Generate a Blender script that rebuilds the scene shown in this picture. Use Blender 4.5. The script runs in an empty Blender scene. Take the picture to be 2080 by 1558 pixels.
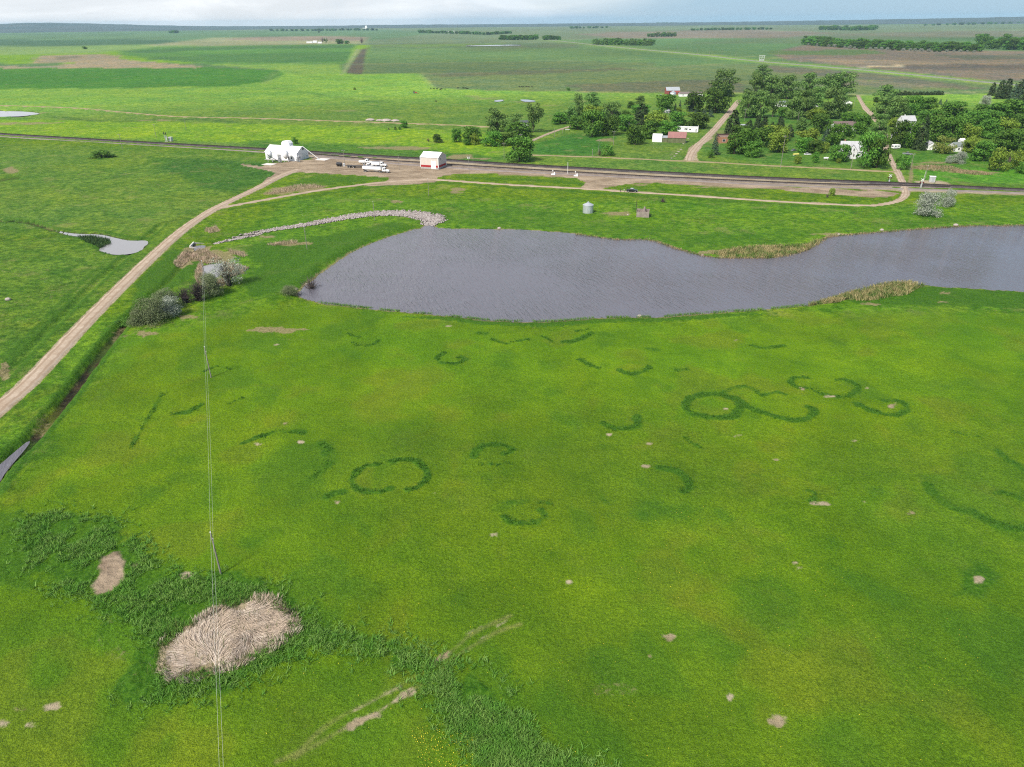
import bpy, bmesh, math, random
import numpy as np
from mathutils import Vector, Matrix, Euler
random.seed(7)
rng = np.random.default_rng(7)
scene = bpy.context.scene
COL = scene.collection
PI = math.pi
# ------------------------------------------------------------------ camera
H = 85.0                      # height of the drone above the grass
PITCH = math.atan((779.0 - 41.5) / 1444.0)
ROLL = math.radians(-0.50)
CAM_R = Euler((PI / 2 - PITCH, 0, 0)).to_matrix() @ Matrix.Rotation(ROLL, 3, 'Z')
cam_d = bpy.data.cameras.new("camera")
cam_d.sensor_width = 36.0
cam_d.lens = 1444.0 / 2080.0 * 36.0
cam_d.clip_start = 1.0
cam_d.clip_end = 80000.0
cam = bpy.data.objects.new("camera", cam_d)
cam.matrix_world = Matrix.Translation((0, 0, H)) @ CAM_R.to_4x4()
COL.objects.link(cam)
scene.camera = cam

def W(x, y, z=0.0):
    """survey: picture position -> point of the plain at height z"""
    d = CAM_R @ Vector(((x - 1040.0) / 1444.0, (779.0 - y) / 1444.0, -1.0))
    if d.z > -0.0028: d.z = -0.0028
    t = (z - H) / d.z
    return Vector((d.x * t, d.y * t, z))
def depth(p):
    return -(CAM_R.transposed() @ (Vector(p) - Vector((0, 0, H)))).z
def mpp(p):                   # metres per survey pixel at p
    return depth(p) / 1444.0
def WP(pts):
    return np.array([W(*p)[:2] for p in pts])

# ------------------------------------------------------------------ helpers
def lin(c):
    return tuple(((v / 255.0) / 12.92 if v <= 10 else (((v / 255.0) + 0.055) / 1.055) ** 2.4) for v in c)
K = 1.9                       # sun and sky on a level surface, so that colour notes become albedo
def alb(r, g, b, k=None):
    return np.array(lin((r, g, b))) / (k or K)

def hash2(ix, iy, s):
    n = (ix.astype(np.int64) * 374761393 + iy.astype(np.int64) * 668265263 + s * 982451653) & 0xffffffff
    n = ((n ^ (n >> 13)) * 1274126177) & 0xffffffff
    n = n ^ (n >> 16)
    return (n & 0xffff) / 65535.0
def vnoise(x, y, s=0):
    ix = np.floor(x); iy = np.floor(y); fx = x - ix; fy = y - iy
    fx = fx * fx * (3 - 2 * fx); fy = fy * fy * (3 - 2 * fy)
    a = hash2(ix, iy, s); b = hash2(ix + 1, iy, s); c = hash2(ix, iy + 1, s); d = hash2(ix + 1, iy + 1, s)
    return (a * (1 - fx) + b * fx) * (1 - fy) + (c * (1 - fx) + d * fx) * fy
def fbm(x, y, sc, oct=4, s=0):
    t = np.zeros_like(x); a = 0.5; n = 0; f = 1.0 / sc
    for o in range(oct):
        t += a * vnoise(x * f + 17.3 * o, y * f - 9.1 * o, s + o); n += a; a *= 0.5; f *= 2.03
    return t / n
def sstep(a, b, x):
    t = np.clip((x - a) / (b - a), 0, 1)
    return t * t * (3 - 2 * t)

def tag(o, label=None, cat=None, group=None, kind=None):
    if label: o['label'] = label
    if cat: o['category'] = cat
    if group: o['group'] = group
    if kind: o['kind'] = kind
    return o
def link(o, parent=None):
    COL.objects.link(o)
    if parent: o.parent = parent
    return o
def mesh_obj(name, verts, faces, mat, parent=None, smooth=False):
    me = bpy.data.meshes.new(name)
    me.from_pydata([tuple(v) for v in verts], [], faces)
    me.materials.append(mat)
    if smooth: me.polygons.foreach_set('use_smooth', [True] * len(me.polygons))
    me.update()
    return link(bpy.data.objects.new(name, me), parent)
def empty(name, loc, rz=0.0):
    o = bpy.data.objects.new(name, None)
    o.empty_display_size = 0.5
    o.location = loc; o.rotation_euler = (0, 0, rz)
    return link(o)

# ------------------------------------------------------------------ materials
MATS = {}
def new_mat(name):
    m = bpy.data.materials.new(name); m.use_nodes = True
    nt = m.node_tree; nt.nodes.clear()
    out = nt.nodes.new('ShaderNodeOutputMaterial')
    b = nt.nodes.new('ShaderNodeBsdfPrincipled')
    nt.links.new(b.outputs[0], out.inputs[0])
    return m, nt, b
def N(nt, typ, **kw):
    n = nt.nodes.new('ShaderNode' + typ)
    for k, v in kw.items(): setattr(n, k, v)
    return n
def math_n(nt, op, a, b=None, clamp=False):
    n = N(nt, 'Math', operation=op); n.use_clamp = clamp
    for i, v in enumerate((a, b)):
        if v is None: continue
        if isinstance(v, (int, float)): n.inputs[i].default_value = v
        else: nt.links.new(v, n.inputs[i])
    return n.outputs[0]
def noise_n(nt, vec, scale, detail=3, rough=0.55, dist=0.0):
    n = N(nt, 'TexNoise'); n.inputs['Scale'].default_value = scale
    n.inputs['Detail'].default_value = detail; n.inputs['Roughness'].default_value = rough
    n.inputs['Distortion'].default_value = dist
    if vec is not None: nt.links.new(vec, n.inputs['Vector'])
    return n.outputs[0]
def ramp_n(nt, fac, a, b, va=0.0, vb=1.0):
    n = N(nt, 'MapRange'); n.interpolation_type = 'SMOOTHSTEP'
    n.inputs[1].default_value = a; n.inputs[2].default_value = b
    n.inputs[3].default_value = va; n.inputs[4].default_value = vb
    nt.links.new(fac, n.inputs[0]); return n.outputs[0]
def mixc(nt, fac, a, b, mode='MIX'):
    n = N(nt, 'Mix', data_type='RGBA', blend_type=mode); n.clamp_factor = True
    for i, v in ((0, fac), (6, a), (7, b)):
        if isinstance(v, (int, float)): n.inputs[i].default_value = v
        elif isinstance(v, (tuple, list, np.ndarray)): n.inputs[i].default_value = (*[float(q) for q in v[:3]], 1)
        else: nt.links.new(v, n.inputs[i])
    return n.outputs[2]
def coords(nt, kind='Object'):
    return N(nt, 'TexCoord').outputs[kind]
def posn(nt):
    return N(nt, 'NewGeometry').outputs['Position']
def stretch(nt, vec, s, rz=0.0):
    m = N(nt, 'Mapping'); m.inputs['Scale'].default_value = s; m.inputs['Rotation'].default_value = (0, 0, rz)
    nt.links.new(vec, m.inputs['Vector']); return m.outputs[0]
def bump(nt, b, h, dist, strength=1.0):
    n = N(nt, 'Bump'); n.inputs['Distance'].default_value = dist; n.inputs['Strength'].default_value = strength
    nt.links.new(h, n.inputs['Height']); nt.links.new(n.outputs[0], b.inputs['Normal'])
def simple(name, c, rough=0.6, var=0.18, scale=1.5, metal=0.0, spec=0.3, rand=0.0):
    """a worn painted / weathered surface: blotches and fine grain over one colour"""
    if name in MATS: return MATS[name]
    m, nt, b = new_mat(name)
    v = coords(nt)
    n1 = noise_n(nt, v, scale, 4, 0.6); n2 = noise_n(nt, v, scale * 9, 2)
    f = math_n(nt, 'ADD', math_n(nt, 'MULTIPLY', n1, 0.7), math_n(nt, 'MULTIPLY', n2, 0.3))
    c = np.array(c)
    col = mixc(nt, ramp_n(nt, f, 0.3, 0.7), c * (1 - var), np.minimum(c * (1 + var), 0.95))
    if rand:
        oi = N(nt, 'ObjectInfo')
        col = mixc(nt, math_n(nt, 'MULTIPLY', oi.outputs['Random'], rand), col, c * 0.55)
    nt.links.new(col, b.inputs['Base Color'])
    b.inputs['Roughness'].default_value = rough; b.inputs['Metallic'].default_value = metal
    b.inputs['Specular IOR Level'].default_value = spec
    MATS[name] = m
    return m

# ------------------------------------------------------------------ sky, sun, air
SUN_EL, SUN_AZ = math.radians(47), math.radians(-143)      # azimuth clockwise from +Y: the sun stands on the left, a little behind
sun_dir = Vector((math.sin(SUN_AZ) * math.cos(SUN_EL), math.cos(SUN_AZ) * math.cos(SUN_EL), math.sin(SUN_EL)))
sd = bpy.data.lights.new("sun", 'SUN'); sd.energy = 3.9; sd.angle = math.radians(8.0); sd.color = (1.0, 0.95, 0.87)
so = bpy.data.objects.new("sun", sd); so.rotation_euler = sun_dir.to_track_quat('Z', 'Y').to_euler(); so.location = (-60, -30, 120)
COL.objects.link(so)
world = bpy.data.worlds.new("World"); scene.world = world; world.use_nodes = True
wt = world.node_tree; wt.nodes.clear()
wo = N(wt, 'OutputWorld'); bg = N(wt, 'Background'); bg.inputs[1].default_value = 0.10
wt.links.new(bg.outputs[0], wo.inputs[0])
sky = N(wt, 'TexSky'); sky.sky_type = 'NISHITA'; sky.sun_disc = False
sky.sun_elevation = SUN_EL; sky.sun_rotation = SUN_AZ; sky.altitude = 600; sky.air_density = 1.0; sky.dust_density = 0.6; sky.ozone_density = 1.0
wd = coords(wt, 'Generated')
sep = N(wt, 'SeparateXYZ'); wt.links.new(wd, sep.inputs[0])
flat = stretch(wt, wd, (1.0, 1.0, 4.5))
cn = noise_n(wt, flat, 2.2, 7, 0.58, 0.6)
cover = math_n(wt, 'ADD', cn, math_n(wt, 'MULTIPLY', sep.outputs[0], -0.62))
high = ramp_n(wt, sep.outputs[2], 0.02, 0.35, 0.0, 0.22)
cover = math_n(wt, 'ADD', cover, high)
cf = ramp_n(wt, cover, 0.34, 0.66)
cn2 = noise_n(wt, flat, 5.0, 5, 0.6, 0.4)
ccol = mixc(wt, ramp_n(wt, cn2, 0.35, 0.7), (5.6, 5.9, 6.3), (7.4, 7.6, 7.9))
ccol = mixc(wt, ramp_n(wt, sep.outputs[2], 0.05, 0.40), ccol, (4.6, 4.65, 5.1))
ccol = mixc(wt, math_n(wt, 'MULTIPLY', ramp_n(wt, math_n(wt, 'ADD', sep.outputs[0], math_n(wt, 'MULTIPLY', math_n(wt, 'SUBTRACT', cn, 0.5), 0.7)), -0.22, 0.22), ramp_n(wt, sep.outputs[2], 0.05, 0.30, 1.0, 0.0)), ccol, (2.0, 3.5, 5.0))
lowc = ramp_n(wt, sep.outputs[2], 0.03, 0.16, 0.9, 0.0)
cf = math_n(wt, 'ADD', cf, lowc, True)
wt.links.new(mixc(wt, math_n(wt, 'MULTIPLY', cf, 0.92), sky.outputs[0], ccol), bg.inputs[0])
scene.view_settings.view_transform = 'Standard'; scene.view_settings.look = 'None'
scene.view_settings.exposure = 0.55; scene.view_settings.gamma = 1.0
scene.cycles.use_denoising = False; scene.cycles.filter_width = 1.15; scene.cycles.sample_clamp_indirect = 4.0
scene.cycles.max_bounces = 5; scene.cycles.diffuse_bounces = 2; scene.cycles.glossy_bounces = 2
scene.cycles.transparent_max_bounces = 6; scene.cycles.volume_bounces = 0; scene.cycles.caustics_reflective = False
# ------------------------------------------------------------------ plain: one sheet, finer near the camera
rows_y = np.linspace(1760, 60, 640)
r_rows = H / np.tan(PITCH + np.arctan((rows_y - 779.0) / 1444.0))
r_rows = np.concatenate([[2.0, 18.0, 34.0], r_rows[r_rows > 45], np.geomspace(r_rows[-1] * 1.06, 20000.0, 26)])
NC = 1000
u = np.linspace(-1, 1, NC)
ext = np.array([1.06, 1.15, 1.3, 1.5, 1.75])
u = np.concatenate([-ext[::-1], u, ext])
half = np.radians(np.interp(np.log(r_rows), np.log([45, 120, 300, 1000, 20000]), [52, 47, 40, 37, 36.5]))
AZ = half[:, None] * u[None, :]
GX = (r_rows[:, None] * np.sin(AZ)).ravel(); GY = (r_rows[:, None] * np.cos(AZ)).ravel()
GR = np.repeat(r_rows, len(u))
CELL = np.maximum(0.12, np.repeat(np.gradient(r_rows), len(u)))      # local spacing
LAT = GR * 0.0016

def seg_dist(px, py, P, closed):
    d = np.full(px.shape, 1e12); n = len(P)
    for i in range(n if closed else n - 1):
        a = P[i]; b = P[(i + 1) % n]; e = b - a; L = e @ e
        if L == 0: continue
        t = np.clip(((px - a[0]) * e[0] + (py - a[1]) * e[1]) / L, 0, 1)
        dd = (px - a[0] - t * e[0]) ** 2 + (py - a[1] - t * e[1]) ** 2
        np.minimum(d, dd, out=d)
    return np.sqrt(d)
def inside(px, py, P):
    c = np.zeros(px.shape, bool); n = len(P); j = n - 1
    for i in range(n):
        yi, yj = P[i][1], P[j][1]
        if yi != yj:
            c ^= ((yi > py) != (yj > py)) & (px < (P[j][0] - P[i][0]) * (py - yi) / (yj - yi) + P[i][0])
        j = i
    return c
def box_sel(P, m):
    lo = P.min(0) - m; hi = P.max(0) + m
    return np.nonzero((GX > lo[0]) & (GX < hi[0]) & (GY > lo[1]) & (GY < hi[1]))[0]
def poly_sd(P, margin):
    """signed distance, negative inside; returns vertex indices and distances"""
    s = box_sel(P, margin); x = GX[s]; y = GY[s]
    d = seg_dist(x, y, P, True); d[inside(x, y, P)] *= -1
    return s, d
def line_d(P, margin):
    s = box_sel(P, margin)
    return s, seg_dist(GX[s], GY[s], P, False)
def catmull(P, n=6, closed=False):
    P = np.asarray(P, float); out = []; m = len(P)
    for i in range(m if closed else m - 1):
        g = (lambda k: P[k % m]) if closed else (lambda k: P[min(max(k, 0), m - 1)])
        p0, p1, p2, p3 = g(i - 1), g(i), g(i + 1), g(i + 2)
        for k in range(n):
            t = k / n
            out.append(0.5 * ((2 * p1) + (p2 - p0) * t + (2 * p0 - 5 * p1 + 4 * p2 - p3) * t * t + (3 * p1 - p0 - 3 * p2 + p3) * t ** 3))
    if not closed: out.append(P[-1])
    return np.array(out)

BASE = np.zeros((len(GX), 3)); BASE[:] = alb(119, 159, 26)
MASK = np.zeros((len(GX), 4)); MASK[:, 3] = 1.0                # bare earth, tall dark grass, straw, (lushness of texture)
GZ = (fbm(GX, GY, 60, 3, 5) - 0.5) * 0.7 * sstep(40, 160, GR)
HOLD = np.ones(len(GX))
NZ = fbm(GX, GY, 9.0, 4, 11) - 0.5                              # ragged edges
NZ2 = fbm(GX, GY, 2.2, 3, 23) - 0.5

def paint(px, c, w=1.0, rag=0.0, amount=1.0, P=None, mott=0.0, sc=60.0):
    P = WP(px) if P is None else P
    s, d = poly_sd(P, 60)
    d = d + NZ[s] * rag
    ww = np.maximum(min(w, 5.0) if P[:, 1].min() > 900 else w, np.maximum(LAT[s] * 1.3, CELL[s] * 0.12))
    a = (1 - sstep(-ww, ww, d)) * amount
    c = np.asarray(c)
    if mott:
        a = a * np.clip(1 - mott + 2 * mott * sstep(0.3, 0.7, fbm(GX[s], GY[s], sc, 4, 41)), 0, 1)
    BASE[s] = BASE[s] * (1 - a[:, None]) + c * a[:, None]
def paint_line(px, c, wid, w=0.6, rag=0.0, amount=1.0):
    P = catmull(WP(px), 5)
    s, d = line_d(P, wid + 10); d = d + NZ2[s] * rag
    ww = np.maximum(w, np.maximum(LAT[s], CELL[s] * 0.45))
    a = (1 - sstep(wid - ww, wid + ww, d)) * amount * np.minimum(1, 0.35 + wid / ww)
    BASE[s] = BASE[s] * (1 - a[:, None]) + np.asarray(c) * a[:, None]
def mask_poly(px, ch, w=1.5, rag=2.0, amount=1.0, P=None):
    P = WP(px) if P is None else P
    s, d = poly_sd(P, 20); d = d + NZ[s] * rag + NZ2[s] * rag * 0.6
    ww = np.maximum(w, LAT[s] * 1.2)
    MASK[s, ch] = np.maximum(MASK[s, ch], (1 - sstep(-ww, ww, d)) * amount)
def mask_line(px, ch, wid, w=0.8, rag=0.8, amount=1.0, smooth=True):
    P = WP(px)
    if smooth: P = catmull(P, 5)
    s, d = line_d(P, wid + 10); d = d + NZ2[s] * rag
    ww = np.maximum(w, np.maximum(LAT[s] * 0.8, CELL[s] * 0.45))
    a = (1 - sstep(wid - ww, wid + ww, d)) * amount * np.minimum(1, 0.35 + wid / ww)
    MASK[s, ch] = np.maximum(MASK[s, ch], a)
def mask_spot(x, y, rx, ry, ch, amount=1.0):
    n = 14; pts = []
    for k in range(n):
        a = 2 * PI * k / n; j = random.uniform(0.65, 1.2)
        pts.append((x + rx * j * math.cos(a), y + ry * j * math.sin(a)))
    P = WP(pts); s, d = poly_sd(P, 6)
    ww = np.maximum(2.2 if ch == 1 else 0.7, CELL[s] * 0.4)
    d = d + NZ2[s] * (3.0 if ch == 1 else 1.8)
    MASK[s, ch] = np.maximum(MASK[s, ch], (1 - sstep(-ww, ww, d)) * amount)

XL, XR = -260, 2340
# broad bands of pasture, nearest to farthest
paint([(XL, 640), (240, 650), (600, 400), (XR, 420), (XR, 640), (1400, 640), (600, 600), (300, 700), (XL, 1100)], alb(112, 164, 38), 8, 14, 0.85)
paint([(XL, 280), (560, 310), (620, 330), (420, 430), (240, 600), (0, 790), (XL, 1010)], alb(114, 156, 46), 4, 6, 1)
paint([(XL, 285), (500, 318), (560, 345), (430, 420), (330, 470), (XL, 455)], alb(122, 162, 58), 4, 10, 0.85, mott=0.35, sc=30)
paint([(300, 318), (540, 330), (590, 350), (480, 395), (420, 380), (330, 345)], alb(76, 132, 44), 5, 10, 0.9)
paint([(XL, 140), (860, 140), (1180, 186), (XR, 196), (XR, 390), (1000, 335), (520, 303), (XL, 262)], alb(124, 164, 62), 6, 0)
paint([(XL, 240), (250, 246), (700, 256), (980, 268), (1050, 300), (1000, 322), (520, 292), (XL, 262)], alb(150, 194, 44), 5, 8)
paint([(500, 285), (800, 295), (1000, 318), (1000, 332), (520, 300)], alb(84, 140, 48), 5, 12, 0.8)
# village lawns and lots
paint([(1075, 290), (1165, 266), (1330, 272), (1420, 276), (1390, 322), (1072, 312)], alb(122, 160, 62), 3, 2)
paint([(1082, 292), (1160, 272), (1255, 278), (1205, 318), (1076, 312)], alb(84, 146, 50), 2, 3)
paint([(1400, 300), (1520, 330), (1800, 345), (1780, 240), (1520, 225)], alb(106, 156, 60), 4, 5)
paint([(1815, 320), (XR, 340), (XR, 382), (1870, 366)], alb(112, 178, 50), 3, 5)
paint([(1820, 300), (2030, 312), (XR, 335), (1830, 345)], alb(98, 154, 52), 3, 5)
paint([(1755, 198), (1800, 196), (2010, 188), (2000, 212), (1890, 222), (1770, 226)], alb(132, 172, 62), 4, 0)
paint([(1430, 215), (1500, 205), (1470, 262), (1420, 268)], alb(128, 164, 70), 4, 2)
for q in range(7):
    xq = 1240 + q * 0
# crop land beyond
gA = alb(70, 124, 58); gB = alb(92, 124, 74); gC = alb(104, 116, 84); gD = alb(126, 118, 102); gE = alb(150, 144, 118)
paint([(XL, 130), (420, 128), (700, 128), (1100, 80), (XR, 60), (XR, 190), (1760, 192), (1500, 189), (1180, 186), (860, 150), (560, 143), (XL, 180)], gB, 6)
paint([(XL, 139), (400, 136), (565, 143), (578, 150), (548, 164), (480, 174), (300, 178), (XL, 184)], alb(70, 126, 40), 5, 6)
paint([(XL, 60), (2300, 48), (2300, 75), (XL, 100)], alb(112, 130, 96), 30)
paint([(XL, 64), (500, 62), (780, 60), (900, 66), (740, 84), (420, 82), (XL, 84)], alb(92, 128, 84), 20, 0, 0.8)
paint([(XL, 82), (280, 80), (420, 84), (250, 96), (XL, 94)], alb(74, 108, 76), 20)
paint([(XL, 99), (150, 92), (300, 90), (430, 93), (250, 103), (140, 110), (XL, 112)], alb(124, 152, 84), 15)
paint([(60, 130), (80, 112), (240, 111), (246, 120), (330, 128), (410, 134), (400, 139), (200, 138), (XL, 140), (XL, 137), (110, 134), (150, 128)], alb(156, 142, 116), 8, 30)
paint([(100, 118), (160, 113), (170, 116), (120, 121)], alb(90, 96, 80), 5, 10, 0.6)
paint([(300, 92), (430, 77), (560, 75), (745, 74), (738, 88), (520, 92), (330, 93)], alb(148, 150, 112), 12)
paint([(430, 79), (560, 75), (745, 74), (740, 82), (560, 84)], alb(150, 134, 116), 12)
paint([(240, 104), (320, 96), (520, 92), (722, 89), (706, 126), (690, 132), (420, 130), (330, 122), (246, 112)], alb(88, 134, 58), 8)
paint([(270, 120), (480, 108), (715, 106), (700, 124), (450, 128)], alb(70, 112, 56), 10, 30, 0.85)
paint([(240, 103), (500, 94), (720, 92), (718, 96), (520, 99), (280, 108)], alb(70, 110, 62), 8, 20, 0.8)
paint([(730, 100), (749, 97), (737, 150), (700, 150)], alb(92, 88, 74), 3, 6)
paint([(723, 100), (731, 100), (702, 148), (690, 152)], alb(136, 150, 104), 3, 4)
paint([(420, 131), (690, 130), (697, 150), (600, 150), (560, 142)], alb(124, 158, 66), 6, 10)
paint([(752, 94), (1160, 96), (1300, 105), (1300, 122), (740, 132), (742, 118)], alb(96, 126, 74), 8)
paint([(740, 130), (1140, 124), (1330, 127), (1330, 140), (860, 150), (738, 151)], alb(96, 116, 74), 6, 0, 0.9)
paint([(748, 88), (1000, 84), (1170, 90), (1180, 97), (752, 97)], alb(92, 108, 80), 10, 20, 0.6)
paint([(856, 150), (1480, 130), (1560, 132), (2000, 180), (1740, 192), (1500, 189), (1180, 187), (1010, 184), (888, 180)], alb(104, 124, 76), 4)
paint([(1150, 172), (1420, 162), (1500, 166), (1520, 188), (1190, 187)], alb(102, 98, 82), 5, 30, 0.65)
paint([(870, 150), (1250, 138), (1300, 141), (1100, 150), (900, 156)], alb(92, 90, 76), 5, 25, 0.6)
paint([(1560, 133), (1800, 150), (2000, 180), (1960, 182), (1720, 158), (1560, 145)], alb(104, 98, 88), 4, 14, 0.75)
paint([(1740, 162), (1960, 176), (1850, 180), (1700, 172)], alb(122, 116, 100), 4, 20, 0.7)
paint([(1100, 82), (1560, 73), (1630, 80), (1620, 96), (1560, 112), (1420, 100), (1300, 92)], alb(92, 128, 78), 10)
paint([(1160, 68), (1500, 60), (1700, 66), (1600, 76), (1250, 78)], alb(138, 124, 112), 15, 0, 0.85)
paint([(1560, 108), (1630, 92), (2000, 104), (XR, 108), (XR, 160), (2020, 164), (1800, 142), (1600, 122)], alb(126, 114, 100), 6)
paint([(1560, 104), (1760, 100), (1800, 108), (1690, 113), (1560, 112)], alb(92, 122, 66), 6, 30, 0.9)
paint([(1740, 136), (1800, 132), (XR, 128), (XR, 140), (1900, 143), (1790, 140)], alb(98, 90, 82), 6, 30, 0.8)
paint([(1640, 120), (1800, 122), (XR, 124), (XR, 131), (1830, 131), (1680, 128)], alb(150, 134, 112), 6, 30, 0.7)
paint([(1900, 112), (XR, 110), (XR, 122), (1960, 120)], alb(96, 104, 84), 6, 20, 0.8)
paint([(1700, 70), (1900, 64), (XR, 60), (XR, 72), (1900, 76)], alb(126, 126, 104), 15, 0, 0.8)
paint([(1640, 76), (1900, 74), (XR, 78), (XR, 86), (1800, 82)], alb(84, 118, 72), 12, 0, 0.7)
paint([(1820, 132), (1838, 130), (1836, 136), (1742, 138), (1746, 135)], alb(176, 164, 138), 3, 4)
for (x0, y0, x1, y1, c, wd) in ((740, 130, 1300, 120, (150, 156, 116), 3), (1290, 141, 1450, 131, (136, 134, 112), 3), (600, 128, 740, 131, (150, 160, 112), 3),
                          (856, 152, 884, 178, (150, 150, 112), 2), (560, 146, 540, 168, (140, 150, 100), 2), (860, 150, 1040, 146, (150, 146, 120), 2),
                          (1290, 141, 1250, 138, (92, 86, 78), 5), (1040, 143, 1250, 132, (84, 82, 72), 5), (1720, 193, 2015, 186, (170, 160, 124), 4), (1180, 187, 1500, 190, (170, 168, 110), 3)):
    paint_line([(x0, y0), ((x0 + x1) / 2, (y0 + y1) / 2 + 0.4), (x1, y1)], alb(*c), wd, 1.0)
# far white water lying in the fields
# highway verge
HWY = [(1060, 74), (1097, 79), (1205, 91), (1290, 99.5), (1415, 111), (1490, 119.5), (1560, 126.5), (1735, 141), (1810, 148), (1900, 157), (2025, 169.5), (2200, 186)]
paint_line(HWY, alb(134, 170, 66), 26, 8, 0, 0.9)
paint_line([(1200, 90.5), (1290, 99), (1415, 110.5), (1500, 114), (1570, 118)], alb(170, 170, 110), 9, 4, 0, 0.7)
# creek lines in the far pasture
for pts, wd in (([(585, 143), (620, 152), (650, 159), (700, 161), (735, 163)], 4), ([(560, 178), (640, 190), (700, 200), (760, 207), (800, 206)], 2.5),
                ([(640, 196), (655, 192), (668, 190)], 3), ([(740, 206), (780, 207)], 4), ([(1220, 212), (1300, 204), (1340, 201)], 2.0), ([(0, 120), (70, 122)], 10),
                ([(762, 168), (790, 170)], 4), ([(1060, 190), (1110, 196)], 3)):
    paint_line(pts, alb(70, 112, 52), wd, 2.0, 3.0, 0.85)
for x, y, rx, ry in ((985, 200, 40, 5), (960, 195, 30, 3), (1060, 207, 40, 3), (1120, 214, 30, 3), (700, 225, 50, 3), (1180, 205, 30, 4)):
    mask_spot(x, y, rx, ry, 2, 0.55)
for x, y, rx, ry in ((60, 250, 110, 3), (30, 253, 60, 2), (130, 219, 40, 1.6), (75, 229, 35, 3), (310, 245, 60, 1.6), (345, 243, 30, 1.2), (830, 300, 60, 5), (935, 317, 30, 6), (975, 322, 25, 3), (760, 300, 40, 3)):
    mask_spot(x, y, rx, ry, 2, 0.75)
paint_line([(100, 236), (210, 247), (300, 244), (400, 243), (470, 247)], alb(84, 122, 62), 4, 2, 4, 0.8)

# ------------------------------------------------------------------ yards, shoulders, straw, tall grass
YARD = [(484, 332), (530, 338), (560, 330), (640, 322), (690, 316), (760, 322), (850, 330), (940, 340), (1040, 347), (1130, 351), (1200, 353), (1300, 359), (1440, 369), (1560, 377), (1700, 385), (1790, 389), (1826, 393),
        (1815, 399), (1790, 402), (1740, 399), (1640, 391), (1540, 382), (1420, 376), (1330, 372), (1275, 374), (1240, 380), (1200, 387), (1176, 384), (1192, 372), (1170, 362), (1080, 356), (990, 352), (930, 353), (900, 357), (886, 362), (905, 366), (860, 372), (800, 376), (740, 377), (790, 366), (790, 361), (700, 355), (600, 350), (560, 364), (520, 384), (505, 396), (480, 401), (530, 371), (560, 352), (540, 346), (500, 338)]
mask_poly(YARD, 0, 0.7, 2.2)
sY, dY = poly_sd(WP(YARD), 20); MASK[sY[dY < 6], 3] = 0.0
mask_poly([(600, 312), (900, 326), (1290, 349), (1560, 363), (1812, 374), (1812, 386), (1560, 376), (1290, 362), (900, 340), (640, 320)], 0, 0.8, 1.0, 0.9)
mask_line([(600, 318), (760, 322), (900, 334), (1040, 345), (1200, 352), (1400, 366), (1600, 377), (1830, 386), (2080, 395), (2300, 406)], 0, 3.0, 0.8, 1.2, 0.95)
mask_line([(1872, 370), (1905, 369), (1918, 375)], 0, 4.0, 0.8, 1)
GRV = [(-320, 1090), (-140, 950), (0, 828), (48, 787), (111, 722), (178, 650), (279, 550), (361, 475), (425, 430), (470, 407), (520, 383), (570, 357), (606, 344)]
ROAD2 = [(425, 430), (455, 421), (520, 409), (645, 387), (720, 377), (770, 371), (830, 366), (882, 365), (945, 369), (1040, 375.5), (1180, 383), (1302, 391), (1430, 399), (1560, 408), (1680, 414.5), (1735, 417), (1778, 417), (1810, 412), (1830, 405), (1840, 394), (1837, 378), (1828, 358), (1820, 342), (1806, 317), (1800, 298), (1799, 278), (1790, 258), (1770, 232), (1757, 218), (1742, 193)]
MAIN = [(1501, 204), (1490, 217), (1480, 230), (1464, 248), (1450, 264), (1434, 280), (1415, 298), (1404, 314), (1400, 327)]
TRACKRD = [(1062, 314), (1120, 316), (1215, 319), (1340, 325), (1402, 327), (1470, 331), (1560, 336), (1710, 343), (1785, 347), (1824, 349)]
SIDE = [(1066, 292), (1072, 289), (1100, 277), (1125, 267), (1150, 259), (1160, 256)]
for pts in ([(1155, 263), (1230, 266), (1340, 271), (1435, 273)],): mask_line(pts, 0, 1.2, 0.8, 1.2, 0.55)
mask_poly([(1388, 327), (1400, 300), (1425, 282), (1440, 276), (1452, 278), (1430, 292), (1416, 310), (1418, 326)], 0, 0.8, 1.5)
mask_line([(1378, 300), (1360, 315), (1342, 322)], 0, 0.9, 0.6, 1.0, 0.7); mask_line([(1400, 283), (1382, 300), (1362, 316)], 0, 1.0, 0.6, 1.4, 0.75)
mask_poly([(1436, 262), (1500, 262), (1480, 285), (1458, 298), (1436, 290)], 2, 1.0, 2.0, 0.55)
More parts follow.
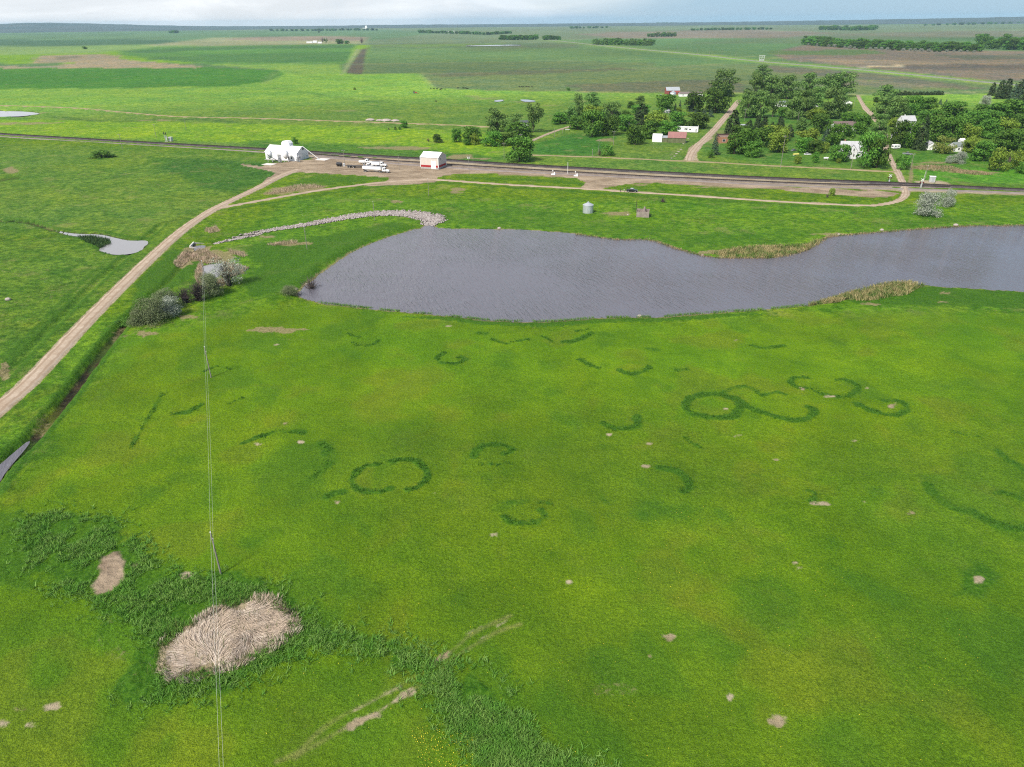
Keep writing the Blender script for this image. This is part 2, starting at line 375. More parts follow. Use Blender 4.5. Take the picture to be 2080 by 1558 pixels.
# verges of the gravel road, straw coloured
mask_line([(262, 640), (228, 690), (300, 665), (340, 655)], 2, 1.2, 0.8, 2.0, 0.55)
for x, y, rx, ry in ((300, 678, 30, 6), (385, 645, 25, 5), (390, 520, 26, 16), (375, 532, 20, 10), (450, 520, 30, 14), (410, 555, 12, 30), (470, 545, 36, 12), (445, 575, 22, 8), (400, 505, 30, 12), (430, 466, 18, 7),
                     (480, 512, 34, 5), (590, 495, 46, 5), (540, 480, 20, 4), (600, 386, 70, 6), (565, 392, 50, 5), (640, 380, 30, 4), (930, 385, 20, 4), (925, 391, 18, 3), (1130, 357, 70, 4), (1060, 354, 60, 3), (1300, 376, 20, 3),
                     (1255, 434, 36, 5), (1570, 505, 60, 8), (1480, 512, 60, 7), (1600, 514, 40, 8), (1700, 476, 60, 3), (1880, 340, 70, 5), (1960, 348, 50, 4), (1900, 331, 60, 3), (2000, 352, 40, 3), (1850, 358, 8, 30),
                     (1545, 374, 70, 3), (1440, 370, 40, 3), (1500, 380, 100, 4), (805, 409, 16, 4), (10, 755, 14, 22), (1920, 595, 16, 3), (1915, 614, 14, 3), (1770, 617, 30, 4), (560, 670, 60, 7), (1230, 285, 20, 5), (20, 345, 20, 8)):
    mask_spot(x, y, rx, ry, 2, 0.8)
# tall dark grass: slough round the reed bed, drain to the lower right, dam and lake margins, ditches
WET = [(40, 1060), (130, 1036), (215, 1060), (300, 1110), (335, 1160), (400, 1178), (470, 1172), (560, 1200), (612, 1240), (650, 1285), (720, 1280), (800, 1296), (885, 1325), (872, 1372), (810, 1362), (700, 1318), (620, 1325), (500, 1386), (420, 1416), (290, 1424), (250, 1392), (300, 1330), (286, 1280), (200, 1232), (120, 1200), (62, 1150)]
DRAIN = [(895, 1350), (960, 1365), (1020, 1410), (1065, 1470), (1140, 1530), (1250, 1590), (1330, 1680), (1080, 1720), (985, 1580), (955, 1500), (900, 1445), (858, 1392)]
mask_poly(WET, 1, 2.0, 7.0); mask_poly(DRAIN, 1, 1.8, 4.5)
for PP in (WET, DRAIN):
    s, d = poly_sd(WP(PP), 8); MASK[s, 1] *= np.clip(0.62 + 0.6 * sstep(0.34, 0.62, fbm(GX[s], GY[s], 5.0, 4, 411)), 0, 1)
mask_poly([(-60, 1040), (60, 1030), (90, 1150), (60, 1200), (-60, 1180)], 1, 2, 6, 0.6)
mask_poly([(130, 1560), (200, 1420), (260, 1300), (190, 1210), (120, 1260)], 1, 3, 8, 0.22)
mask_line([(0, 1000), (60, 915), (150, 810), (215, 715)], 1, 1.6, 1.0, 1.6, 0.8)
mask_line([(0, 880), (60, 810), (120, 740), (230, 640)], 1, 0.8, 1.0, 2.0, 0.5)
mask_line([(0, 745), (90, 650), (190, 550)], 1, 1.3, 1.0, 2.0, 0.6)
mask_poly([(500, 610), (600, 595), (660, 545), (760, 490), (850, 462), (800, 448), (700, 470), (560, 490), (480, 500), (520, 540), (480, 580)], 1, 3, 6, 0.65)
mask_poly([(880, 455), (1000, 462), (1200, 475), (1330, 486), (1400, 508), (1540, 512), (1700, 468), (2080, 450), (2080, 440), (1700, 450), (1500, 480), (1300, 455), (1180, 430), (1000, 425), (890, 440)], 1, 4, 14, 0.42)
mask_poly([(1700, 605), (1800, 580), (1950, 585), (2100, 592), (2100, 628), (1900, 622), (1740, 620)], 1, 2, 4, 0.65)
mask_poly([(640, 356), (780, 360), (785, 366), (700, 372), (600, 386), (560, 386)], 1, 2, 6, 0.55)
mask_line([(470, 425), (650, 396), (850, 372), (1040, 381), (1300, 398), (1720, 424)], 1, 2.5, 1.5, 2.5, 0.7)
mask_line([(940, 360), (1100, 367), (1190, 376)], 1, 4.0, 1.5, 2.5, 0.6); mask_line([(1240, 385), (1400, 388), (1800, 408)], 1, 3.0, 1.5, 3, 0.5)
mask_poly([(280, 560), (350, 500), (420, 520), (400, 560), (330, 600), (280, 640), (262, 650)], 1, 2, 5, 0.7)
mask_poly([(395, 620), (520, 590), (600, 612), (500, 640), (360, 660)], 1, 2, 5, 0.35)
mask_poly([(1550, 645), (1800, 635), (1830, 650), (1620, 668)], 1, 4, 8, 0.3)
mask_poly([(860, 425), (905, 425), (925, 445), (890, 455)], 1, 2, 4, 0.5)
mask_spot(1988, 1177, 60, 34, 1, 0.9); mask_spot(1225, 1015, 22, 14, 1, 0.7); mask_spot(1310, 1045, 17, 12, 1, 0.8); mask_spot(1560, 965, 46, 9, 1, 0.55)
# fairy rings in the meadow
def zz(x0, y0, s, pts): return [(x0 + a / s, y0 + b / s) for a, b in pts]
A = lambda p: zz(500, 640, 2.9714, p)
B = lambda p: zz(1200, 640, 2.3636, p)
C = lambda p: zz(1040, 370, 3.994, p)
RINGS = [(A([(1195, 228), (1155, 250), (1165, 280), (1215, 292), (1270, 288), (1325, 268), (1300, 250), (1280, 256)]), 0.8, 1), (A([(1378, 860), (1400, 815), (1450, 788), (1530, 785), (1590, 805), (1600, 825), (1560, 840)]), 0.75, 1.2),
 (A([(1420, 902), (1480, 905)]), 0.5, 0.6), (A([(1520, 908), (1585, 897)]), 0.6, 0.7), (A([(795, 905), (730, 912), (670, 945), (640, 1000), (660, 1042), (720, 1065), (790, 1072), (850, 1055), (880, 1040)]), 0.65, 1.0),
 (A([(880, 885), (960, 870), (1040, 895), (1090, 950), (1085, 1000), (1040, 1035), (980, 1060)]), 0.85, 1.1), (A([(1555, 1220), (1600, 1250), (1680, 1262), (1750, 1250), (1795, 1215), (1775, 1180)]), 0.65, 1.1),
 (A([(1590, 1132), (1720, 1126)]), 0.4, 0.9), (A([(1760, 1135), (1830, 1135)]), 0.4, 0.9), (A([(-20, 770), (60, 740), (200, 702), (340, 708)]), 0.7, 1.0), (A([(460, 780), (495, 805), (490, 830)]), 0.55, 1.6), (A([(510, 890), (470, 930), (400, 985)]), 0.5, 1.6),
 (A([(615, 108), (640, 122), (680, 132)]), 0.45, 1.1), (A([(640, 165), (690, 185), (760, 178), (800, 150)]), 0.45, 1.1), (A([(495, 1095), (545, 1075), (580, 1070)]), 0.6, 1.4),
 (B([(715, 415), (640, 385), (560, 378), (490, 395), (455, 430), (475, 470), (540, 485), (620, 492), (690, 480), (715, 450), (712, 418)]), 0.85, 1.5), (B([(625, 380), (720, 420), (780, 455), (850, 475), (920, 495), (1000, 505), (1050, 490), (1075, 460), (1040, 440)]), 0.85, 1.4),
 (B([(640, 368), (700, 347), (770, 350), (800, 372)]), 0.55, 1.1), (B([(820, 385), (880, 372), (940, 382)]), 0.7, 1.1), (B([(1045, 302), (980, 300), (960, 325), (1000, 350), (1060, 355), (1100, 375), (1170, 395), (1230, 390), (1275, 365), (1280, 340), (1230, 315), (1180, 310)]), 0.6, 1.2),
 (B([(1265, 420), (1310, 445), (1380, 470), (1460, 480), (1520, 460), (1510, 430), (1470, 412), (1410, 410)]), 0.75, 1.2), (B([(60, 518), (110, 540), (180, 545), (225, 520), (220, 485)]), 0.65, 1.4), (B([(140, 265), (190, 285), (250, 270), (280, 250)]), 0.75, 1.3),
 (B([(335, 732), (400, 742), (460, 785), (478, 820), (440, 850)]), 0.85, 1.3), (B([(455, 588), (490, 615), (525, 632)]), 0.45, 0.8), (B([(1625, 815), (1640, 850), (1690, 900), (1760, 935), (1800, 940)]), 0.6, 1.4), (B([(1830, 940), (1900, 980), (1980, 1012), (2120, 1035)]), 0.8, 1.6),
 (B([(1955, 650), (2000, 690), (2090, 745)]), 0.65, 1.6), (B([(1940, 850), (2000, 855), (2090, 888)]), 0.6, 1.3), (B([(775, 145), (830, 160), (910, 152)]), 0.6, 1.0), (B([(870, 152), (920, 146)]), 0.6, 1.4), (B([(1740, 560), (1830, 580), (1900, 575)]), 0.3, 1.0),
 (B([(1045, 840), (1080, 860), (1060, 890)]), 0.55, 1.2), (C([(550, 1440), (620, 1480), (700, 1510)]), 0.6, 1.2), (C([(245, 1250), (330, 1295)]), 0.5, 0.9), (C([(410, 1295), (500, 1290), (580, 1260), (640, 1225)]), 0.75, 1.3), (C([(530, 1210), (610, 1195)]), 0.6, 1.0),
 (C([(60, 1285), (125, 1275)]), 0.7, 1.2), (C([(1100, 1350), (1190, 1365)]), 0.6, 1.2), (C([(1340, 1525), (1420, 1520)]), 0.5, 1.2), (A([(1490, 148), (1560, 170), (1600, 165)]), 0.6, 1.2), (A([(1410, 108), (1450, 112)]), 0.6, 1.6), (A([(1640, 155), (1700, 145)]), 0.7, 1.2),
 ([(350, 840), (385, 836), (408, 822)], 0.6, 1.0), ([(462, 820), (490, 810)], 0.4, 0.9), ([(265, 910), (300, 850), (330, 800)], 0.4, 0.8), ([(415, 755), (440, 744), (465, 750)], 0.45, 0.8)]
for pts, am, wd in RINGS:
    P = catmull(WP(pts), 5); s, d = line_d(P, 8)
    wv_ = wd * (0.55 + 1.0 * fbm(GX[s], GY[s], 11.0, 2, 83)); a = (1 - sstep(wv_ * 0.1, wv_ * 1.3, d + NZ2[s] * 1.5)) * am * 1.45 * (0.45 + 0.85 * fbm(GX[s], GY[s], 3.0, 3, 71))
    MASK[s, 1] = np.maximum(MASK[s, 1], np.clip(a, 0, 1))
    if len(pts) >= 6:
        s2, d2 = poly_sd(WP(pts), 6); a2 = (1 - sstep(-3.0, 1.5, d2)) * 0.16; MASK[s2, 1] = np.maximum(MASK[s2, 1], a2)
mask_spot(1960, 1185, 30, 14, 2, 0.3)
# faint dark blotches of richer grass
for x, y, rx, ry, am in ((640, 745, 60, 14, .3), (1880, 870, 70, 22, .3), (1860, 690, 40, 8, .25), (430, 1010, 20, 40, .2), (280, 930, 70, 40, .12), (1340, 712, 20, 4, .4), (1480, 752, 20, 6, .4), (1400, 745, 14, 4, .4), (1680, 745, 40, 8, .3), (1760, 740, 30, 5, .3), (870, 820, 40, 10, .2), (1900, 640, 120, 6, .3)):
    mask_spot(x, y, rx, ry, 1, am)
# bare spots
for x, y, rx, ry in ((1358, 1292, 17, 7), (1483, 1413, 9, 9), (1582, 1463, 16, 12), (1618, 1143, 6, 4), (1626, 1153, 10, 4), (1500, 884, 11, 3.5), (1004, 1086, 8, 4.5), (525, 902, 10, 3), (612, 897, 6, 2.6), (684, 1018, 8, 3), (1818, 820, 8, 3), (1762, 788, 6, 2.4), (1735, 895, 7, 3), (1757, 1018, 7, 4),
                     (1852, 1041, 7, 2.6), (1668, 1022, 20, 1.8), (1310, 946, 9, 2), (1237, 881, 7, 2.4), (1494, 691, 5, 2), (105, 1437, 15, 6), (10, 1467, 13, 7), (60, 1475, 16, 5), (1320, 1331, 4, 3), (902, 1335, 13, 5), (560, 700, 6, 2), (1810, 825, 5, 2), (1630, 790, 5, 2), (1684, 806, 9, 1.6), (1318, 900, 7, 2), (1576, 932, 4, 1.5), (1474, 830, 4, 1.5), (910, 662, 6, 1.6), (580, 860, 4, 1.5), (885, 1003, 4, 1.5), (268, 1148, 10, 6), (378, 1166, 10, 6), (1160, 1182, 6, 2), (1986, 1179, 9, 7), (1992, 1184, 6, 4)):
    mask_spot(x, y, rx, ry, 0, 0.95)
mask_poly([(205, 1130), (240, 1122), (262, 1140), (252, 1180), (230, 1205), (190, 1214), (180, 1195), (200, 1165)], 0, 0.8, 1.8, 0.9)
# wheel ruts of the field track
RZ = lambda p: zz(500, 1100, 2.9714, p)
for pts in (RZ([(300, 1300), (450, 1140), (600, 1042), (780, 950), (965, 850), (1130, 742), (1220, 680), (1360, 560), (1480, 500), (1600, 448)]), RZ([(180, 1330), (400, 1240), (600, 1120), (830, 1000), (995, 905), (1150, 800), (1260, 700), (1400, 612), (1520, 545), (1650, 500)])):
    paint_line(pts, alb(190, 184, 116), 0.34, 0.4, 0.6, 0.75)
for pts, wd, am in ((RZ([(505, 1178), (560, 1145), (600, 1122)]), 0.28, 0.7), (RZ([(640, 1104), (680, 1085), (730, 1064), (780, 1042)]), 0.75, 0.95), (RZ([(780, 1040), (880, 970), (995, 905)]), 0.4, 0.8), (RZ([(640, 1028), (790, 950), (930, 872)]), 0.3, 0.66), (RZ([(1125, 745), (1180, 705), (1220, 678)]), 0.75, 0.9),
                    (RZ([(1330, 560), (1420, 510)]), 0.4, 0.45), (RZ([(1390, 600), (1450, 570)]), 0.3, 0.5), (RZ([(1520, 508), (1560, 485), (1612, 456)]), 0.3, 0.6)):
    mask_line(pts, 0, wd, 0.55, 1.3, am)
for x, y, rx, ry in ((215, 1262, 30, 12), (240, 1330, 26, 20), (272, 1372, 18, 12), (180, 1250, 20, 8), (205, 1300, 16, 14), (160, 1245, 26, 6), (40, 1440, 30, 10), (1135, 1180, 20, 4), (1240, 1400, 60, 20), (520, 672, 40, 5), (620, 690, 50, 4)):
    mask_spot(x, y, rx, ry, 2, 0.42)
sB, dB = poly_sd(WP([(205, 1130), (240, 1122), (262, 1140), (252, 1180), (230, 1205), (190, 1214), (180, 1195), (200, 1165)]), 6); MASK[sB[dB < 3], 3] = 0.0
paint([(XL, 1900), (XL, 1330), (500, 1280), (1100, 1180), (1700, 1230), (XR, 1180), (XR, 1900)], alb(102, 142, 34), 18, 30, 0.6, mott=0.25, sc=45)  # darker near grass; view-angle falloff partly put into the colour
paint([(700, 900), (1250, 860), (1560, 930), (1500, 1080), (1000, 1120), (640, 1020)], alb(112, 144, 34), 14, 25, 0.45, mott=0.3, sc=30)
paint([(1700, 900), (2300, 860), (2300, 1150), (1800, 1080)], alb(112, 152, 38), 14, 25, 0.5, mott=0.3, sc=30)
paint([(600, 640), (1100, 660), (1700, 640), (XR, 640), (XR, 850), (1500, 800), (900, 760), (420, 820), (330, 760)], alb(120, 170, 24), 20, 30, 0.6, mott=0.3)
REEDBED = [(316, 1345), (328, 1306), (375, 1272), (438, 1240), (500, 1216), (560, 1219), (598, 1250), (606, 1286), (564, 1318), (484, 1358), (404, 1384), (345, 1387), (314, 1364)]
# ------------------------------------------------------------------ relief: lake, sloughs, ditches, dam, road beds
LAKE = [(607, 597), (650, 612), (700, 619), (760, 626), (830, 632), (900, 639), (960, 645), (1020, 650), (1080, 652), (1140, 650), (1200, 645), (1260, 643), (1330, 642), (1400, 637), (1480, 631), (1560, 626), (1640, 617), (1700, 606), (1740, 592), (1790, 579), (1840, 574), (1890, 578), (1950, 582), (2010, 586), (2080, 590), (2300, 612), (2520, 600),
        (2500, 458), (2300, 452), (2080, 457), (2040, 458), (1990, 458), (1940, 460), (1880, 464), (1800, 470), (1740, 475), (1690, 480), (1665, 490), (1650, 500), (1635, 508), (1600, 518), (1560, 523), (1520, 523), (1460, 523), (1420, 517), (1380, 506), (1345, 494), (1325, 488), (1290, 486), (1255, 486), (1220, 482), (1170, 475), (1120, 470), (1060, 466), (1000, 465), (950, 464), (900, 463), (884, 460), (878, 453), (866, 453), (858, 462), (840, 466), (800, 478), (760, 492), (720, 510), (690, 528), (660, 550), (640, 566), (618, 582)]
PONDS = [("lake", catmull(WP(LAKE), 3, True), -0.30, 6.0, 3.0),
         ("creek_pond", catmull(WP([(114, 468), (135, 472), (160, 474.5), (203, 476), (230, 482), (262, 488), (294, 488), (298, 494), (284, 508), (258, 515), (228, 515), (203, 507), (212, 498), (226, 492), (218, 484), (195, 480), (150, 478), (122, 471.5)]), 3, True), -0.25, 1.5, 1.2),
         ("slough_pool", catmull(WP([(409, 545), (420, 538), (440, 535), (456, 536), (452, 550), (440, 562), (420, 566), (409, 560)]), 3, True), -0.2, 1.5, 1.2),
         ("culvert_pool", catmull(WP([(392, 502), (402, 498), (416, 498), (410, 505), (398, 508)]), 3, True), -0.3, 1.0, 1.0),
         ("ditch_water", catmull(WP([(-40, 1010), (-8, 950), (12, 930), (40, 906), (57, 893), (48, 908), (22, 938), (2, 964), (-25, 1010)]), 3, True), -0.5, 1.0, 1.0),
         ("farm_pond", catmull(WP([(-300, 224), (0, 225), (74, 229), (62, 233), (0, 236.5), (-300, 238)]), 3, True), -0.3, 8, 2),
         ("farm_pond", catmull(WP([(1005, 204), (1018, 202), (1021, 204), (1010, 206)]), 3, True), -0.3, 4, 2),
         ("farm_pond", catmull(WP([(1058, 202), (1072, 202), (1088, 205), (1068, 206)]), 3, True), -0.3, 4, 2),
         ("field_pond", catmull(WP([(985, 91.5), (1040, 90.6), (1058, 91.6), (1040, 92.4), (945, 93.2)]), 3, True), -0.3, 10, 2)]
DEEP = np.full(len(GX), 99.0)
for nm, P, wl, wdt, dp in PONDS:
    s, d = poly_sd(P, 25)
    if nm == 'lake': d = d + NZ2[s] * 1.6 + NZ[s] * 1.2
    else: d = d + (NZ2[s] * 1.6 + NZ[s] * 1.2) * min(1.0, wdt * 0.5)
    out = np.where(d > 0, wl + sstep(0, 3.0, d) * (GZ[s] - wl), wl - 0.1 - dp * sstep(0, wdt, -d))
    far = CELL[s] > 6
    out = np.where(far & (d < CELL[s] * 0.5), wl - 0.6, out)
    m = d < 3.0
    GZ[s[m]] = out[m]
    if nm in ('lake',):
        e = 1 - sstep(0.1, 2.6, np.abs(d - 0.3)); MASK[s, 2] = np.maximum(MASK[s, 2], e * 0.8 * (GY[s] > 190 + 0 * GX[s]))
        MASK[s, 1] = np.where((d > 0) & (d < 5) & (GY[s] <= 215), np.maximum(MASK[s, 1], 0.7), MASK[s, 1])
    if nm not in ('lake', 'ditch_water'):
        bk = (1 - sstep(0.2, np.maximum(1.6, LAT[s]), d)) * sstep(-1, 0, d) * 0.8; BASE[s] = BASE[s] * (1 - bk[:, None]) + alb(92, 86, 62) * bk[:, None]
    under = sstep(0.4, -0.3, d) if False else (1 - sstep(-0.3, 0.5, d))
    BASE[s] = BASE[s] * (1 - under[:, None]) + alb(70, 62, 48) * under[:, None]
    MASK[s, 1] *= (1 - under); MASK[s, 0] *= (1 - under); MASK[s, 2] *= (1 - 0.8 * under)
for pts in ([(100, 462), (140, 466), (205, 469), (240, 477), (270, 482), (300, 483)], [(120, 480), (170, 486), (205, 508), (240, 518), (280, 512)]):
    mask_line(pts, 1, 1.6, 1.2, 3.0, 0.75)
# deep ditch beside the gravel road and the small creek on the left
for pts, wd, dp, mud in (([(-60, 1030), (0, 945), (60, 893), (105, 840), (150, 785), (205, 712), (252, 655), (268, 640)], 1.5, 1.5, 1.0), ([(-100, 452), (0, 449), (60, 452), (110, 467)], 1.3, 1.1, 0.85),
                     ([(128, 478), (60, 484), (-100, 494)], 1.3, 0.7, 0.3), ([(268, 640), (290, 615), (340, 570), (392, 510)], 1.2, 0.8, 0.35), ([(-60, 378), (0, 365), (30, 360)], 3.0, 1.2, 0.6),
                     ([(0, 775), (100, 668), (200, 570), (330, 455)], 1.2, 0.5, 0.0), ([(395, 498), (450, 488), (520, 475)], 2.0, 0.8, 0.2)):
    P = catmull(WP(pts), 6); s, d = line_d(P, 14); d = np.maximum(0, d + NZ2[s] * 0.8)
    GZ[s] -= dp * (1 - sstep(0.3, wd * 2.0, d))
    a = (1 - sstep(wd * 0.55, wd * 1.1, d)) * mud
    BASE[s] = BASE[s] * (1 - a[:, None]) + alb(70, 60, 46) * a[:, None]
    MASK[s, 1] *= (1 - a * 0.8)
    MASK[s, 1] = np.maximum(MASK[s, 1], (1 - sstep(0.6, 1.6, np.abs(d - wd * 1.8))) * 0.6)
mask_spot(85, 860, 26, 22, 2, 0.5)
# dam
P = catmull(WP([(560, 610), (610, 575), (680, 520), (760, 478), (840, 455)]), 6); s, d = line_d(P, 20)
sdl, dl = poly_sd(PONDS[0][1], 40); DL = np.full(len(GX), 99.0); DL[sdl] = dl
GZ[s] += 1.0 * (1 - sstep(1.0, 9.0, d)) * sstep(0.5, 5.0, DL[s])
# tall-grass humps and fine relief of the meadow
hum = fbm(GX, GY, 1.5, 3, 91) - 0.35
near = 1 - sstep(150, 420, GR)
GZ += MASK[:, 1] * hum * 0.75 * (1 - sstep(250, 700, GR)) * (DL > 1.0)
GZ += (fbm(GX, GY, 0.8, 2, 95) - 0.5) * 0.12 * near * (DL > 1.0)
GZ -= MASK[:, 0] * 0.06 * (GR < 500)

# road bodies: the plain is levelled under each
def resample(P, step):
    seg = np.linalg.norm(np.diff(P, axis=0), axis=1); L = np.concatenate([[0], np.cumsum(seg)])
    n = max(2, int(L[-1] / step)); t = np.linspace(0, L[-1], n)
    return np.stack([np.interp(t, L, P[:, 0]), np.interp(t, L, P[:, 1])], 1), t
ROADS = [("gravel_road", GRV, 2.9, 0.22, 'road'), ("dirt_road", ROAD2, 1.9, 0.12, 'road'), ("village_street", MAIN, 3.0, 0.12, 'road'), ("dirt_track", TRACKRD, 1.5, 0.10, 'track'), ("side_lane", SIDE, 1.5, 0.1, 'road'),
         ("pasture_track", [(-200, 211), (0, 214.5), (150, 219.5), (250, 228), (362, 237), (520, 240.5), (695, 246.5), (832, 251), (970, 256.5), (1010, 260)], 1.3, 0.15, 'track')]
RAIL = [(-330, 251), (0, 272), (250, 287), (520, 302), (770, 317.5), (900, 325), (1040, 334), (1290, 348), (1560, 362), (1810, 372.5), (2080, 386), (2400, 402)]
SIDING = [(560, 310), (640, 314), (770, 325), (900, 333.5), (1040, 342.5), (1290, 357), (1560, 370), (1700, 375), (1810, 377), (1930, 380.5)]
BEDS = {}
for nm, px, hw, hh, _ in ROADS + [("rail", RAIL, 3.4, 0.3, ''), ("siding", SIDING, 2.2, 0.12, '')]:
    P = catmull(WP(px), 8); P, t = resample(P, 2.2 if nm != 'pasture_track' else 8); BEDS[nm] = (P, t)
    Pc = P[::4] if len(P) > 40 else P
    s, d = line_d(Pc, hw + 8)
    k = 1 - sstep(hw * 0.8, hw + 3.0, d)
    lvl = 0.0
    far = CELL[s] > 4
    GZ[s] = GZ[s] * (1 - k) + (lvl - 0.05 - 0.25 * far) * k
    a = (1 - sstep(hw, hw + np.maximum(1.0, LAT[s]), d))
    MASK[s, 1] *= (1 - a)
    MASK[s, 0] = np.maximum(MASK[s, 0], (1 - sstep(hw - 0.2, hw + np.maximum(0.6, LAT[s] * 0.7), d + NZ2[s] * 0.5)) * (0.85 if nm not in ('rail',) else 0.6))
# brighter straw edge of the east verge of the dirt road
mask_line([(1843, 372), (1832, 350), (1822, 330), (1812, 312)], 2, 1.1, 0.6, 0.8, 0.6)

# the reed bed lies on its own straw
s, d = poly_sd(WP(REEDBED), 12); a = 1 - sstep(-0.8, 0.6, d + NZ2[s] * 1.5)
MASK[s, 1] *= 1 - a; MASK[s, 0] = np.maximum(MASK[s, 0], a * 0.9)
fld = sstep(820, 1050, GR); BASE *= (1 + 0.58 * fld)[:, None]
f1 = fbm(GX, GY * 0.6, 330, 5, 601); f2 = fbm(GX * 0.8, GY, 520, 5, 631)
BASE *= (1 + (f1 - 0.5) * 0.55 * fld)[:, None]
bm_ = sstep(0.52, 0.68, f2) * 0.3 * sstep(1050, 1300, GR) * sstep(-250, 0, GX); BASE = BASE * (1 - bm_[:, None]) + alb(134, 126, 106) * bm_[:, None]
gm_ = sstep(0.50, 0.64, fbm(GX, GY, 190, 4, 655)) * 0.4 * sstep(700, 900, GR) * sstep(100, -200, GX); BASE = BASE * (1 - gm_[:, None]) + BASE * np.array([0.72, 0.86, 0.8]) * gm_[:, None]
# broad soft drifts of darker, olive and lime grass in the near meadow
nm_ = 1 - sstep(200, 330, GR)
b1 = fbm(GX, GY * 0.8, 34, 4, 701) - 0.5; b2 = fbm(GX, GY, 15, 4, 731) - 0.5; b3 = fbm(GX * 0.7 + GY * 0.5, GY * 0.35 - GX * 0.3, 9, 3, 751) - 0.5
BASE *= (1 + (b1 * 0.42 + b2 * 0.30 + b3 * 0.22) * nm_)[:, None]
tint = sstep(0.08, 0.22, b2 + b1 * 0.6) * 0.5 * nm_; BASE = BASE * (1 - tint[:, None]) + alb(132, 150, 40) * tint[:, None]
tint = sstep(0.10, 0.24, -b2 + b3 * 0.8) * 0.45 * nm_; BASE = BASE * (1 - tint[:, None]) + alb(84, 136, 36) * tint[:, None]
# ------------------------------------------------------------------ build the ground sheet
nr, nc = len(r_rows), len(u)
me = bpy.data.meshes.new("ground")
co = np.stack([GX, GY, GZ], 1).astype(np.float32)
idx = np.arange(nr * nc).reshape(nr, nc)
quads = np.stack([idx[:-1, :-1], idx[:-1, 1:], idx[1:, 1:], idx[1:, :-1]], -1).reshape(-1, 4)
me.vertices.add(len(co)); me.vertices.foreach_set('co', co.ravel())
me.loops.add(quads.size); me.loops.foreach_set('vertex_index', quads.ravel().astype(np.int32))
me.polygons.add(len(quads)); me.polygons.foreach_set('loop_start', np.arange(0, quads.size, 4, dtype=np.int32))
me.polygons.foreach_set('use_smooth', np.ones(len(quads), bool))
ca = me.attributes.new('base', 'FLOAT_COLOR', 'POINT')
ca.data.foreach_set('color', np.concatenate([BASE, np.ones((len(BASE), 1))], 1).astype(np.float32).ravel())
ROUGH = np.ones(len(GX)); s, d = poly_sd(WP([(-100, 1700), (-60, 1100), (60, 950), (240, 690), (400, 660), (620, 615), (1060, 660), (1500, 645), (1750, 630), (2300, 640), (2400, 1700)]), 30); ROUGH[s] = 0.12 + 0.88 * sstep(-6, 6, d + NZ[s] * 8)
ca2 = me.attributes.new('rough', 'FLOAT', 'POINT'); ca2.data.foreach_set('value', ROUGH.astype(np.float32))
cb = me.attributes.new('cover', 'FLOAT_COLOR', 'POINT')
cb.data.foreach_set('color', np.clip(MASK, 0, 1).astype(np.float32).ravel())
me.update(); me.validate()
ground = tag(link(bpy.data.objects.new("ground", me)), kind='structure')
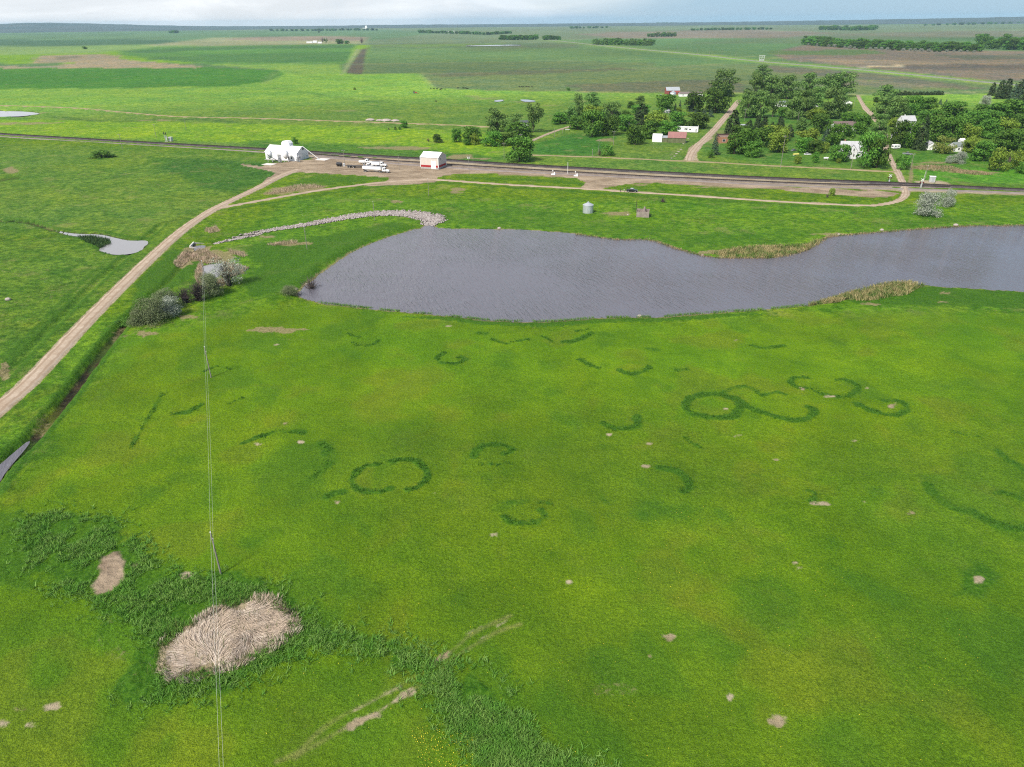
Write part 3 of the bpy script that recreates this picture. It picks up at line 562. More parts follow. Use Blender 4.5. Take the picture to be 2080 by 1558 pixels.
def ground_mat():
    m, nt, b = new_mat("grassland")
    a = N(nt, 'Attribute'); a.attribute_name = 'base'
    c = N(nt, 'Attribute'); c.attribute_name = 'cover'
    sp = N(nt, 'SeparateColor'); nt.links.new(c.outputs['Color'], sp.inputs[0])
    p = posn(nt); ra = N(nt, 'Attribute'); ra.attribute_name = 'rough'; rgh = ra.outputs['Fac']
    big = noise_n(nt, p, 1 / 62.0, 5, 0.6); mid = noise_n(nt, stretch(nt, p, (0.7, 1.0, 1.0), 0.5), 1 / 6.5, 4, 0.6); fine = noise_n(nt, p, 1.1, 4, 0.65); grain = noise_n(nt, p, 6.0, 2, 0.65)
    patch = noise_n(nt, stretch(nt, p, (1.0, 0.7, 1.0), 0.7), 1 / 21.0, 5, 0.62, 0.5); tuss = noise_n(nt, stretch(nt, p, (0.8, 1.0, 1.0), 0.6), 0.42, 5, 0.7)
    g = mixc(nt, 1.0, a.outputs['Color'], mixc(nt, ramp_n(nt, big, 0.34, 0.66), (0.84, 0.93, 1.06), (1.14, 1.05, 0.92)), 'MULTIPLY')
    g = mixc(nt, 1.0, g, mixc(nt, ramp_n(nt, patch, 0.33, 0.67), (0.87, 0.92, 0.95), (1.11, 1.07, 1.03)), 'MULTIPLY')
    mott = noise_n(nt, stretch(nt, p, (1.0, 0.75, 1.0), 0.4), 1 / 7.0, 5, 0.65, 0.8)
    g = mixc(nt, rgh, g, mixc(nt, ramp_n(nt, mott, 0.34, 0.66), (0.66, 0.80, 0.72), (1.30, 1.16, 1.22)), 'MULTIPLY')
    g = mixc(nt, ramp_n(nt, noise_n(nt, p, 1 / 27.0, 4, 0.6, 1.0), 0.56, 0.74, 0.0, 0.36), g, alb(122, 136, 38))
    g = mixc(nt, math_n(nt, 'ADD', 0.12, math_n(nt, 'MULTIPLY', rgh, 0.88)), g, mixc(nt, ramp_n(nt, tuss, 0.34, 0.66), (0.58, 0.68, 0.66), (1.42, 1.32, 1.35)), 'MULTIPLY')
    g2 = mixc(nt, ramp_n(nt, mid, 0.35, 0.7), (0.91, 0.94, 0.97), (1.09, 1.05, 1.02))
    g = mixc(nt, 1.0, g, g2, 'MULTIPLY')
    f2 = mixc(nt, ramp_n(nt, noise_n(nt, p, 2.1, 3, 0.65), 0.3, 0.7), (0.74, 0.78, 0.76), (1.24, 1.2, 1.2)); g = mixc(nt, 1.0, g, f2, 'MULTIPLY')
    f3 = mixc(nt, ramp_n(nt, grain, 0.3, 0.7), (0.62, 0.67, 0.6), (1.38, 1.33, 1.3)); g = mixc(nt, 1.0, g, f3, 'MULTIPLY')
    # dry blades standing between the green ones
    fl = ramp_n(nt, math_n(nt, 'MULTIPLY', noise_n(nt, p, 2.3, 3, 0.7), ramp_n(nt, noise_n(nt, p, 1 / 17.0, 3), 0.35, 0.75)), 0.36, 0.50, 0.0, 0.55)
    fl = math_n(nt, 'MULTIPLY', fl, math_n(nt, 'MULTIPLY', rgh, 1.0))
    fl2 = math_n(nt, 'MULTIPLY', math_n(nt, 'MULTIPLY', ramp_n(nt, noise_n(nt, p, 0.5, 4, 0.75), 0.53, 0.68), ramp_n(nt, noise_n(nt, p, 1 / 26.0, 3), 0.42, 0.66)), math_n(nt, 'MULTIPLY', rgh, 0.7))
    g = mixc(nt, fl, g, alb(168, 170, 100)); g = mixc(nt, fl2, g, alb(176, 176, 112))
    # tall dark grass
    edge = math_n(nt, 'ADD', sp.outputs[1], math_n(nt, 'MULTIPLY', math_n(nt, 'SUBTRACT', fine, 0.5), 0.45))
    tf = ramp_n(nt, edge, 0.14, 0.80, 0.0, 0.92)
    tall = mixc(nt, ramp_n(nt, noise_n(nt, p, 1.7, 4, 0.7), 0.35, 0.7), alb(58, 110, 24), alb(102, 152, 42))
    g = mixc(nt, tf, g, tall)
    # straw
    se = math_n(nt, 'ADD', sp.outputs[2], math_n(nt, 'MULTIPLY', math_n(nt, 'SUBTRACT', fine, 0.5), 0.9))
    straw = mixc(nt, ramp_n(nt, noise_n(nt, p, 1.3, 4, 0.7), 0.3, 0.7), alb(150, 136, 92), alb(206, 188, 146))
    g = mixc(nt, ramp_n(nt, se, 0.35, 0.8, 0.0, 0.85), g, straw)
    # bare earth
    be = math_n(nt, 'ADD', sp.outputs[0], math_n(nt, 'MULTIPLY', math_n(nt, 'SUBTRACT', grain, 0.5), 0.5))
    soil = mixc(nt, ramp_n(nt, noise_n(nt, stretch(nt, p, (0.6, 1, 1), 0.2), 1 / 9.0, 5, 0.65), 0.32, 0.68), alb(192, 172, 138), alb(230, 212, 182))
    yard = mixc(nt, ramp_n(nt, noise_n(nt, stretch(nt, p, (0.45, 1, 1), -0.15), 1 / 8.0, 6, 0.7), 0.36, 0.64), alb(176, 152, 130), alb(228, 204, 176))
    soil = mixc(nt, c.outputs['Alpha'], yard, soil)
    soil = mixc(nt, 1.0, soil, mixc(nt, ramp_n(nt, fine, 0.3, 0.7), (0.86, 0.85, 0.85), (1.08, 1.08, 1.08)), 'MULTIPLY')
    g = mixc(nt, ramp_n(nt, math_n(nt, 'ADD', be, math_n(nt, 'MULTIPLY', math_n(nt, 'SUBTRACT', fine, 0.5), 0.7)), 0.22, 0.86, 0.0, 0.94), g, soil)
    nt.links.new(g, b.inputs['Base Color'])
    b.inputs['Roughness'].default_value = 0.9; b.inputs['Specular IOR Level'].default_value = 0.1
    hh = math_n(nt, 'ADD', math_n(nt, 'MULTIPLY', grain, 0.35), math_n(nt, 'MULTIPLY', fine, 0.65))
    hh = math_n(nt, 'ADD', hh, math_n(nt, 'MULTIPLY', tuss, math_n(nt, 'MULTIPLY', rgh, 1.6)))
    bump(nt, b, hh, 0.55, 1.0)
    return m
me.materials.append(ground_mat())

# nearest ground height for placing things
from mathutils.kdtree import KDTree
def gz(x, y):
    r = math.hypot(x, y); az = math.atan2(x, y)
    i = int(np.clip(np.searchsorted(r_rows, r), 1, nr - 1))
    if abs(r_rows[i - 1] - r) < abs(r_rows[i] - r): i -= 1
    j = int(np.clip(np.searchsorted(u, az / half[i]), 1, nc - 1))
    if abs(u[j - 1] - az / half[i]) < abs(u[j] - az / half[i]): j -= 1
    return float(GZ[i * nc + j])
def G(x, y, dz=0.0):
    p = W(x, y); p.z = gz(p.x, p.y) + dz; return p

# ------------------------------------------------------------------ water
def water_mat(nm, deep, wave, rough):
    m, nt, b = new_mat(nm)
    p = posn(nt)
    pr = stretch(nt, p, (1, 1, 1), math.radians(-22)); w1 = noise_n(nt, stretch(nt, pr, (1.0, 0.16, 1.0)), 1.15, 3, 0.6, 0.5); w2 = noise_n(nt, stretch(nt, pr, (1.0, 0.3, 1.0)), 2.6, 2)
    calm = ramp_n(nt, noise_n(nt, p, 1 / 45.0, 3), 0.35, 0.65, 0.45, 1.0)
    hh = math_n(nt, 'MULTIPLY', math_n(nt, 'ADD', w1, math_n(nt, 'MULTIPLY', w2, 0.3)), calm)
    b.inputs['Base Color'].default_value = (*[float(v) for v in deep], 1)
    b.inputs['Roughness'].default_value = rough; b.inputs['IOR'].default_value = 1.33; b.inputs['Specular IOR Level'].default_value = 0.5
    bump(nt, b, hh, wave, 1.0)
    return m
lake_m = water_mat("lake_water", alb(131, 129, 139), 0.65, 0.07); pond_m = water_mat("pond_water", alb(186, 185, 186), 0.05, 0.06)  # pale base colours carry part of the sky reflection, the ponds most
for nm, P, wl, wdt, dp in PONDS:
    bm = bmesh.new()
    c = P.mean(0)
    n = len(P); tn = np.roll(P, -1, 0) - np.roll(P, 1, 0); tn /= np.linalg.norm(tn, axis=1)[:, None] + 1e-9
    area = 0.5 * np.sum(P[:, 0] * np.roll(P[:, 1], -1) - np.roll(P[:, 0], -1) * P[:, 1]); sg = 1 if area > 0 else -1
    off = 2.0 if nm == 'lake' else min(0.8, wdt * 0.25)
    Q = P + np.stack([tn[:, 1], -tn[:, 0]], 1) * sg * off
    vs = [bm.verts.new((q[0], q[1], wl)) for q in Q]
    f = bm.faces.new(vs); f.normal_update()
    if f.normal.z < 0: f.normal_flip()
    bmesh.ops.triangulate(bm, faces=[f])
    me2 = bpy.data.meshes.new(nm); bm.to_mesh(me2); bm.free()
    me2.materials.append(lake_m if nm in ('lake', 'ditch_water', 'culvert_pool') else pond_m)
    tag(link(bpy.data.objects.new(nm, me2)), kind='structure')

# ------------------------------------------------------------------ roads
def road_mat(nm, c1, c2, c3, rut):
    m, nt, b = new_mat(nm)
    p = posn(nt); a = N(nt, 'Attribute'); a.attribute_name = 'across'
    n1 = noise_n(nt, p, 0.22, 5, 0.65); n2 = noise_n(nt, p, 2.4, 4, 0.7)
    col = mixc(nt, ramp_n(nt, n1, 0.3, 0.7), c1, c2)
    col = mixc(nt, 1.0, col, mixc(nt, ramp_n(nt, n2, 0.25, 0.75), (0.82, 0.82, 0.82), (1.12, 1.12, 1.12)), 'MULTIPLY')
    w = math_n(nt, 'ADD', a.outputs['Fac'], math_n(nt, 'MULTIPLY', math_n(nt, 'SUBTRACT', n1, 0.5), 0.5))
    track = math_n(nt, 'ABSOLUTE', math_n(nt, 'SUBTRACT', math_n(nt, 'ABSOLUTE', w), 0.42))
    col = mixc(nt, ramp_n(nt, track, 0.05, 0.22, rut, 0.0), col, c3)
    nt.links.new(col, b.inputs['Base Color']); b.inputs['Roughness'].default_value = 0.92; b.inputs['Specular IOR Level'].default_value = 0.15
    bump(nt, b, n2, 0.06, 0.6)
    return m
RM = {"road": road_mat("gravel", alb(212, 188, 162), alb(236, 216, 192), alb(186, 160, 134), 0.7), "track": road_mat("dirt_track", alb(170, 158, 112), alb(196, 178, 142), alb(150, 160, 90), 0.2),
      "hwy": road_mat("asphalt", alb(150, 156, 142), alb(178, 182, 166), alb(140, 144, 134), 0.3)}
def strip(name, P, hw, z0, crown, mat, rag=0.25, ncross=7, wfun=None, base=-0.35):
    d = np.gradient(P, axis=0); d /= np.linalg.norm(d, axis=1)[:, None] + 1e-9
    nrm = np.stack([-d[:, 1], d[:, 0]], 1)
    V = []; A_ = []; F = []
    ts = np.linspace(-1, 1, ncross)
    for i, (p, n) in enumerate(zip(P, nrm)):
        w = hw * (wfun(i / len(P)) if wfun else 1)
        jl, jr = [(random.random() - 0.5) * 2 * rag for _ in range(2)]
        for k, t in enumerate(ts):
            ww = w + (jl if t < 0 else jr) * abs(t)
            V.append((p[0] + n[0] * t * ww, p[1] + n[1] * t * ww, z0 + crown * (1 - t * t) if abs(t) < 1 else base)); A_.append(t)
    for i in range(len(P) - 1):
        for k in range(ncross - 1):
            a = i * ncross + k
            F.append((a, a + ncross, a + ncross + 1, a + 1))
    me = bpy.data.meshes.new(name); me.from_pydata(V, [], F)
    at = me.attributes.new('across', 'FLOAT', 'POINT'); at.data.foreach_set('value', A_)
    me.materials.append(mat); me.polygons.foreach_set('use_smooth', [True] * len(F)); me.update()
    return link(bpy.data.objects.new(name, me))
for k, (nm, px, hw, hh, kd) in enumerate(ROADS):
    P, t = BEDS[nm]
    z0 = 0.04 + 0.012 * k + (0.25 if nm == 'pasture_track' else 0)
    wf = (lambda f: 1.0 + 0.7 * sstep(0.70, 0.78, f) * (1 - sstep(0.83, 0.9, f))) if nm == 'dirt_road' else None
    tag(strip(nm, P, hw, z0, hh, RM[kd], 0.5, 9, wf), kind='structure')
P, t = resample(catmull(WP(HWY), 8), 12)
tag(strip("highway", P, 5.0, 0.9, 0.2, RM['hwy'], 0.0), kind='structure')

# ------------------------------------------------------------------ railway
ball = road_mat("ballast", alb(86, 81, 82), alb(122, 115, 114), alb(68, 64, 66), 0.5)
ball2 = road_mat("old_ballast", alb(118, 109, 104), alb(160, 149, 141), alb(82, 77, 76), 0.6)
shoulder = road_mat("crushed_stone", alb(164, 152, 146), alb(196, 182, 172), alb(150, 136, 128), 0.3)
def track(name, bed, ballast_hw, ztop, bm_, label):
    P, t = BEDS[bed]
    tag(strip(name + "_ballast", P, ballast_hw, 0.14, ztop - 0.14, bm_, 0.35, 9), kind='structure')
    root = empty(name, (P[0][0], P[0][1], 0)); tag(root, label, 'railway track')
    d = np.gradient(P, axis=0); d /= np.linalg.norm(d, axis=1)[:, None]; nrm = np.stack([-d[:, 1], d[:, 0]], 1)
    org = np.array([P[0][0], P[0][1]])
    for sgn in (-1, 1):
        V = []; F = []
        for i in range(len(P)):
            for (o, z) in ((-0.05, 0), (0.05, 0), (0.05, 0.17), (-0.05, 0.17)):
                q = P[i] + nrm[i] * (sgn * 0.75 + o) - org; V.append((q[0], q[1], ztop + 0.06 + z))
        for i in range(len(P) - 1):
            for k in range(4):
                a = i * 4 + k; b = i * 4 + (k + 1) % 4; F.append((a, a + 4, b + 4, b))
        mesh_obj("rail", V, F, simple("rail_steel", alb(120, 104, 96), 0.4, 0.2, 0.5, 0.7), root)
    V = []; F = []
    L = t[-1]; n = int(L / 1.15)
    tt = np.linspace(1, L - 1, n); cx = np.interp(tt, t, P[:, 0]); cy = np.interp(tt, t, P[:, 1])
    dx = np.interp(tt, t, d[:, 0]); dy = np.interp(tt, t, d[:, 1])
    for x, y, a, b in zip(cx, cy, dx, dy):
        i0 = len(V)
        for z in (ztop - 0.1, ztop + 0.07):
            for (s1, s2) in ((-1, -1), (1, -1), (1, 1), (-1, 1)):
                V.append((x + a * 0.15 * s1 - b * 1.3 * s2 - org[0], y + b * 0.15 * s1 + a * 1.3 * s2 - org[1], z))
        F += [(i0 + 4, i0 + 5, i0 + 6, i0 + 7), (i0, i0 + 1, i0 + 5, i0 + 4), (i0 + 1, i0 + 2, i0 + 6, i0 + 5), (i0 + 2, i0 + 3, i0 + 7, i0 + 6), (i0 + 3, i0, i0 + 4, i0 + 7)]
    tag(mesh_obj("sleepers", V, F, simple("sleeper_wood", alb(74, 64, 60), 0.85, 0.3, 0.8), root), kind='stuff')
track("main_track", 'rail', 3.3, 0.55, ball, "main railway track on dark ballast running the whole width of the view")
track("siding_track", 'siding', 2.0, 0.30, ball2, "second railway track on paler worn ballast between yard and main line")
P, t = resample(catmull(WP([(640, 317.5), (770, 330), (900, 339), (1040, 348), (1200, 356.5), (1400, 367), (1560, 375.5), (1700, 381), (1810, 383), (1960, 388), (2080, 392.5), (2400, 410)]), 8), 3)
P2, t2 = resample(catmull(WP([(-330, 257), (0, 277.3), (250, 292.2), (520, 308), (600, 313.5)]), 8), 3)
tag(strip("trackside_gravel", P2, 2.0, 0.05, 0.1, shoulder, 0.6, 7), kind='structure')
tag(strip("trackside_gravel", P, 3.0, 0.05, 0.1, shoulder, 0.8, 7), kind='structure')
# plank level crossing over both tracks
P = catmull(WP([(1836, 382), (1832, 368)]), 4)

# ------------------------------------------------------------------ far ridges
def ridge():
    top = [(-300, 50), (0, 48.5), (60, 46.4), (100, 46.0), (180, 47.5), (300, 51), (420, 53), (520, 53), (650, 52.6), (740, 51), (850, 50), (1040, 48.8), (1140, 47.8), (1240, 47), (1440, 45), (1560, 43.2), (1700, 41), (1840, 38.6), (1930, 36.6), (2000, 35.5), (2080, 33.6), (2400, 31)]
    xs = np.linspace(-300, 2400, 400); ty = np.interp(xs, [p[0] for p in top], [p[1] for p in top])
    V = []; F = []
    fr = [0, 0.25, 0.5, 0.75, 1.0, 1.3]; hz = [0, 0.35, 0.8, 1.0, 0.85, 0.2]
    R0, R1 = 11000.0, 15500.0
    for i, x in enumerate(xs):
        d = CAM_R @ Vector(((x - 1040) / 1444, (779 - ty[i]) / 1444, -1)); hd = math.hypot(d.x, d.y); az = math.atan2(d.x, d.y)
        rt = R0 + 0.75 * (R1 - R0); zt = H + d.z / hd * rt + 5 * (vnoise(np.array([x / 14.0]), np.array([0.0]), 3)[0] - 0.5)
        for f, h in zip(fr, hz):
            r = R0 + f * (R1 - R0); V.append((r * math.sin(az), r * math.cos(az), -6 + (max(zt, 2) + 6) * h))
    k = len(fr)
    for i in range(len(xs) - 1):
        for j in range(k - 1):
            a = i * k + j; F.append((a, a + k, a + k + 1, a + 1))
    m, nt, b = new_mat("far_hills"); p = posn(nt)
    c = mixc(nt, ramp_n(nt, noise_n(nt, p, 1 / 700.0, 5, 0.65), 0.35, 0.65), alb(70, 96, 88), alb(96, 110, 104)); nt.links.new(c, b.inputs['Base Color']); b.inputs['Roughness'].default_value = 0.95  # blue-green base colour takes over part of the haze tint
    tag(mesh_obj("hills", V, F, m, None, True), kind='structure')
ridge()
# ------------------------------------------------------------------ air
bm = bmesh.new(); bmesh.ops.create_cube(bm, size=1.0)
for v in bm.verts: v.co = Vector((v.co.x * 44000, v.co.y * 21500 + 10250, v.co.z * 146 + 63))
mh = bpy.data.meshes.new("haze"); bm.to_mesh(mh); bm.free()
hm = bpy.data.materials.new("haze"); hm.use_nodes = True; hm.node_tree.nodes.clear()
ho = hm.node_tree.nodes.new('ShaderNodeOutputMaterial'); hv = hm.node_tree.nodes.new('ShaderNodeVolumePrincipled')
hv.inputs['Color'].default_value = (0.50, 0.80, 1.0, 1); hv.inputs['Density'].default_value = 3.2e-5; hv.inputs['Anisotropy'].default_value = 0.0
hm.node_tree.links.new(hv.outputs[0], ho.inputs['Volume']); mh.materials.append(hm)
tag(link(bpy.data.objects.new("haze", mh)), kind='stuff')
# ------------------------------------------------------------------ mesh builder
class MB:
    def __init__(s): s.v = []; s.f = []
    def add(s, V, F):
        o = len(s.v); s.v += [tuple(p) for p in V]; s.f += [tuple(i + o for i in f) for f in F]; return s
    def box(s, cx, cy, z0, sx, sy, sz, rz=0.0, taper=1.0):
        V = []
        for z, k in ((z0, 1.0), (z0 + sz, taper)):
            for a, b in ((-1, -1), (1, -1), (1, 1), (-1, 1)):
                x, y = a * sx / 2 * k, b * sy / 2 * k
                V.append((cx + x * math.cos(rz) - y * math.sin(rz), cy + x * math.sin(rz) + y * math.cos(rz), z))
        return s.add(V, [(3, 2, 1, 0), (4, 5, 6, 7), (0, 1, 5, 4), (1, 2, 6, 5), (2, 3, 7, 6), (3, 0, 4, 7)])
    def rings(s, rs, n=16, cap=True):
        """rs: (cx, cy, z, r) stacked"""
        V = []; F = []
        for (x, y, z, r) in rs:
            for k in range(n): V.append((x + r * math.cos(2 * PI * k / n), y + r * math.sin(2 * PI * k / n), z))
        for i in range(len(rs) - 1):
            for k in range(n): F.append((i * n + k, i * n + (k + 1) % n, (i + 1) * n + (k + 1) % n, (i + 1) * n + k))
        if cap: F += [tuple(range(n))[::-1], tuple((len(rs) - 1) * n + k for k in range(n))]
        return s.add(V, F)
    def tube(s, p0, p1, r0, r1=None, n=8):
        p0, p1 = Vector(p0), Vector(p1); r1 = r0 if r1 is None else r1
        d = (p1 - p0).normalized(); a = d.orthogonal().normalized(); b = d.cross(a); V = []
        for p, r in ((p0, r0), (p1, r1)):
            for k in range(n): V.append(p + a * (r * math.cos(2 * PI * k / n)) + b * (r * math.sin(2 * PI * k / n)))
        return s.add(V, [(k, (k + 1) % n, n + (k + 1) % n, n + k) for k in range(n)] + [tuple(range(n))[::-1], tuple(n + k for k in range(n))])
    def prism(s, prof, y0, y1):
        """prof: (x, z) outline extruded along y"""
        n = len(prof); V = [(x, y0, z) for x, z in prof] + [(x, y1, z) for x, z in prof]
        return s.add(V, [tuple(range(n)), tuple(n + k for k in range(n))[::-1]] + [(k, n + k, n + (k + 1) % n, (k + 1) % n)[::-1] for k in range(n)])
    def prismx(s, prof, x0, x1):
        """prof: (y, z) outline extruded along x"""
        n = len(prof); V = [(x0, y, z) for y, z in prof] + [(x1, y, z) for y, z in prof]
        return s.add(V, [tuple(range(n))[::-1], tuple(n + k for k in range(n))] + [(k, (k + 1) % n, n + (k + 1) % n, n + k) for k in range(n)])
    def build(s, name, mat, parent=None, smooth=False, bev=0.0):
        o = mesh_obj(name, s.v, s.f, mat, parent, smooth)
        bm = bmesh.new(); bm.from_mesh(o.data); bmesh.ops.recalc_face_normals(bm, faces=bm.faces[:])
        if bev: bmesh.ops.bevel(bm, geom=bm.edges[:], offset=bev, segments=2, affect='EDGES', profile=0.5)
        bm.to_mesh(o.data); bm.free()
        return o
def copy_tree(o, parent=None):
    c = o.copy(); COL.objects.link(c)
    if parent: c.parent = parent
    for ch in o.children: copy_tree(ch, c)
    return c

WHITE = simple("white_paint", (0.78, 0.78, 0.77), 0.55, 0.10, 0.3)
WHITE2 = simple("old_white_paint", (0.66, 0.66, 0.66), 0.6, 0.10, 0.6)
CREAM = simple("cream_siding", (0.57, 0.51, 0.455), 0.6, 0.06, 0.5)
REDP = simple("red_trim", (0.33, 0.02, 0.025), 0.5, 0.12, 0.8)
CONC = simple("concrete", (0.36, 0.34, 0.32), 0.9, 0.18, 0.9)
CONC2 = simple("weathered_concrete", (0.26, 0.215, 0.19), 0.95, 0.28, 0.7)
STEEL = simple("galvanised_steel", (0.55, 0.58, 0.60), 0.38, 0.10, 0.6, 0.55)
DARK = simple("dark_opening", (0.02, 0.02, 0.022), 0.5, 0.3, 2)
GLASS = simple("window_glass", (0.035, 0.042, 0.05), 0.12, 0.2, 1, 0, 0.6)
TYRE = simple("tyre_rubber", (0.02, 0.02, 0.02), 0.85, 0.3, 3)
CHROME = simple("wheel_alloy", (0.6, 0.6, 0.6), 0.3, 0.1, 3, 0.6)
WOOD = simple("grey_pole_wood", (0.235, 0.21, 0.185), 0.9, 0.25, 2.5)
BARK = simple("bark", (0.10, 0.08, 0.06), 0.95, 0.35, 2.0)
SHING = simple("grey_shingles", (0.42, 0.42, 0.43), 0.85, 0.14, 0.9)
SHING2 = simple("brown_shingles", (0.15, 0.11, 0.10), 0.85, 0.2, 0.9)
REDROOF = simple("faded_red_roof", (0.27, 0.13, 0.12), 0.7, 0.14, 0.5)
GREENW = simple("mossy_green_boards", (0.125, 0.135, 0.065), 0.85, 0.25, 0.8)
BRICK = simple("worn_brick", (0.30, 0.155, 0.095), 0.9, 0.28, 1.1)
BARNRED = simple("barn_red", (0.26, 0.07, 0.06), 0.8, 0.2, 0.6)
BLACKP = simple("black_paint", (0.012, 0.013, 0.016), 0.25, 0.3, 1, 0, 0.6)
GREYP = simple("grey_car_paint", (0.25, 0.26, 0.28), 0.3, 0.15, 1, 0.2, 0.5)
SILV = simple("silver_signal_paint", (0.55, 0.56, 0.56), 0.4, 0.12, 1, 0.4)
YELL = simple("yellow_canvas", (0.55, 0.50, 0.13), 0.7, 0.15, 1)

def frame(p0, p1):
    """heading of the ground line p0 -> p1 (survey positions)"""
    a, b = W(*p0), W(*p1); return math.atan2(b.y - a.y, b.x - a.x)

# ------------------------------------------------------------------ buildings
def gable(name, label, loc, rz, L, D, hw, hr, wall, roof, cat='building', over=0.35, group=None, base=None, gwall=None):
    """ridge along local x; origin at the middle of the plan"""
    r = empty(name, loc, rz); tag(r, label, cat, group)
    m = MB(); m.prismx([(-D / 2, 0), (D / 2, 0), (D / 2, hw), (0, hr), (-D / 2, hw)], -L / 2, L / 2); m.build('wall', wall, r)
    t = 0.16; s = (hr - hw) / (D / 2)
    m = MB(); o = over
    m.prismx([(-D / 2 - o, hw - o * s + 0.02), (0, hr + 0.02), (D / 2 + o, hw - o * s + 0.02), (D / 2 + o, hw - o * s + 0.02 + t), (0, hr + 0.02 + t * 1.2), (-D / 2 - o, hw - o * s + 0.02 + t)], -L / 2 - o, L / 2 + o)
    rf = m.build('roof', roof, r)
    if base:
        m = MB(); m.box(0, 0, -0.3, L + 0.12, D + 0.12, 0.3 + base); m.build('foundation', CONC, r)
    return r, rf
def opening(r, name, side, u, z, w, h, L, D, mat=GLASS, fr=None, depth=0.06):
    """window or door on side f(ront -y), b, l, r"""
    m = MB(); d = 0.05
    def put(mb, w, h, z, th):
        if side == 'f': mb.box(u, -D / 2 - th / 2, z, w, th, h)
        elif side == 'b': mb.box(u, D / 2 + th / 2, z, w, th, h)
        elif side == 'r': mb.box(L / 2 + th / 2, u, z, th, w, h)
        else: mb.box(-L / 2 - th / 2, u, z, th, w, h)
    if fr:
        put(m, w + 0.24, h + 0.24, z - 0.12, 0.05); o = m.build(name, fr, r)
        m2 = MB(); put(m2, w, h, z, 0.08); m2.build('pane', mat, o)
    else:
        put(m, w, h, z, 0.07); o = m.build(name, mat, r)
    return o

RA = frame((520, 302), (770, 317.5)); RB = frame((900, 325), (1290, 348))
def local(loc, rz, x, y, z=0.0):
    return Vector((loc[0] + x * math.cos(rz) - y * math.sin(rz), loc[1] + x * math.sin(rz) + y * math.cos(rz), z))

# white grain warehouse beside the tracks
FR = W(604.5, 327)                                   # its front right corner
L, D = 26.5, 13.0
c = local(FR, RA, -L / 2, D / 2)
r, rf = gable('grain_warehouse', "long white grain warehouse with white metal roof beside the railway", c, RA, L, D, 4.9, 8.5, WHITE, simple("white_metal_roof", (0.86, 0.86, 0.86), 0.45, 0.04, 0.3), 'warehouse', 0.25)
m = MB(); m.prism([(-3.2, 0), (3.2, 0), (3.2, 3.3), (2.0, 4.6), (-2.0, 4.6), (-3.2, 3.3)], -2.2, 2.2)
cu = m.build('roof_tower', WHITE, rf); cu.location = (1.0, 0.6, 7.2)
opening(r, 'door', 'f', 6.3, 0.2, 1.1, 2.6, L, D, DARK)
opening(r, 'door', 'f', -1.5, 0.1, 3.0, 3.4, L, D, simple("mid_grey", (0.25, 0.25, 0.26), 0.7), None)  # wide front door in plain mid grey
opening(r, 'window', 'f', 8.6, 1.1, 1.0, 1.1, L, D, GLASS, WHITE2)
opening(r, 'sliding_door', 'r', 1.0, 0.0, 3.4, 4.2, L, D, WHITE2)
opening(r, 'hatch', 'r', 1.0, 6.3, 2.2, 1.6, L, D, simple("dull_grey", (0.16, 0.17, 0.17), 0.7))
opening(r, 'window', 'r', -3.6, 1.2, 0.9, 1.2, L, D, GLASS, WHITE2); opening(r, 'window', 'r', 4.6, 1.2, 0.9, 1.2, L, D, GLASS, WHITE2)
m = MB(); m.box(0, -D / 2 - 1.3, -0.2, L - 1.5, 2.6, 0.32); m.build('loading_apron', CONC, r)
for i, x in enumerate((549, 582)):
    b = W(x, 328.5); q = empty('hopper_bin', b, 0.3); tag(q, ("white hopper bin in front of the warehouse, the left one half behind a dark conveyor", "white hopper bin in front of the warehouse, the right one beside its dark door")[i], 'grain bin', 'white hopper bins before the warehouse')
    m = MB(); m.rings([(0, 0, 2.0, 0.5), (0, 0, 3.3, 2.0), (0, 0, 6.6, 2.0), (0, 0, 7.7, 0.45), (0, 0, 7.9, 0.4)], 20); m.build('bin_shell', WHITE, q, True)
    m = MB(); m.rings([(0, 0, 1.7, 0.3), (0, 0, 2.05, 0.52)], 12); m.build('hopper_outlet', STEEL, q)
    for k in range(4):
        a = PI / 4 + k * PI / 2; m = MB(); m.tube((1.9 * math.cos(a), 1.9 * math.sin(a), -0.1), (1.85 * math.cos(a), 1.85 * math.sin(a), 3.6), 0.11); m.build('leg', WHITE2, q)
a, b = Vector((*W(646.5, 323.5)[:2], 0.5)), local(c, RA, L / 2 + 0.4, 0.2, 8.9)
q = empty('grain_auger', (a.x, a.y, 0)); tag(q, "white grain auger sloping from the warehouse gable down to a pale pad", 'auger')
m = MB(); m.tube(a - q.location, b - q.location, 0.2); m.build('tube', WHITE, q)
mid = (a + b) / 2; m = MB(); m.tube((mid.x - a.x - 0.8, mid.y - a.y, 0), (mid.x - a.x, mid.y - a.y, mid.z), 0.07); m.tube((mid.x - a.x + 0.9, mid.y - a.y, 0), (mid.x - a.x, mid.y - a.y, mid.z), 0.07); m.build('support', STEEL, q)
m = MB(); m.box(0, 0, 0, 1.4, 1.4, 0.7, 0.3, 0.7); m.build('intake_hopper', STEEL, q)
pd = W(656, 324); tag(mesh_obj('concrete_pad', *(lambda mb: (mb.v, mb.f))(MB().box(0, 0, 0, 8.0, 7.0, 0.22, RA)), simple("pale_concrete", (0.62, 0.58, 0.54), 0.9, 0.1, 0.5)), "pale concrete pad at the foot of the white auger", 'pad').location = pd
pd = W(547, 334); tag(mesh_obj('concrete_pad', *(lambda mb: (mb.v, mb.f))(MB().box(0, 0, 0, 8.0, 6.0, 0.22, RA)), simple("pale_concrete", (0.62, 0.58, 0.54))), "pale concrete pad on the bare ground left of the white hopper bins", 'pad').location = pd
a = W(567, 330); b = W(545, 330); q = empty('belt_conveyor', a); tag(q, "dark belt conveyor raised towards the left white hopper bin", 'conveyor')
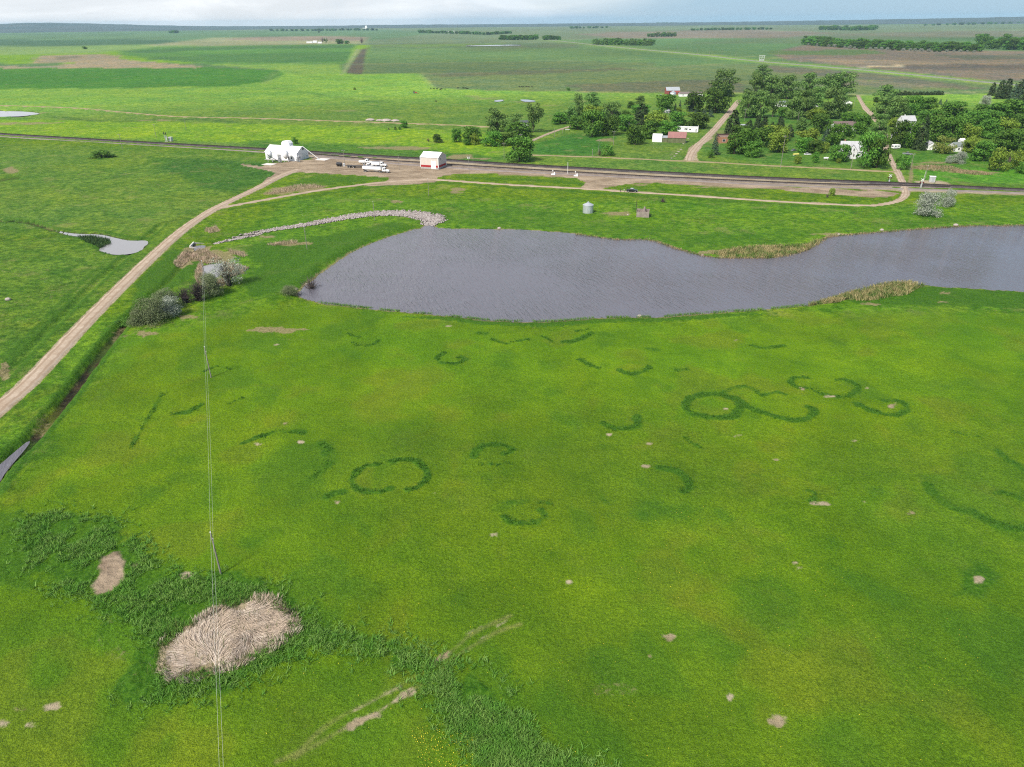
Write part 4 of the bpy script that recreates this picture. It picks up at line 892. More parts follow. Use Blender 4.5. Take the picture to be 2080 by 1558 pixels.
dv = Vector((b.x - a.x, b.y - a.y, 5.2)); m = MB(); m.tube((0, 0, 0.6), dv, 0.24); m.build('conveyor_tube', simple("dark_steel", (0.05, 0.055, 0.06), 0.5), q)
m = MB(); m.tube(dv * 0.6 + Vector((0.6, 0.9, -3.1)), dv * 0.6, 0.07); m.tube(dv * 0.6 + Vector((0.6, -0.9, -3.1)), dv * 0.6, 0.07); m.build('undercarriage', STEEL, q)
for s_ in (-0.9, 0.9):
    m = MB(); m.tube(dv * 0.6 + Vector((0.6, s_ - 0.12, -2.85)), dv * 0.6 + Vector((0.6, s_ + 0.12, -2.85)), 0.36, None, 12); m.build('wheel', TYRE, q)
for x, y, lab in ((569, 330, "grey seed treater standing between the two white hopper bins"), (606, 329, "grey machine with pipes at the front right corner of the warehouse")):
    q = empty('seed_machine', W(x, y), RA); tag(q, lab, 'machine')
    m = MB(); m.box(0, 0, 0.5, 1.8, 1.5, 1.6); m.rings([(0, 0, 2.1, 0.8), (0, 0, 3.2, 0.8), (0, 0, 3.7, 0.3)], 12); m.build('housing', simple("machine_grey", (0.2, 0.21, 0.22), 0.5), q)
    m = MB()
    for a in (-1, 1):
        for b in (-1, 1): m = MB(); m.tube((a * 0.8, b * 0.65, -0.1), (a * 0.8, b * 0.65, 0.6), 0.07); m.build('leg', STEEL, q)
    m = MB(); m.tube((0.3, 0, 3.5), (1.3, -0.4, 4.4), 0.12); m.tube((1.3, -0.4, 4.4), (1.5, -0.6, 0.4), 0.1); m.build('pipe', WHITE2, q)

# beige shed with the red band
FR = W(890.8, 344); RS = RB
L, D = 12.6, 11.5; c = local(FR, RS, -L / 2, D / 2)
r, rf = gable('storage_shed', "cream metal shed with white roof and dark red band near its base", c, RS, L, D, 7.1, 9.6, CREAM, simple("white_metal_roof", (0.86, 0.86, 0.86)), 'shed', 0.3, None, 0.85)
for sd_, ln, x0 in (('f', 7.2, -2.5), ('f', 1.6, 5.2), ('r', 10.4, 0.0), ('b', 11.8, 0)):
    opening(r, 'red_band', sd_, x0, 1.0, ln, 1.25, L, D, REDP)
opening(r, 'overhead_door', 'f', 2.85, 0.1, 3.4, 5.0, L, D, WHITE)
for k, (sx, sy) in enumerate(((1, -1), (-1, -1), (1, 1))):
    m = MB(); m.box(sx * (L / 2 + 0.05), sy * (D / 2 + 0.05), 0.9, 0.35, 0.35, 6.1); m.build('corner_trim', WHITE, r)
opening(r, 'vent', 'r', -2.5, 5.6, 0.7, 0.7, L, D, DARK)

# steel bin, concrete ruin
b = W(1194.2, 432); q = empty('steel_bin', b); tag(q, "round galvanised steel grain bin alone on the grass above the lake", 'grain bin')
m = MB()
R_ = 2.55
for k in range(13): m.rings([(0, 0, k * 0.3, R_), (0, 0, k * 0.3 + 0.15, R_ + 0.035), (0, 0, k * 0.3 + 0.3, R_)], 32, False)
m.build('bin_wall', STEEL, q, True)
m = MB(); m.rings([(0, 0, 3.88, R_ + 0.14), (0, 0, 3.95, R_ + 0.12), (0, 0, 5.05, 0.42), (0, 0, 5.35, 0.42), (0, 0, 5.5, 0.1)], 32); rfb = m.build('bin_roof', STEEL, q)
m = MB(); m.box(0.4, -R_ - 0.05, 0.5, 0.8, 0.14, 1.5); m.build('door', STEEL, q)
c = W(1305.5, 439); c.z = -0.1
q = empty('roofless_concrete_hut', c, frame((1293, 443), (1318, 444))); tag(q, "small roofless grey concrete hut full of rubble beside a dark post", 'ruin')
m = MB(); w, d, h = 6.0, 5.4, 3.0
m.box(0, -d / 2, 0, w, 0.3, h - 0.15); m.box(0, d / 2, 0, w, 0.3, h); m.box(-w / 2 + 0.15, 0, 0, 0.3, d - 0.3, h + 0.12); m.box(w / 2 - 0.15, 0, 0, 0.3, d - 0.3, h + 0.05)
m.build('wall', CONC2, q)
m = MB()
for k in range(60): m.box(random.uniform(-2.4, 2.5), random.uniform(-2.1, 2.2), random.uniform(0.2, 2.0), random.uniform(.4, 1.1), random.uniform(.3, .9), random.uniform(.2, .7), random.uniform(0, 3))
m.build('rubble', simple("rubble", (0.27, 0.21, 0.175), 0.95, 0.35, 1.2), q)
m = MB(); m.rings([(0.5, 1.5, 0.5, 0.9), (0.6, 1.6, 3.6, 0.55), (0.6, 1.6, 4.3, 0.3)], 7); m.build('chimney_stump', CONC2, q)
pb = W(1291.5, 431); q = tag(mesh_obj('dark_post', *(lambda mb: (mb.v, mb.f))(MB().tube((0, 0, -0.3), (0.15, 0, 6.4), 0.16, 0.11)), simple("creosote_wood", (0.05, 0.04, 0.035), 0.9)), "dark wooden post standing left of the roofless concrete hut", 'post'); q.location = pb

# village buildings
c = W(1374.5, 288.6); rz = frame((1357, 292), (1390, 293))
r, rf = gable('red_roofed_hall', "faded red roofed hall with mossy green walls by the village street", c, rz, 13.4, 8.5, 3.8, 7.4, GREENW, REDROOF, 'building', 0.3)
opening(r, 'gable_front', 'r', 0, 0.1, 7.6, 3.4, 13.4, 8.5, WHITE2); opening(r, 'door', 'r', 0, 0.1, 1.2, 2.2, 13.48, 8.5, DARK)
opening(r, 'gable_cap', 'l', 0, 3.6, 7.0, 0.4, 13.4, 8.5, WHITE2)
c2 = local(c, rz, -8.9, 0.4); q = empty('low_link_shed', c2, rz); tag(q, "low grey roofed link between the red roofed hall and the white arched shed", 'shed')
m = MB(); m.box(0, 0, 0, 4.1, 7.2, 3.3); m.build('wall', GREENW, q); m = MB(); m.prismx([(-3.9, 3.32), (3.9, 3.9), (3.9, 4.05), (-3.9, 3.47)], -2.1, 2.1); m.build('roof', STEEL, q)
c3 = local(c, rz, -14.9, 0.4); q = empty('arched_shed', c3, rz); tag(q, "white arched metal shed left of the red roofed hall", 'shed')
m = MB(); n = 14; prof = [(-3.6, 0)] + [(-3.6 * math.cos(PI * k / n), 2.6 + 3.2 * math.sin(PI * k / n)) for k in range(n + 1)] + [(3.6, 0)]
m.prismx(prof, -3.7, 3.7); m.build('arched_shell', WHITE, q)
m = MB(); m.box(-3.75, 0, 0, 0.08, 3.0, 3.2); m.build('door', WHITE2, q)
c = W(1396, 267.6); rz = frame((1378, 270.5), (1414, 271.5)); L, D = 17.2, 5.5
q = empty('trailer_home', c, rz); tag(q, "long flat roofed white trailer home with dark windows", 'trailer home')
m = MB(); m.box(0, 0, 0.4, L, D, 3.5); m.build('wall', WHITE, q); m = MB(); m.prismx([(-D / 2 - .15, 3.9), (D / 2 + .15, 3.9), (D / 2 + .1, 4.05), (0, 4.3), (-D / 2 - .1, 4.05)], -L / 2 - .1, L / 2 + .1); m.build('roof', WHITE2, q)
m = MB(); m.box(0, 0, 0, L - .2, D - .2, 0.42); m.build('skirting', WHITE2, q)
m = MB(); m.box(L / 2 + 0.12, 0, 0.3, 0.24, D + 0.4, 4.6); m.build('end_panel', WHITE, q)
for x, w, h, z in ((-7.3, .9, 1.3, 1.9), (-6.0, .7, 1.3, 1.9), (-1.9, .8, 1.5, 1.7), (-.5, .9, 1.5, 1.7), (2.2, 1.4, .9, 1.9)): opening(q, 'window', 'f', x, z, w, h, L, D, GLASS, WHITE2)
opening(q, 'door', 'f', 7.2, 0.7, 1.0, 2.2, L, D, simple("door_grey", (0.3, 0.3, 0.33), 0.6))
c = W(1474, 289); rz = frame((1458, 290), (1490, 290))
q = empty('brick_store', c, rz); tag(q, "low flat roofed brick store partly hidden by bushes beside the spruce", 'building')
m = MB(); m.box(0, 0, 0, 12.6, 9.0, 4.4); m.build('wall', BRICK, q)
m = MB(); m.box(0, 0.2, 4.4, 12.2, 8.2, 0.15); m.build('roof', simple("tar_roof", (0.22, 0.15, 0.12), 0.9, 0.25, 0.6), q)
m = MB(); m.box(0, 4.35, 4.4, 12.6, 0.3, 1.3); m.box(-6.15, 0, 4.4, 0.3, 8.3, 0.7); m.box(6.15, 0, 4.4, 0.3, 8.3, 0.7); m.build('parapet', simple("shaded_brick", (0.07, 0.045, 0.04), 0.9), q)  # shadow at the parapet is put into its dark brick colour
opening(q, 'window', 'f', -2.5, 1.2, 2.0, 1.6, 12.6, 9.0, GLASS, WHITE2); opening(q, 'door', 'f', 1.5, 0.05, 1.2, 2.2, 12.6, 9, DARK)
# gabled white farmhouse
c = W(1724, 319.5); rz = frame((1702, 326), (1742, 326.5)) - 0.05; L, D = 13.6, 8.4
r, rf = gable('farmhouse', "white two storey farmhouse with steep grey roof, front gable and porch", c, rz, L, D, 4.5, 10.4, WHITE2, SHING, 'house', 0.35, None, 0.4)
m = MB(); m.prism([(-3.3, 0), (3.3, 0), (3.3, 5.2), (0, 9.2), (-3.3, 5.2)], -D / 2 - 2.6, 0.0); g = m.build('front_gable', WHITE2, r); g.location = (-0.2, 0, 0.01)
m = MB(); m.prism([(-3.7, 4.74), (0, 9.23), (3.7, 4.74), (3.7, 4.92), (0, 9.45), (-3.7, 4.92)], -D / 2 - 2.95, -0.6); g2 = m.build('gable_roof', SHING, r); g2.location = (-0.2, 0, 0.03)
for x, z in ((-1.2, 5.3), (0.9, 5.3), (-1.5, 1.7), (1.3, 1.7)):
    m = MB(); m.box(x - 0.2, -D / 2 - 2.63, z - .1, 1.15, .06, 1.7); o = m.build('window', WHITE, r); m = MB(); m.box(x - 0.2, -D / 2 - 2.66, z, .9, .08, 1.5); m.build('pane', GLASS, o)
m = MB(); m.box(-4.1, 1.2, 9.2, 0.8, 0.8, 2.2); m.build('chimney', BRICK, rf)
m = MB(); m.box(L / 2 + 1.5, -1.5, 3.0, 3.4, 5.0, 0.22); m.box(L / 2 + 1.5, -1.5, 0.1, 3.2, 4.8, 0.3); m.build('porch', WHITE2, r)
for y in (-3.6, 0.6):
    m = MB(); m.box(L / 2 + 2.9, y, 0.4, 0.22, 0.22, 2.6); m.build('porch_post', WHITE, r)
opening(r, 'door', 'r', -1.5, 0.5, 1.1, 2.2, L, D, DARK)
opening(r, 'window', 'f', 5.0, 1.6, 1.0, 1.5, L, D, GLASS, WHITE)
# other houses seen between the trees: name, label, front px, span px, D, hw, hr, wall, roof
def house(name, label, x, y, L, D, hw, hr, wall, roof, rz=0.0, wins=3, cat='house', chim=False, door=True):
    c = W(x, y); r, rf = gable(name, label, c, rz, L, D, hw, hr, wall, roof, cat, 0.35)
    for k in range(wins):
        u_ = (k - (wins - 1) / 2) * L / (wins + 0.3); opening(r, 'window', 'f', u_, 1.2, 1.1, 1.3, L, D, GLASS, WHITE)
    opening(r, 'window', 'r', 0, 1.2, 1.1, 1.3, L, D, GLASS, WHITE)
    if door: opening(r, 'door', 'f', L * 0.38, 0.1, 1.0, 2.1, L, D, simple("door_grey", (0.3, 0.3, 0.33)))
    if chim: m = MB(); m.box(-L * 0.2, 0.4, hr - 0.9, 0.7, 0.7, 1.9); m.build('chimney', WHITE2, rf)
    return r
house('garage', "white garage with brown red roof at the top of the eastern lane", 1714, 213, 12, 13, 3.4, 5.8, WHITE, simple("brown_red_roof", (0.2, 0.09, 0.08), 0.8), math.radians(86), 1, 'garage')
house('brick_house', "long dark roofed house with tall white end wall among dense trees", 1712, 266, 19, 9, 4.0, 7.6, WHITE2, SHING2, 0.05, 3, 'house')
house('cottage', "grey roofed cottage peeping over trees right of the eastern lane", 1838, 262, 12, 8, 7.0, 10.6, WHITE2, SHING, 0.1, 2, 'house', True)
house('hidden_house', "white house almost hidden in dark trees behind the camper", 1830, 284, 13, 8, 3.6, 6.0, WHITE2, SHING, 0.15, 3)
house('small_garage', "small white garage left of the yellow green willow", 1888, 303, 8, 7, 3.0, 5.2, WHITE, SHING, math.radians(80), 1, 'garage')
r = house('white_house', "white house with tall narrow upper storey right of the willow", 1950, 306, 14, 8, 3.6, 5.8, WHITE, simple("green_grey_shingles", (0.18, 0.21, 0.20), 0.85), 0.1, 3)
m = MB(); m.box(0.6, 1.6, 3.0, 3.2, 3.4, 3.6); m.prismx([(-.3, 6.6), (3.5, 6.6), (1.6, 8.2)], -1.2, 2.4); m.build('upper_storey', WHITE, r)
house('storage_barn', "small white building half hidden by tall cottonwoods west of the garage", 1590, 216, 13, 9, 3.2, 5.4, WHITE, STEEL, 0.2, 1, 'building')
house('tin_shed', "pale tin shed behind the dark pine beside the village street", 1508, 262, 6, 5, 2.6, 3.8, WHITE2, STEEL, 0.1, 0, 'shed', False, True)
house('small_shed', "tiny pale shed on the lawn in front of the western spruces", 1354, 229, 5, 4, 2.2, 3.2, WHITE2, WHITE, 0.5, 0, 'shed')
house('grey_cabin', "dark grey roofed cabin among the trees west of the side lane", 1062, 256, 9, 7, 2.8, 4.6, WHITE2, simple("dark_shingles", (0.08, 0.09, 0.1), 0.8), 0.3, 1)
# farm north of the village
r, rf = gable('red_barn', "red barn with pale metal roof at the edge of the dark field", W(1365, 191), 0.05, 17, 10, 4.6, 8.2, BARNRED, STEEL, 'barn', 0.3)
opening(r, 'door', 'f', -3, 0.1, 4, 3.2, 17, 10, DARK); opening(r, 'window', 'f', 4, 1.5, 1.4, 1.2, 17, 10, GLASS, WHITE)
m = MB(); m.prismx([(-8, 0), (-5, 0), (-5, 4.2), (-8, 3.2)], 0, 8.4); m.build('lean_to', BARNRED, r)
r = house('machine_shed', "long low brown roofed white shed right of the red barn", 1402, 195.5, 28, 8, 3.2, 5.0, WHITE, simple("brown_metal_roof", (0.17, 0.14, 0.13), 0.7), -0.03, 4, 'shed')
q = empty('steel_bin', W(1366.5, 196)); tag(q, "round grey steel bin in front of the red barn", 'grain bin')
m = MB(); m.rings([(0, 0, 0, 3.6), (0, 0, 4.6, 3.6)], 24); m.build('bin_wall', STEEL, q, True); m = MB(); m.rings([(0, 0, 4.6, 3.75), (0, 0, 6.3, 0.4), (0, 0, 6.6, 0.3)], 24); m.build('bin_roof', STEEL, q)
# farmstead far off, each shed a thing
for x, y, L_, h, lab in ((629, 87.5, 26, 6, "far white shed, leftmost of the distant farmstead"), (640, 87, 18, 9, "far tall white barn in the middle of the distant farmstead"), (650, 88, 18, 6, "far low pale shed, rightmost of the distant farmstead")):
    gable('far_shed', lab, W(x, y), 0.1, L_, 14, h * 0.6, h, WHITE, WHITE2, 'shed', 0.3)
q = empty('grain_elevator', W(744, 58.5)); tag(q, "far white grain elevator standing among trees on the horizon", 'grain elevator')
m = MB(); m.box(0, 0, 0, 30, 24, 24); m.prismx([(-8, 23.9), (8, 23.9), (8, 33), (0, 37), (-8, 33)], -11, 11); m.build('tower', WHITE, q)
m = MB(); m.box(-32, 0, 0, 32, 16, 11); m.build('annex', WHITE2, q)
for i, (x, y) in enumerate(((872, 66.5), (908, 67), (925, 66))):
    gable('far_house', ("far white farm building at the left end of the dark tree belt", "far white farm building in the middle of the dark tree belt", "far white farm building at the right end of the dark tree belt")[i], W(x, y), 0.1, 30, 18, 6, 11, WHITE, WHITE2, 'farm building', 0.3)

# ------------------------------------------------------------------ vehicles
def wheel(parent, x, y, r, w):
    m = MB(); m.tube((x, y - w / 2, r), (x, y + w / 2, r), r, None, 16); t = m.build('wheel', TYRE, parent)
    s = 1 if y > 0 else -1
    m = MB(); m.tube((x, y + s * (w / 2 - 0.01), r), (x, y + s * (w / 2 + 0.02), r), r * 0.62, None, 12); m.build('rim', CHROME, t)
def pickup(name, label, loc, rz, body, roofm=None):
    q = empty(name, loc, rz); tag(q, label, 'pickup')
    m = MB(); m.prism([(-3.0, 0.55), (3.0, 0.5), (3.05, 0.95), (2.9, 1.15), (1.25, 1.24), (0.9, 1.26), (-0.9, 1.26), (-0.95, 1.18), (-3.0, 1.18)], -0.98, 0.98); m.build('body', body, q, False, 0.04)
    m = MB(); V = [(-0.95, -.93, 1.2), (1.45, -.93, 1.2), (1.45, .93, 1.2), (-0.95, .93, 1.2), (-0.8, -.75, 1.92), (0.65, -.75, 1.92), (0.65, .75, 1.92), (-0.8, .75, 1.92)]
    m.add(V, [(3, 2, 1, 0), (4, 5, 6, 7), (0, 1, 5, 4), (1, 2, 6, 5), (2, 3, 7, 6), (3, 0, 4, 7)]); cb = m.build('cab', GLASS, q)
    m = MB(); m.box(-0.07, 0, 1.9, 1.52, 1.54, 0.07); m.build('cab_roof', roofm or body, cb)
    m = MB(); m.box(-1.98, 0, 1.19, 1.9, 1.7, 0.02); m.build('bed', DARK, q)
    m = MB(); m.box(3.05, 0, 0.5, 0.14, 1.9, 0.24); m.box(-3.05, 0, 0.5, 0.14, 1.9, 0.22); m.build('bumper', CHROME, q)
    for s in (-1, 1):
        m = MB(); m.box(3.02, s * 0.72, 0.82, 0.08, 0.4, 0.2); m.build('headlight', WHITE, q)
        for x in (-1.9, 1.95): wheel(q, x, s * 0.9, 0.42, 0.28)
    return q
rz = frame((1270, 390), (1296, 391.6)); P0 = W(1283.5, 390.3); P0.z = 0.16
pickup('pickup_truck', "black pickup truck stopped on the dirt road above the lake", P0, rz, BLACKP, simple("pale_roof", (0.5, 0.52, 0.54), 0.3))
pickup('pickup_truck', "grey pickup parked in tall grass right of the camper", W(1843, 314.5), frame((1833, 314), (1853, 315.5)) + PI, GREYP)
def car(name, label, loc, rz, body):
    q = empty(name, loc, rz); tag(q, label, 'car')
    m = MB(); m.prism([(-2.3, 0.4), (2.3, 0.4), (2.35, 0.75), (1.2, 0.95), (-1.6, 0.98), (-2.3, 0.9)], -0.88, 0.88); m.build('body', body, q, False, 0.04)
    m = MB(); V = [(-1.7, -.84, .95), (1.1, -.84, .95), (1.1, .84, .95), (-1.7, .84, .95), (-1.1, -.66, 1.42), (0.3, -.66, 1.42), (0.3, .66, 1.42), (-1.1, .66, 1.42)]
    m.add(V, [(3, 2, 1, 0), (4, 5, 6, 7), (0, 1, 5, 4), (1, 2, 6, 5), (2, 3, 7, 6), (3, 0, 4, 7)]); cb = m.build('cabin', GLASS, q)
    m = MB(); m.box(-.4, 0, 1.41, 1.45, 1.36, .05); m.build('cabin_roof', body, cb)
    for s in (-1, 1):
        for x in (-1.4, 1.4): wheel(q, x, s * 0.82, 0.33, 0.22)
car('car', "white car on the grass left of the farmhouse tank", W(1640, 315), 0.1, WHITE)
car('car', "white car parked at the left of the red barn", W(1341, 194), 2.6, WHITE)
car('car', "dark car half hidden in bushes left of the farmhouse", W(1612, 307), 0.6, GREYP)
car('car', "white car under the cottonwoods west of the white garage", W(1657, 217), 0.05, WHITE)
q = empty('covered_boat', W(1617, 316), 0.3); tag(q, "small boat under a pale yellow cover left of the farmhouse", 'boat')
m = MB(); m.prismx([(-.8, .5), (.8, .5), (.95, 1.0), (.3, 1.5), (-.3, 1.5), (-.95, 1.0)], -2.2, 1.8); m.build('cover', YELL, q, False, .06); m = MB(); m.prismx([(-.6, .15), (.6, .15), (.8, .5), (-.8, .5)], -2.1, 1.6); m.build('hull', WHITE2, q)
q = empty('gas_tank', W(1678, 324), frame((1672, 324), (1684, 324.4))); tag(q, "white horizontal gas tank on the lawn left of the farmhouse", 'tank')
m = MB(); pr = [(-1.75, .05), (-1.65, .4), (-1.4, .6), (1.4, .6), (1.65, .4), (1.75, .05)]
n = 16; V = []; F = []
for x, r_ in pr:
    for k in range(n): V.append((x, r_ * math.cos(2 * PI * k / n), 0.95 + r_ * math.sin(2 * PI * k / n)))
for i in range(len(pr) - 1):
    for k in range(n): F.append((i * n + k, i * n + (k + 1) % n, (i + 1) * n + (k + 1) % n, (i + 1) * n + k))
m.add(V, F + [tuple(range(n)), tuple((len(pr) - 1) * n + k for k in range(n))]); m.build('tank_shell', WHITE, q, True)
m = MB(); m.box(-.9, 0, 0, .2, .9, .5); m.box(.9, 0, 0, .2, .9, .5); m.build('cradle', CONC, q)
m = MB(); m.rings([(0, 0, 1.5, .18), (0, 0, 1.72, .18)], 10); m.build('valve_dome', WHITE2, q)
# camper
q = empty('camper_trailer', W(1819, 302.5), frame((1813, 303), (1825, 303.3)) + 0.5); tag(q, "white camper trailer parked beside the eastern lane", 'camper')
m = MB(); m.prism([(-2.8, .6), (2.6, .6), (3.0, 1.4), (2.7, 2.6), (2.2, 3.1), (-2.7, 3.1), (-2.9, 2.8)], -1.25, 1.25); m.build('body', WHITE, q, False, .08)
for x, w in ((-1.4, 1.1), (1.3, .9)):
    m = MB(); m.box(x, -1.28, 1.6, w, .06, .7); m.build('window', GLASS, q)
m = MB(); m.box(0.1, -1.28, .8, .7, .06, 1.8); m.build('door', WHITE2, q)
m = MB(); m.box(-2.93, 0, 1.7, .08, 1.3, .8); m.build('window', GLASS, q)
for s in (-1, 1):
    wheel(q, -.4, s * 1.15, .36, .24); wheel(q, .4, s * 1.15, .36, .24)
m = MB(); m.tube((2.9, .5, .6), (4.0, 0, .55), .06); m.tube((2.9, -.5, .6), (4.0, 0, .55), .06); m.build('drawbar', TYRE, q)
# trucks in the yard
def tractor_unit(q, x0, body):
    """bonneted cab, front towards +x"""
    m = MB(); m.box(x0 + 2.6, 0, .7, 6.6, .9, .35); m.build('chassis', DARK, q)
    m = MB(); m.prism([(x0 + 1.6, 1.0), (x0 + 3.7, 1.0), (x0 + 3.7, 2.1), (x0 + 3.35, 3.05), (x0 + 1.6, 3.15)], -1.15, 1.15); cb = m.build('cab', body, q, False, .06)
    m = MB(); m.box(x0 + 3.62, 0, 2.15, .12, 1.9, .75); m.build('windscreen', GLASS, cb)
    for s in (-1, 1):
        m = MB(); m.box(x0 + 2.8, s * 1.17, 2.05, 1.1, .05, .75); m.build('side_window', GLASS, cb)
    m = MB(); m.prism([(x0 + 3.7, 1.0), (x0 + 5.9, .9), (x0 + 5.9, 1.7), (x0 + 3.7, 2.05)], -.8, .8); m.build('bonnet', body, q, False, .06)
    m = MB(); m.box(x0 + 5.98, 0, .55, .16, 2.2, .5); m.build('bumper', CHROME, q)
    m = MB(); m.tube((x0 + 1.45, 1.0, 1.2), (x0 + 1.45, 1.0, 3.9), .09); m.tube((x0 + 1.45, -1.0, 1.2), (x0 + 1.45, -1.0, 3.9), .09); m.build('exhaust', CHROME, q)
    for s in (-1, 1):
        wheel(q, x0 + 5.0, s * 1.02, .5, .3); wheel(q, x0 - .4, s * .95, .5, .5); wheel(q, x0 + .8, s * .95, .5, .5)
YR = frame((736, 349), (777, 351))
q = empty('hopper_trailer_truck', W(757, 349.5), YR); tag(q, "white truck hitched to a white grain trailer at the front of the yard", 'truck')
m = MB(); m.box(0, 0, 1.9, 12.6, 2.5, 1.75); tr = m.build('trailer_box', WHITE, q)
m = MB(); m.box(0, 0, 3.66, 12.3, 2.3, .12); m.build('tarp', simple("grey_tarp", (0.22, 0.23, 0.25), 0.7), tr)
for x in (-3, 3):
    m = MB(); m.add([(x - 2.8, -1.2, 1.9), (x + 2.8, -1.2, 1.9), (x + 2.8, 1.2, 1.9), (x - 2.8, 1.2, 1.9), (x - .5, -.4, .7), (x + .5, -.4, .7), (x + .5, .4, .7), (x - .5, .4, .7)], [(0, 1, 5, 4), (1, 2, 6, 5), (2, 3, 7, 6), (3, 0, 4, 7), (4, 5, 6, 7)]); m.build('hopper', WHITE2, q)
m = MB(); m.box(-4.6, 0, 1.0, 3.4, 1.0, .4); m.build('rear_frame', DARK, q)
for x in (-5.3, -4.1):
    for s in (-1, 1): wheel(q, x, s * .95, .5, .5)
tractor_unit(q, 5.6, WHITE)
q = empty('flatbed_truck', W(727, 341), YR + 0.02); tag(q, "white truck with an empty dark flatbed trailer behind the grain trailer", 'truck')
m = MB(); m.box(-1.5, 0, 1.15, 12.5, 2.5, .3); m.build('flatbed', simple("dark_deck", (0.07, 0.065, 0.06), .8), q); m = MB(); m.box(-1.5, .6, .85, 12, .2, .32); m.box(-1.5, -.6, .85, 12, .2, .32); m.build('beam', DARK, q)
m = MB(); m.box(4.7, 0, 1.4, .12, 2.4, 1.3); m.build('headboard', STEEL, q)
for x in (-6.5, -5.3, -2.6):
    for s in (-1, 1): wheel(q, x, s * .95, .5, .5)
tractor_unit(q, 5.2, WHITE)
q = empty('box_truck', W(768, 338.5), YR + 0.02); tag(q, "white truck with a short white grain box, rear right of the three", 'truck')
m = MB(); m.box(-1.4, 0, 1.3, 5.6, 2.45, 1.9); bx = m.build('grain_box', WHITE, q); m = MB(); m.box(-1.4, 0, 3.21, 5.4, 2.2, .06); m.build('tarp', simple("grey_tarp", (0.22, 0.23, 0.25)), bx)
tractor_unit(q, 0.2, WHITE)
for x in (-3.2,):
    for s in (-1, 1): wheel(q, x, s * .95, .5, .5)
q = empty('van', W(741, 332.5), YR); tag(q, "white service truck with low bed behind the flatbed, nearest the tracks", 'truck')
m = MB(); m.box(-1.6, 0, .9, 4.4, 2.3, 1.1); m.build('service_bed', WHITE, q)
tractor_unit(q, -.6, WHITE)
q = empty('fuel_tank', W(689.5, 338), YR); tag(q, "black fuel tank on the bare yard left of the trucks", 'tank')
m = MB(); m.tube((-1.6, 0, 1.5), (1.6, 0, 1.5), 1.15, None, 18); m.build('tank_shell', BLACKP, q); m = MB(); m.box(-1, 0, 0, .25, 1.6, .9); m.box(1, 0, 0, .25, 1.6, .9); m.build('cradle', DARK, q)
q = empty('pump_box', W(699, 337.5), YR); tag(q, "small pale pump box beside the black fuel tank", 'box')
m = MB(); m.box(0, 0, 0, 1.3, 1.1, 1.7); m.build('cabinet', WHITE2, q, False, .04); m = MB(); m.box(0, -.57, .3, .9, .05, 1.2); m.build('door', STEEL, q)
# red farm tractor far in the pasture
q = empty('tractor', W(843, 190), 0.2); tag(q, "small red tractor out in the far pasture near the cattle", 'tractor')
TR = simple("tractor_red", (0.42, 0.03, 0.015), .4); m = MB(); m.box(1.0, 0, 1.0, 3.0, 1.0, 1.0); m.build('bonnet', TR, q); m = MB(); m.box(-1.2, 0, 1.0, 1.8, 1.6, 2.0, 0, .85); cb = m.build('cab', GLASS, q); m = MB(); m.box(-1.2, 0, 3.0, 1.9, 1.7, .15); m.build('cab_roof', TR, cb)
for s in (-1, 1): wheel(q, -1.3, s * 1.15, .95, .5); wheel(q, 1.9, s * .9, .55, .35)
m = MB(); m.tube((2, .5, 1.2), (4.0, .5, .4), .1); m.tube((2, -.5, 1.2), (4.0, -.5, .4), .1); m.box(4.1, 0, .1, .6, 2.0, .8); m.build('loader', TR, q)

# ------------------------------------------------------------------ railway and road furniture
def crossing_signal(label, loc, rz, arm):
    q = empty('crossing_signal', loc, rz); tag(q, label, 'crossing signal', 'crossing signals at the dirt road')
    m = MB(); m.box(0, 0, -.1, .9, .9, .35); m.build('footing', CONC, q)
    m = MB(); m.tube((0, 0, .2), (0, 0, 4.8), .13); m.build('mast', SILV, q)
    m = MB(); m.box(0, 0, .4, .7, .6, 1.3); m.build('cabinet', SILV, q)
    m = MB()
    for a in (-.75, .75):
        ca_, sa_ = math.cos(a), math.sin(a)
        V = []
        for (p, h) in ((-1.0, -.13), (1.0, -.13), (1.0, .13), (-1.0, .13)): V.append((p * ca_ - h * sa_, -.2, 4.3 + p * sa_ + h * ca_))
        V += [(x, -.26, z) for x, y, z in V]
        m.add(V, [(0, 1, 2, 3), (7, 6, 5, 4), (0, 4, 5, 1), (1, 5, 6, 2), (2, 6, 7, 3), (3, 7, 4, 0)])
    m.build('crossbuck', WHITE, q)
    for s in (-1, 1):
        m = MB(); m.tube((s * .75, -.1, 3.0), (s * .75, -.22, 3.0), .42, None, 16); m.box(s * .4, -.05, 2.95, .6, .1, .1); lp = m.build('signal_lamp', DARK, q)
        m = MB(); m.tube((s * .75, -.22, 3.0), (s * .75, -.25, 3.0), .17, None, 12); m.build('lens', REDP, lp)
    if arm:
        m = MB(); m.tube((.35, .3, 1.1), (.75, .3, 9.2), .09, .05); a_ = m.build('gate_arm', WHITE, q)
        m = MB(); m.box(.3, .3, .5, .5, .3, .6); m.build('counterweight', DARK, a_)
crossing_signal("crossing signal without gate, left of the dirt road at the tracks", G(1805.5, 371), frame((1800, 371), (1812, 371.4)), False)
crossing_signal("crossing signal with raised white gate arm, right of the dirt road", G(1870, 381), frame((1864, 381), (1876, 381.5)), True)
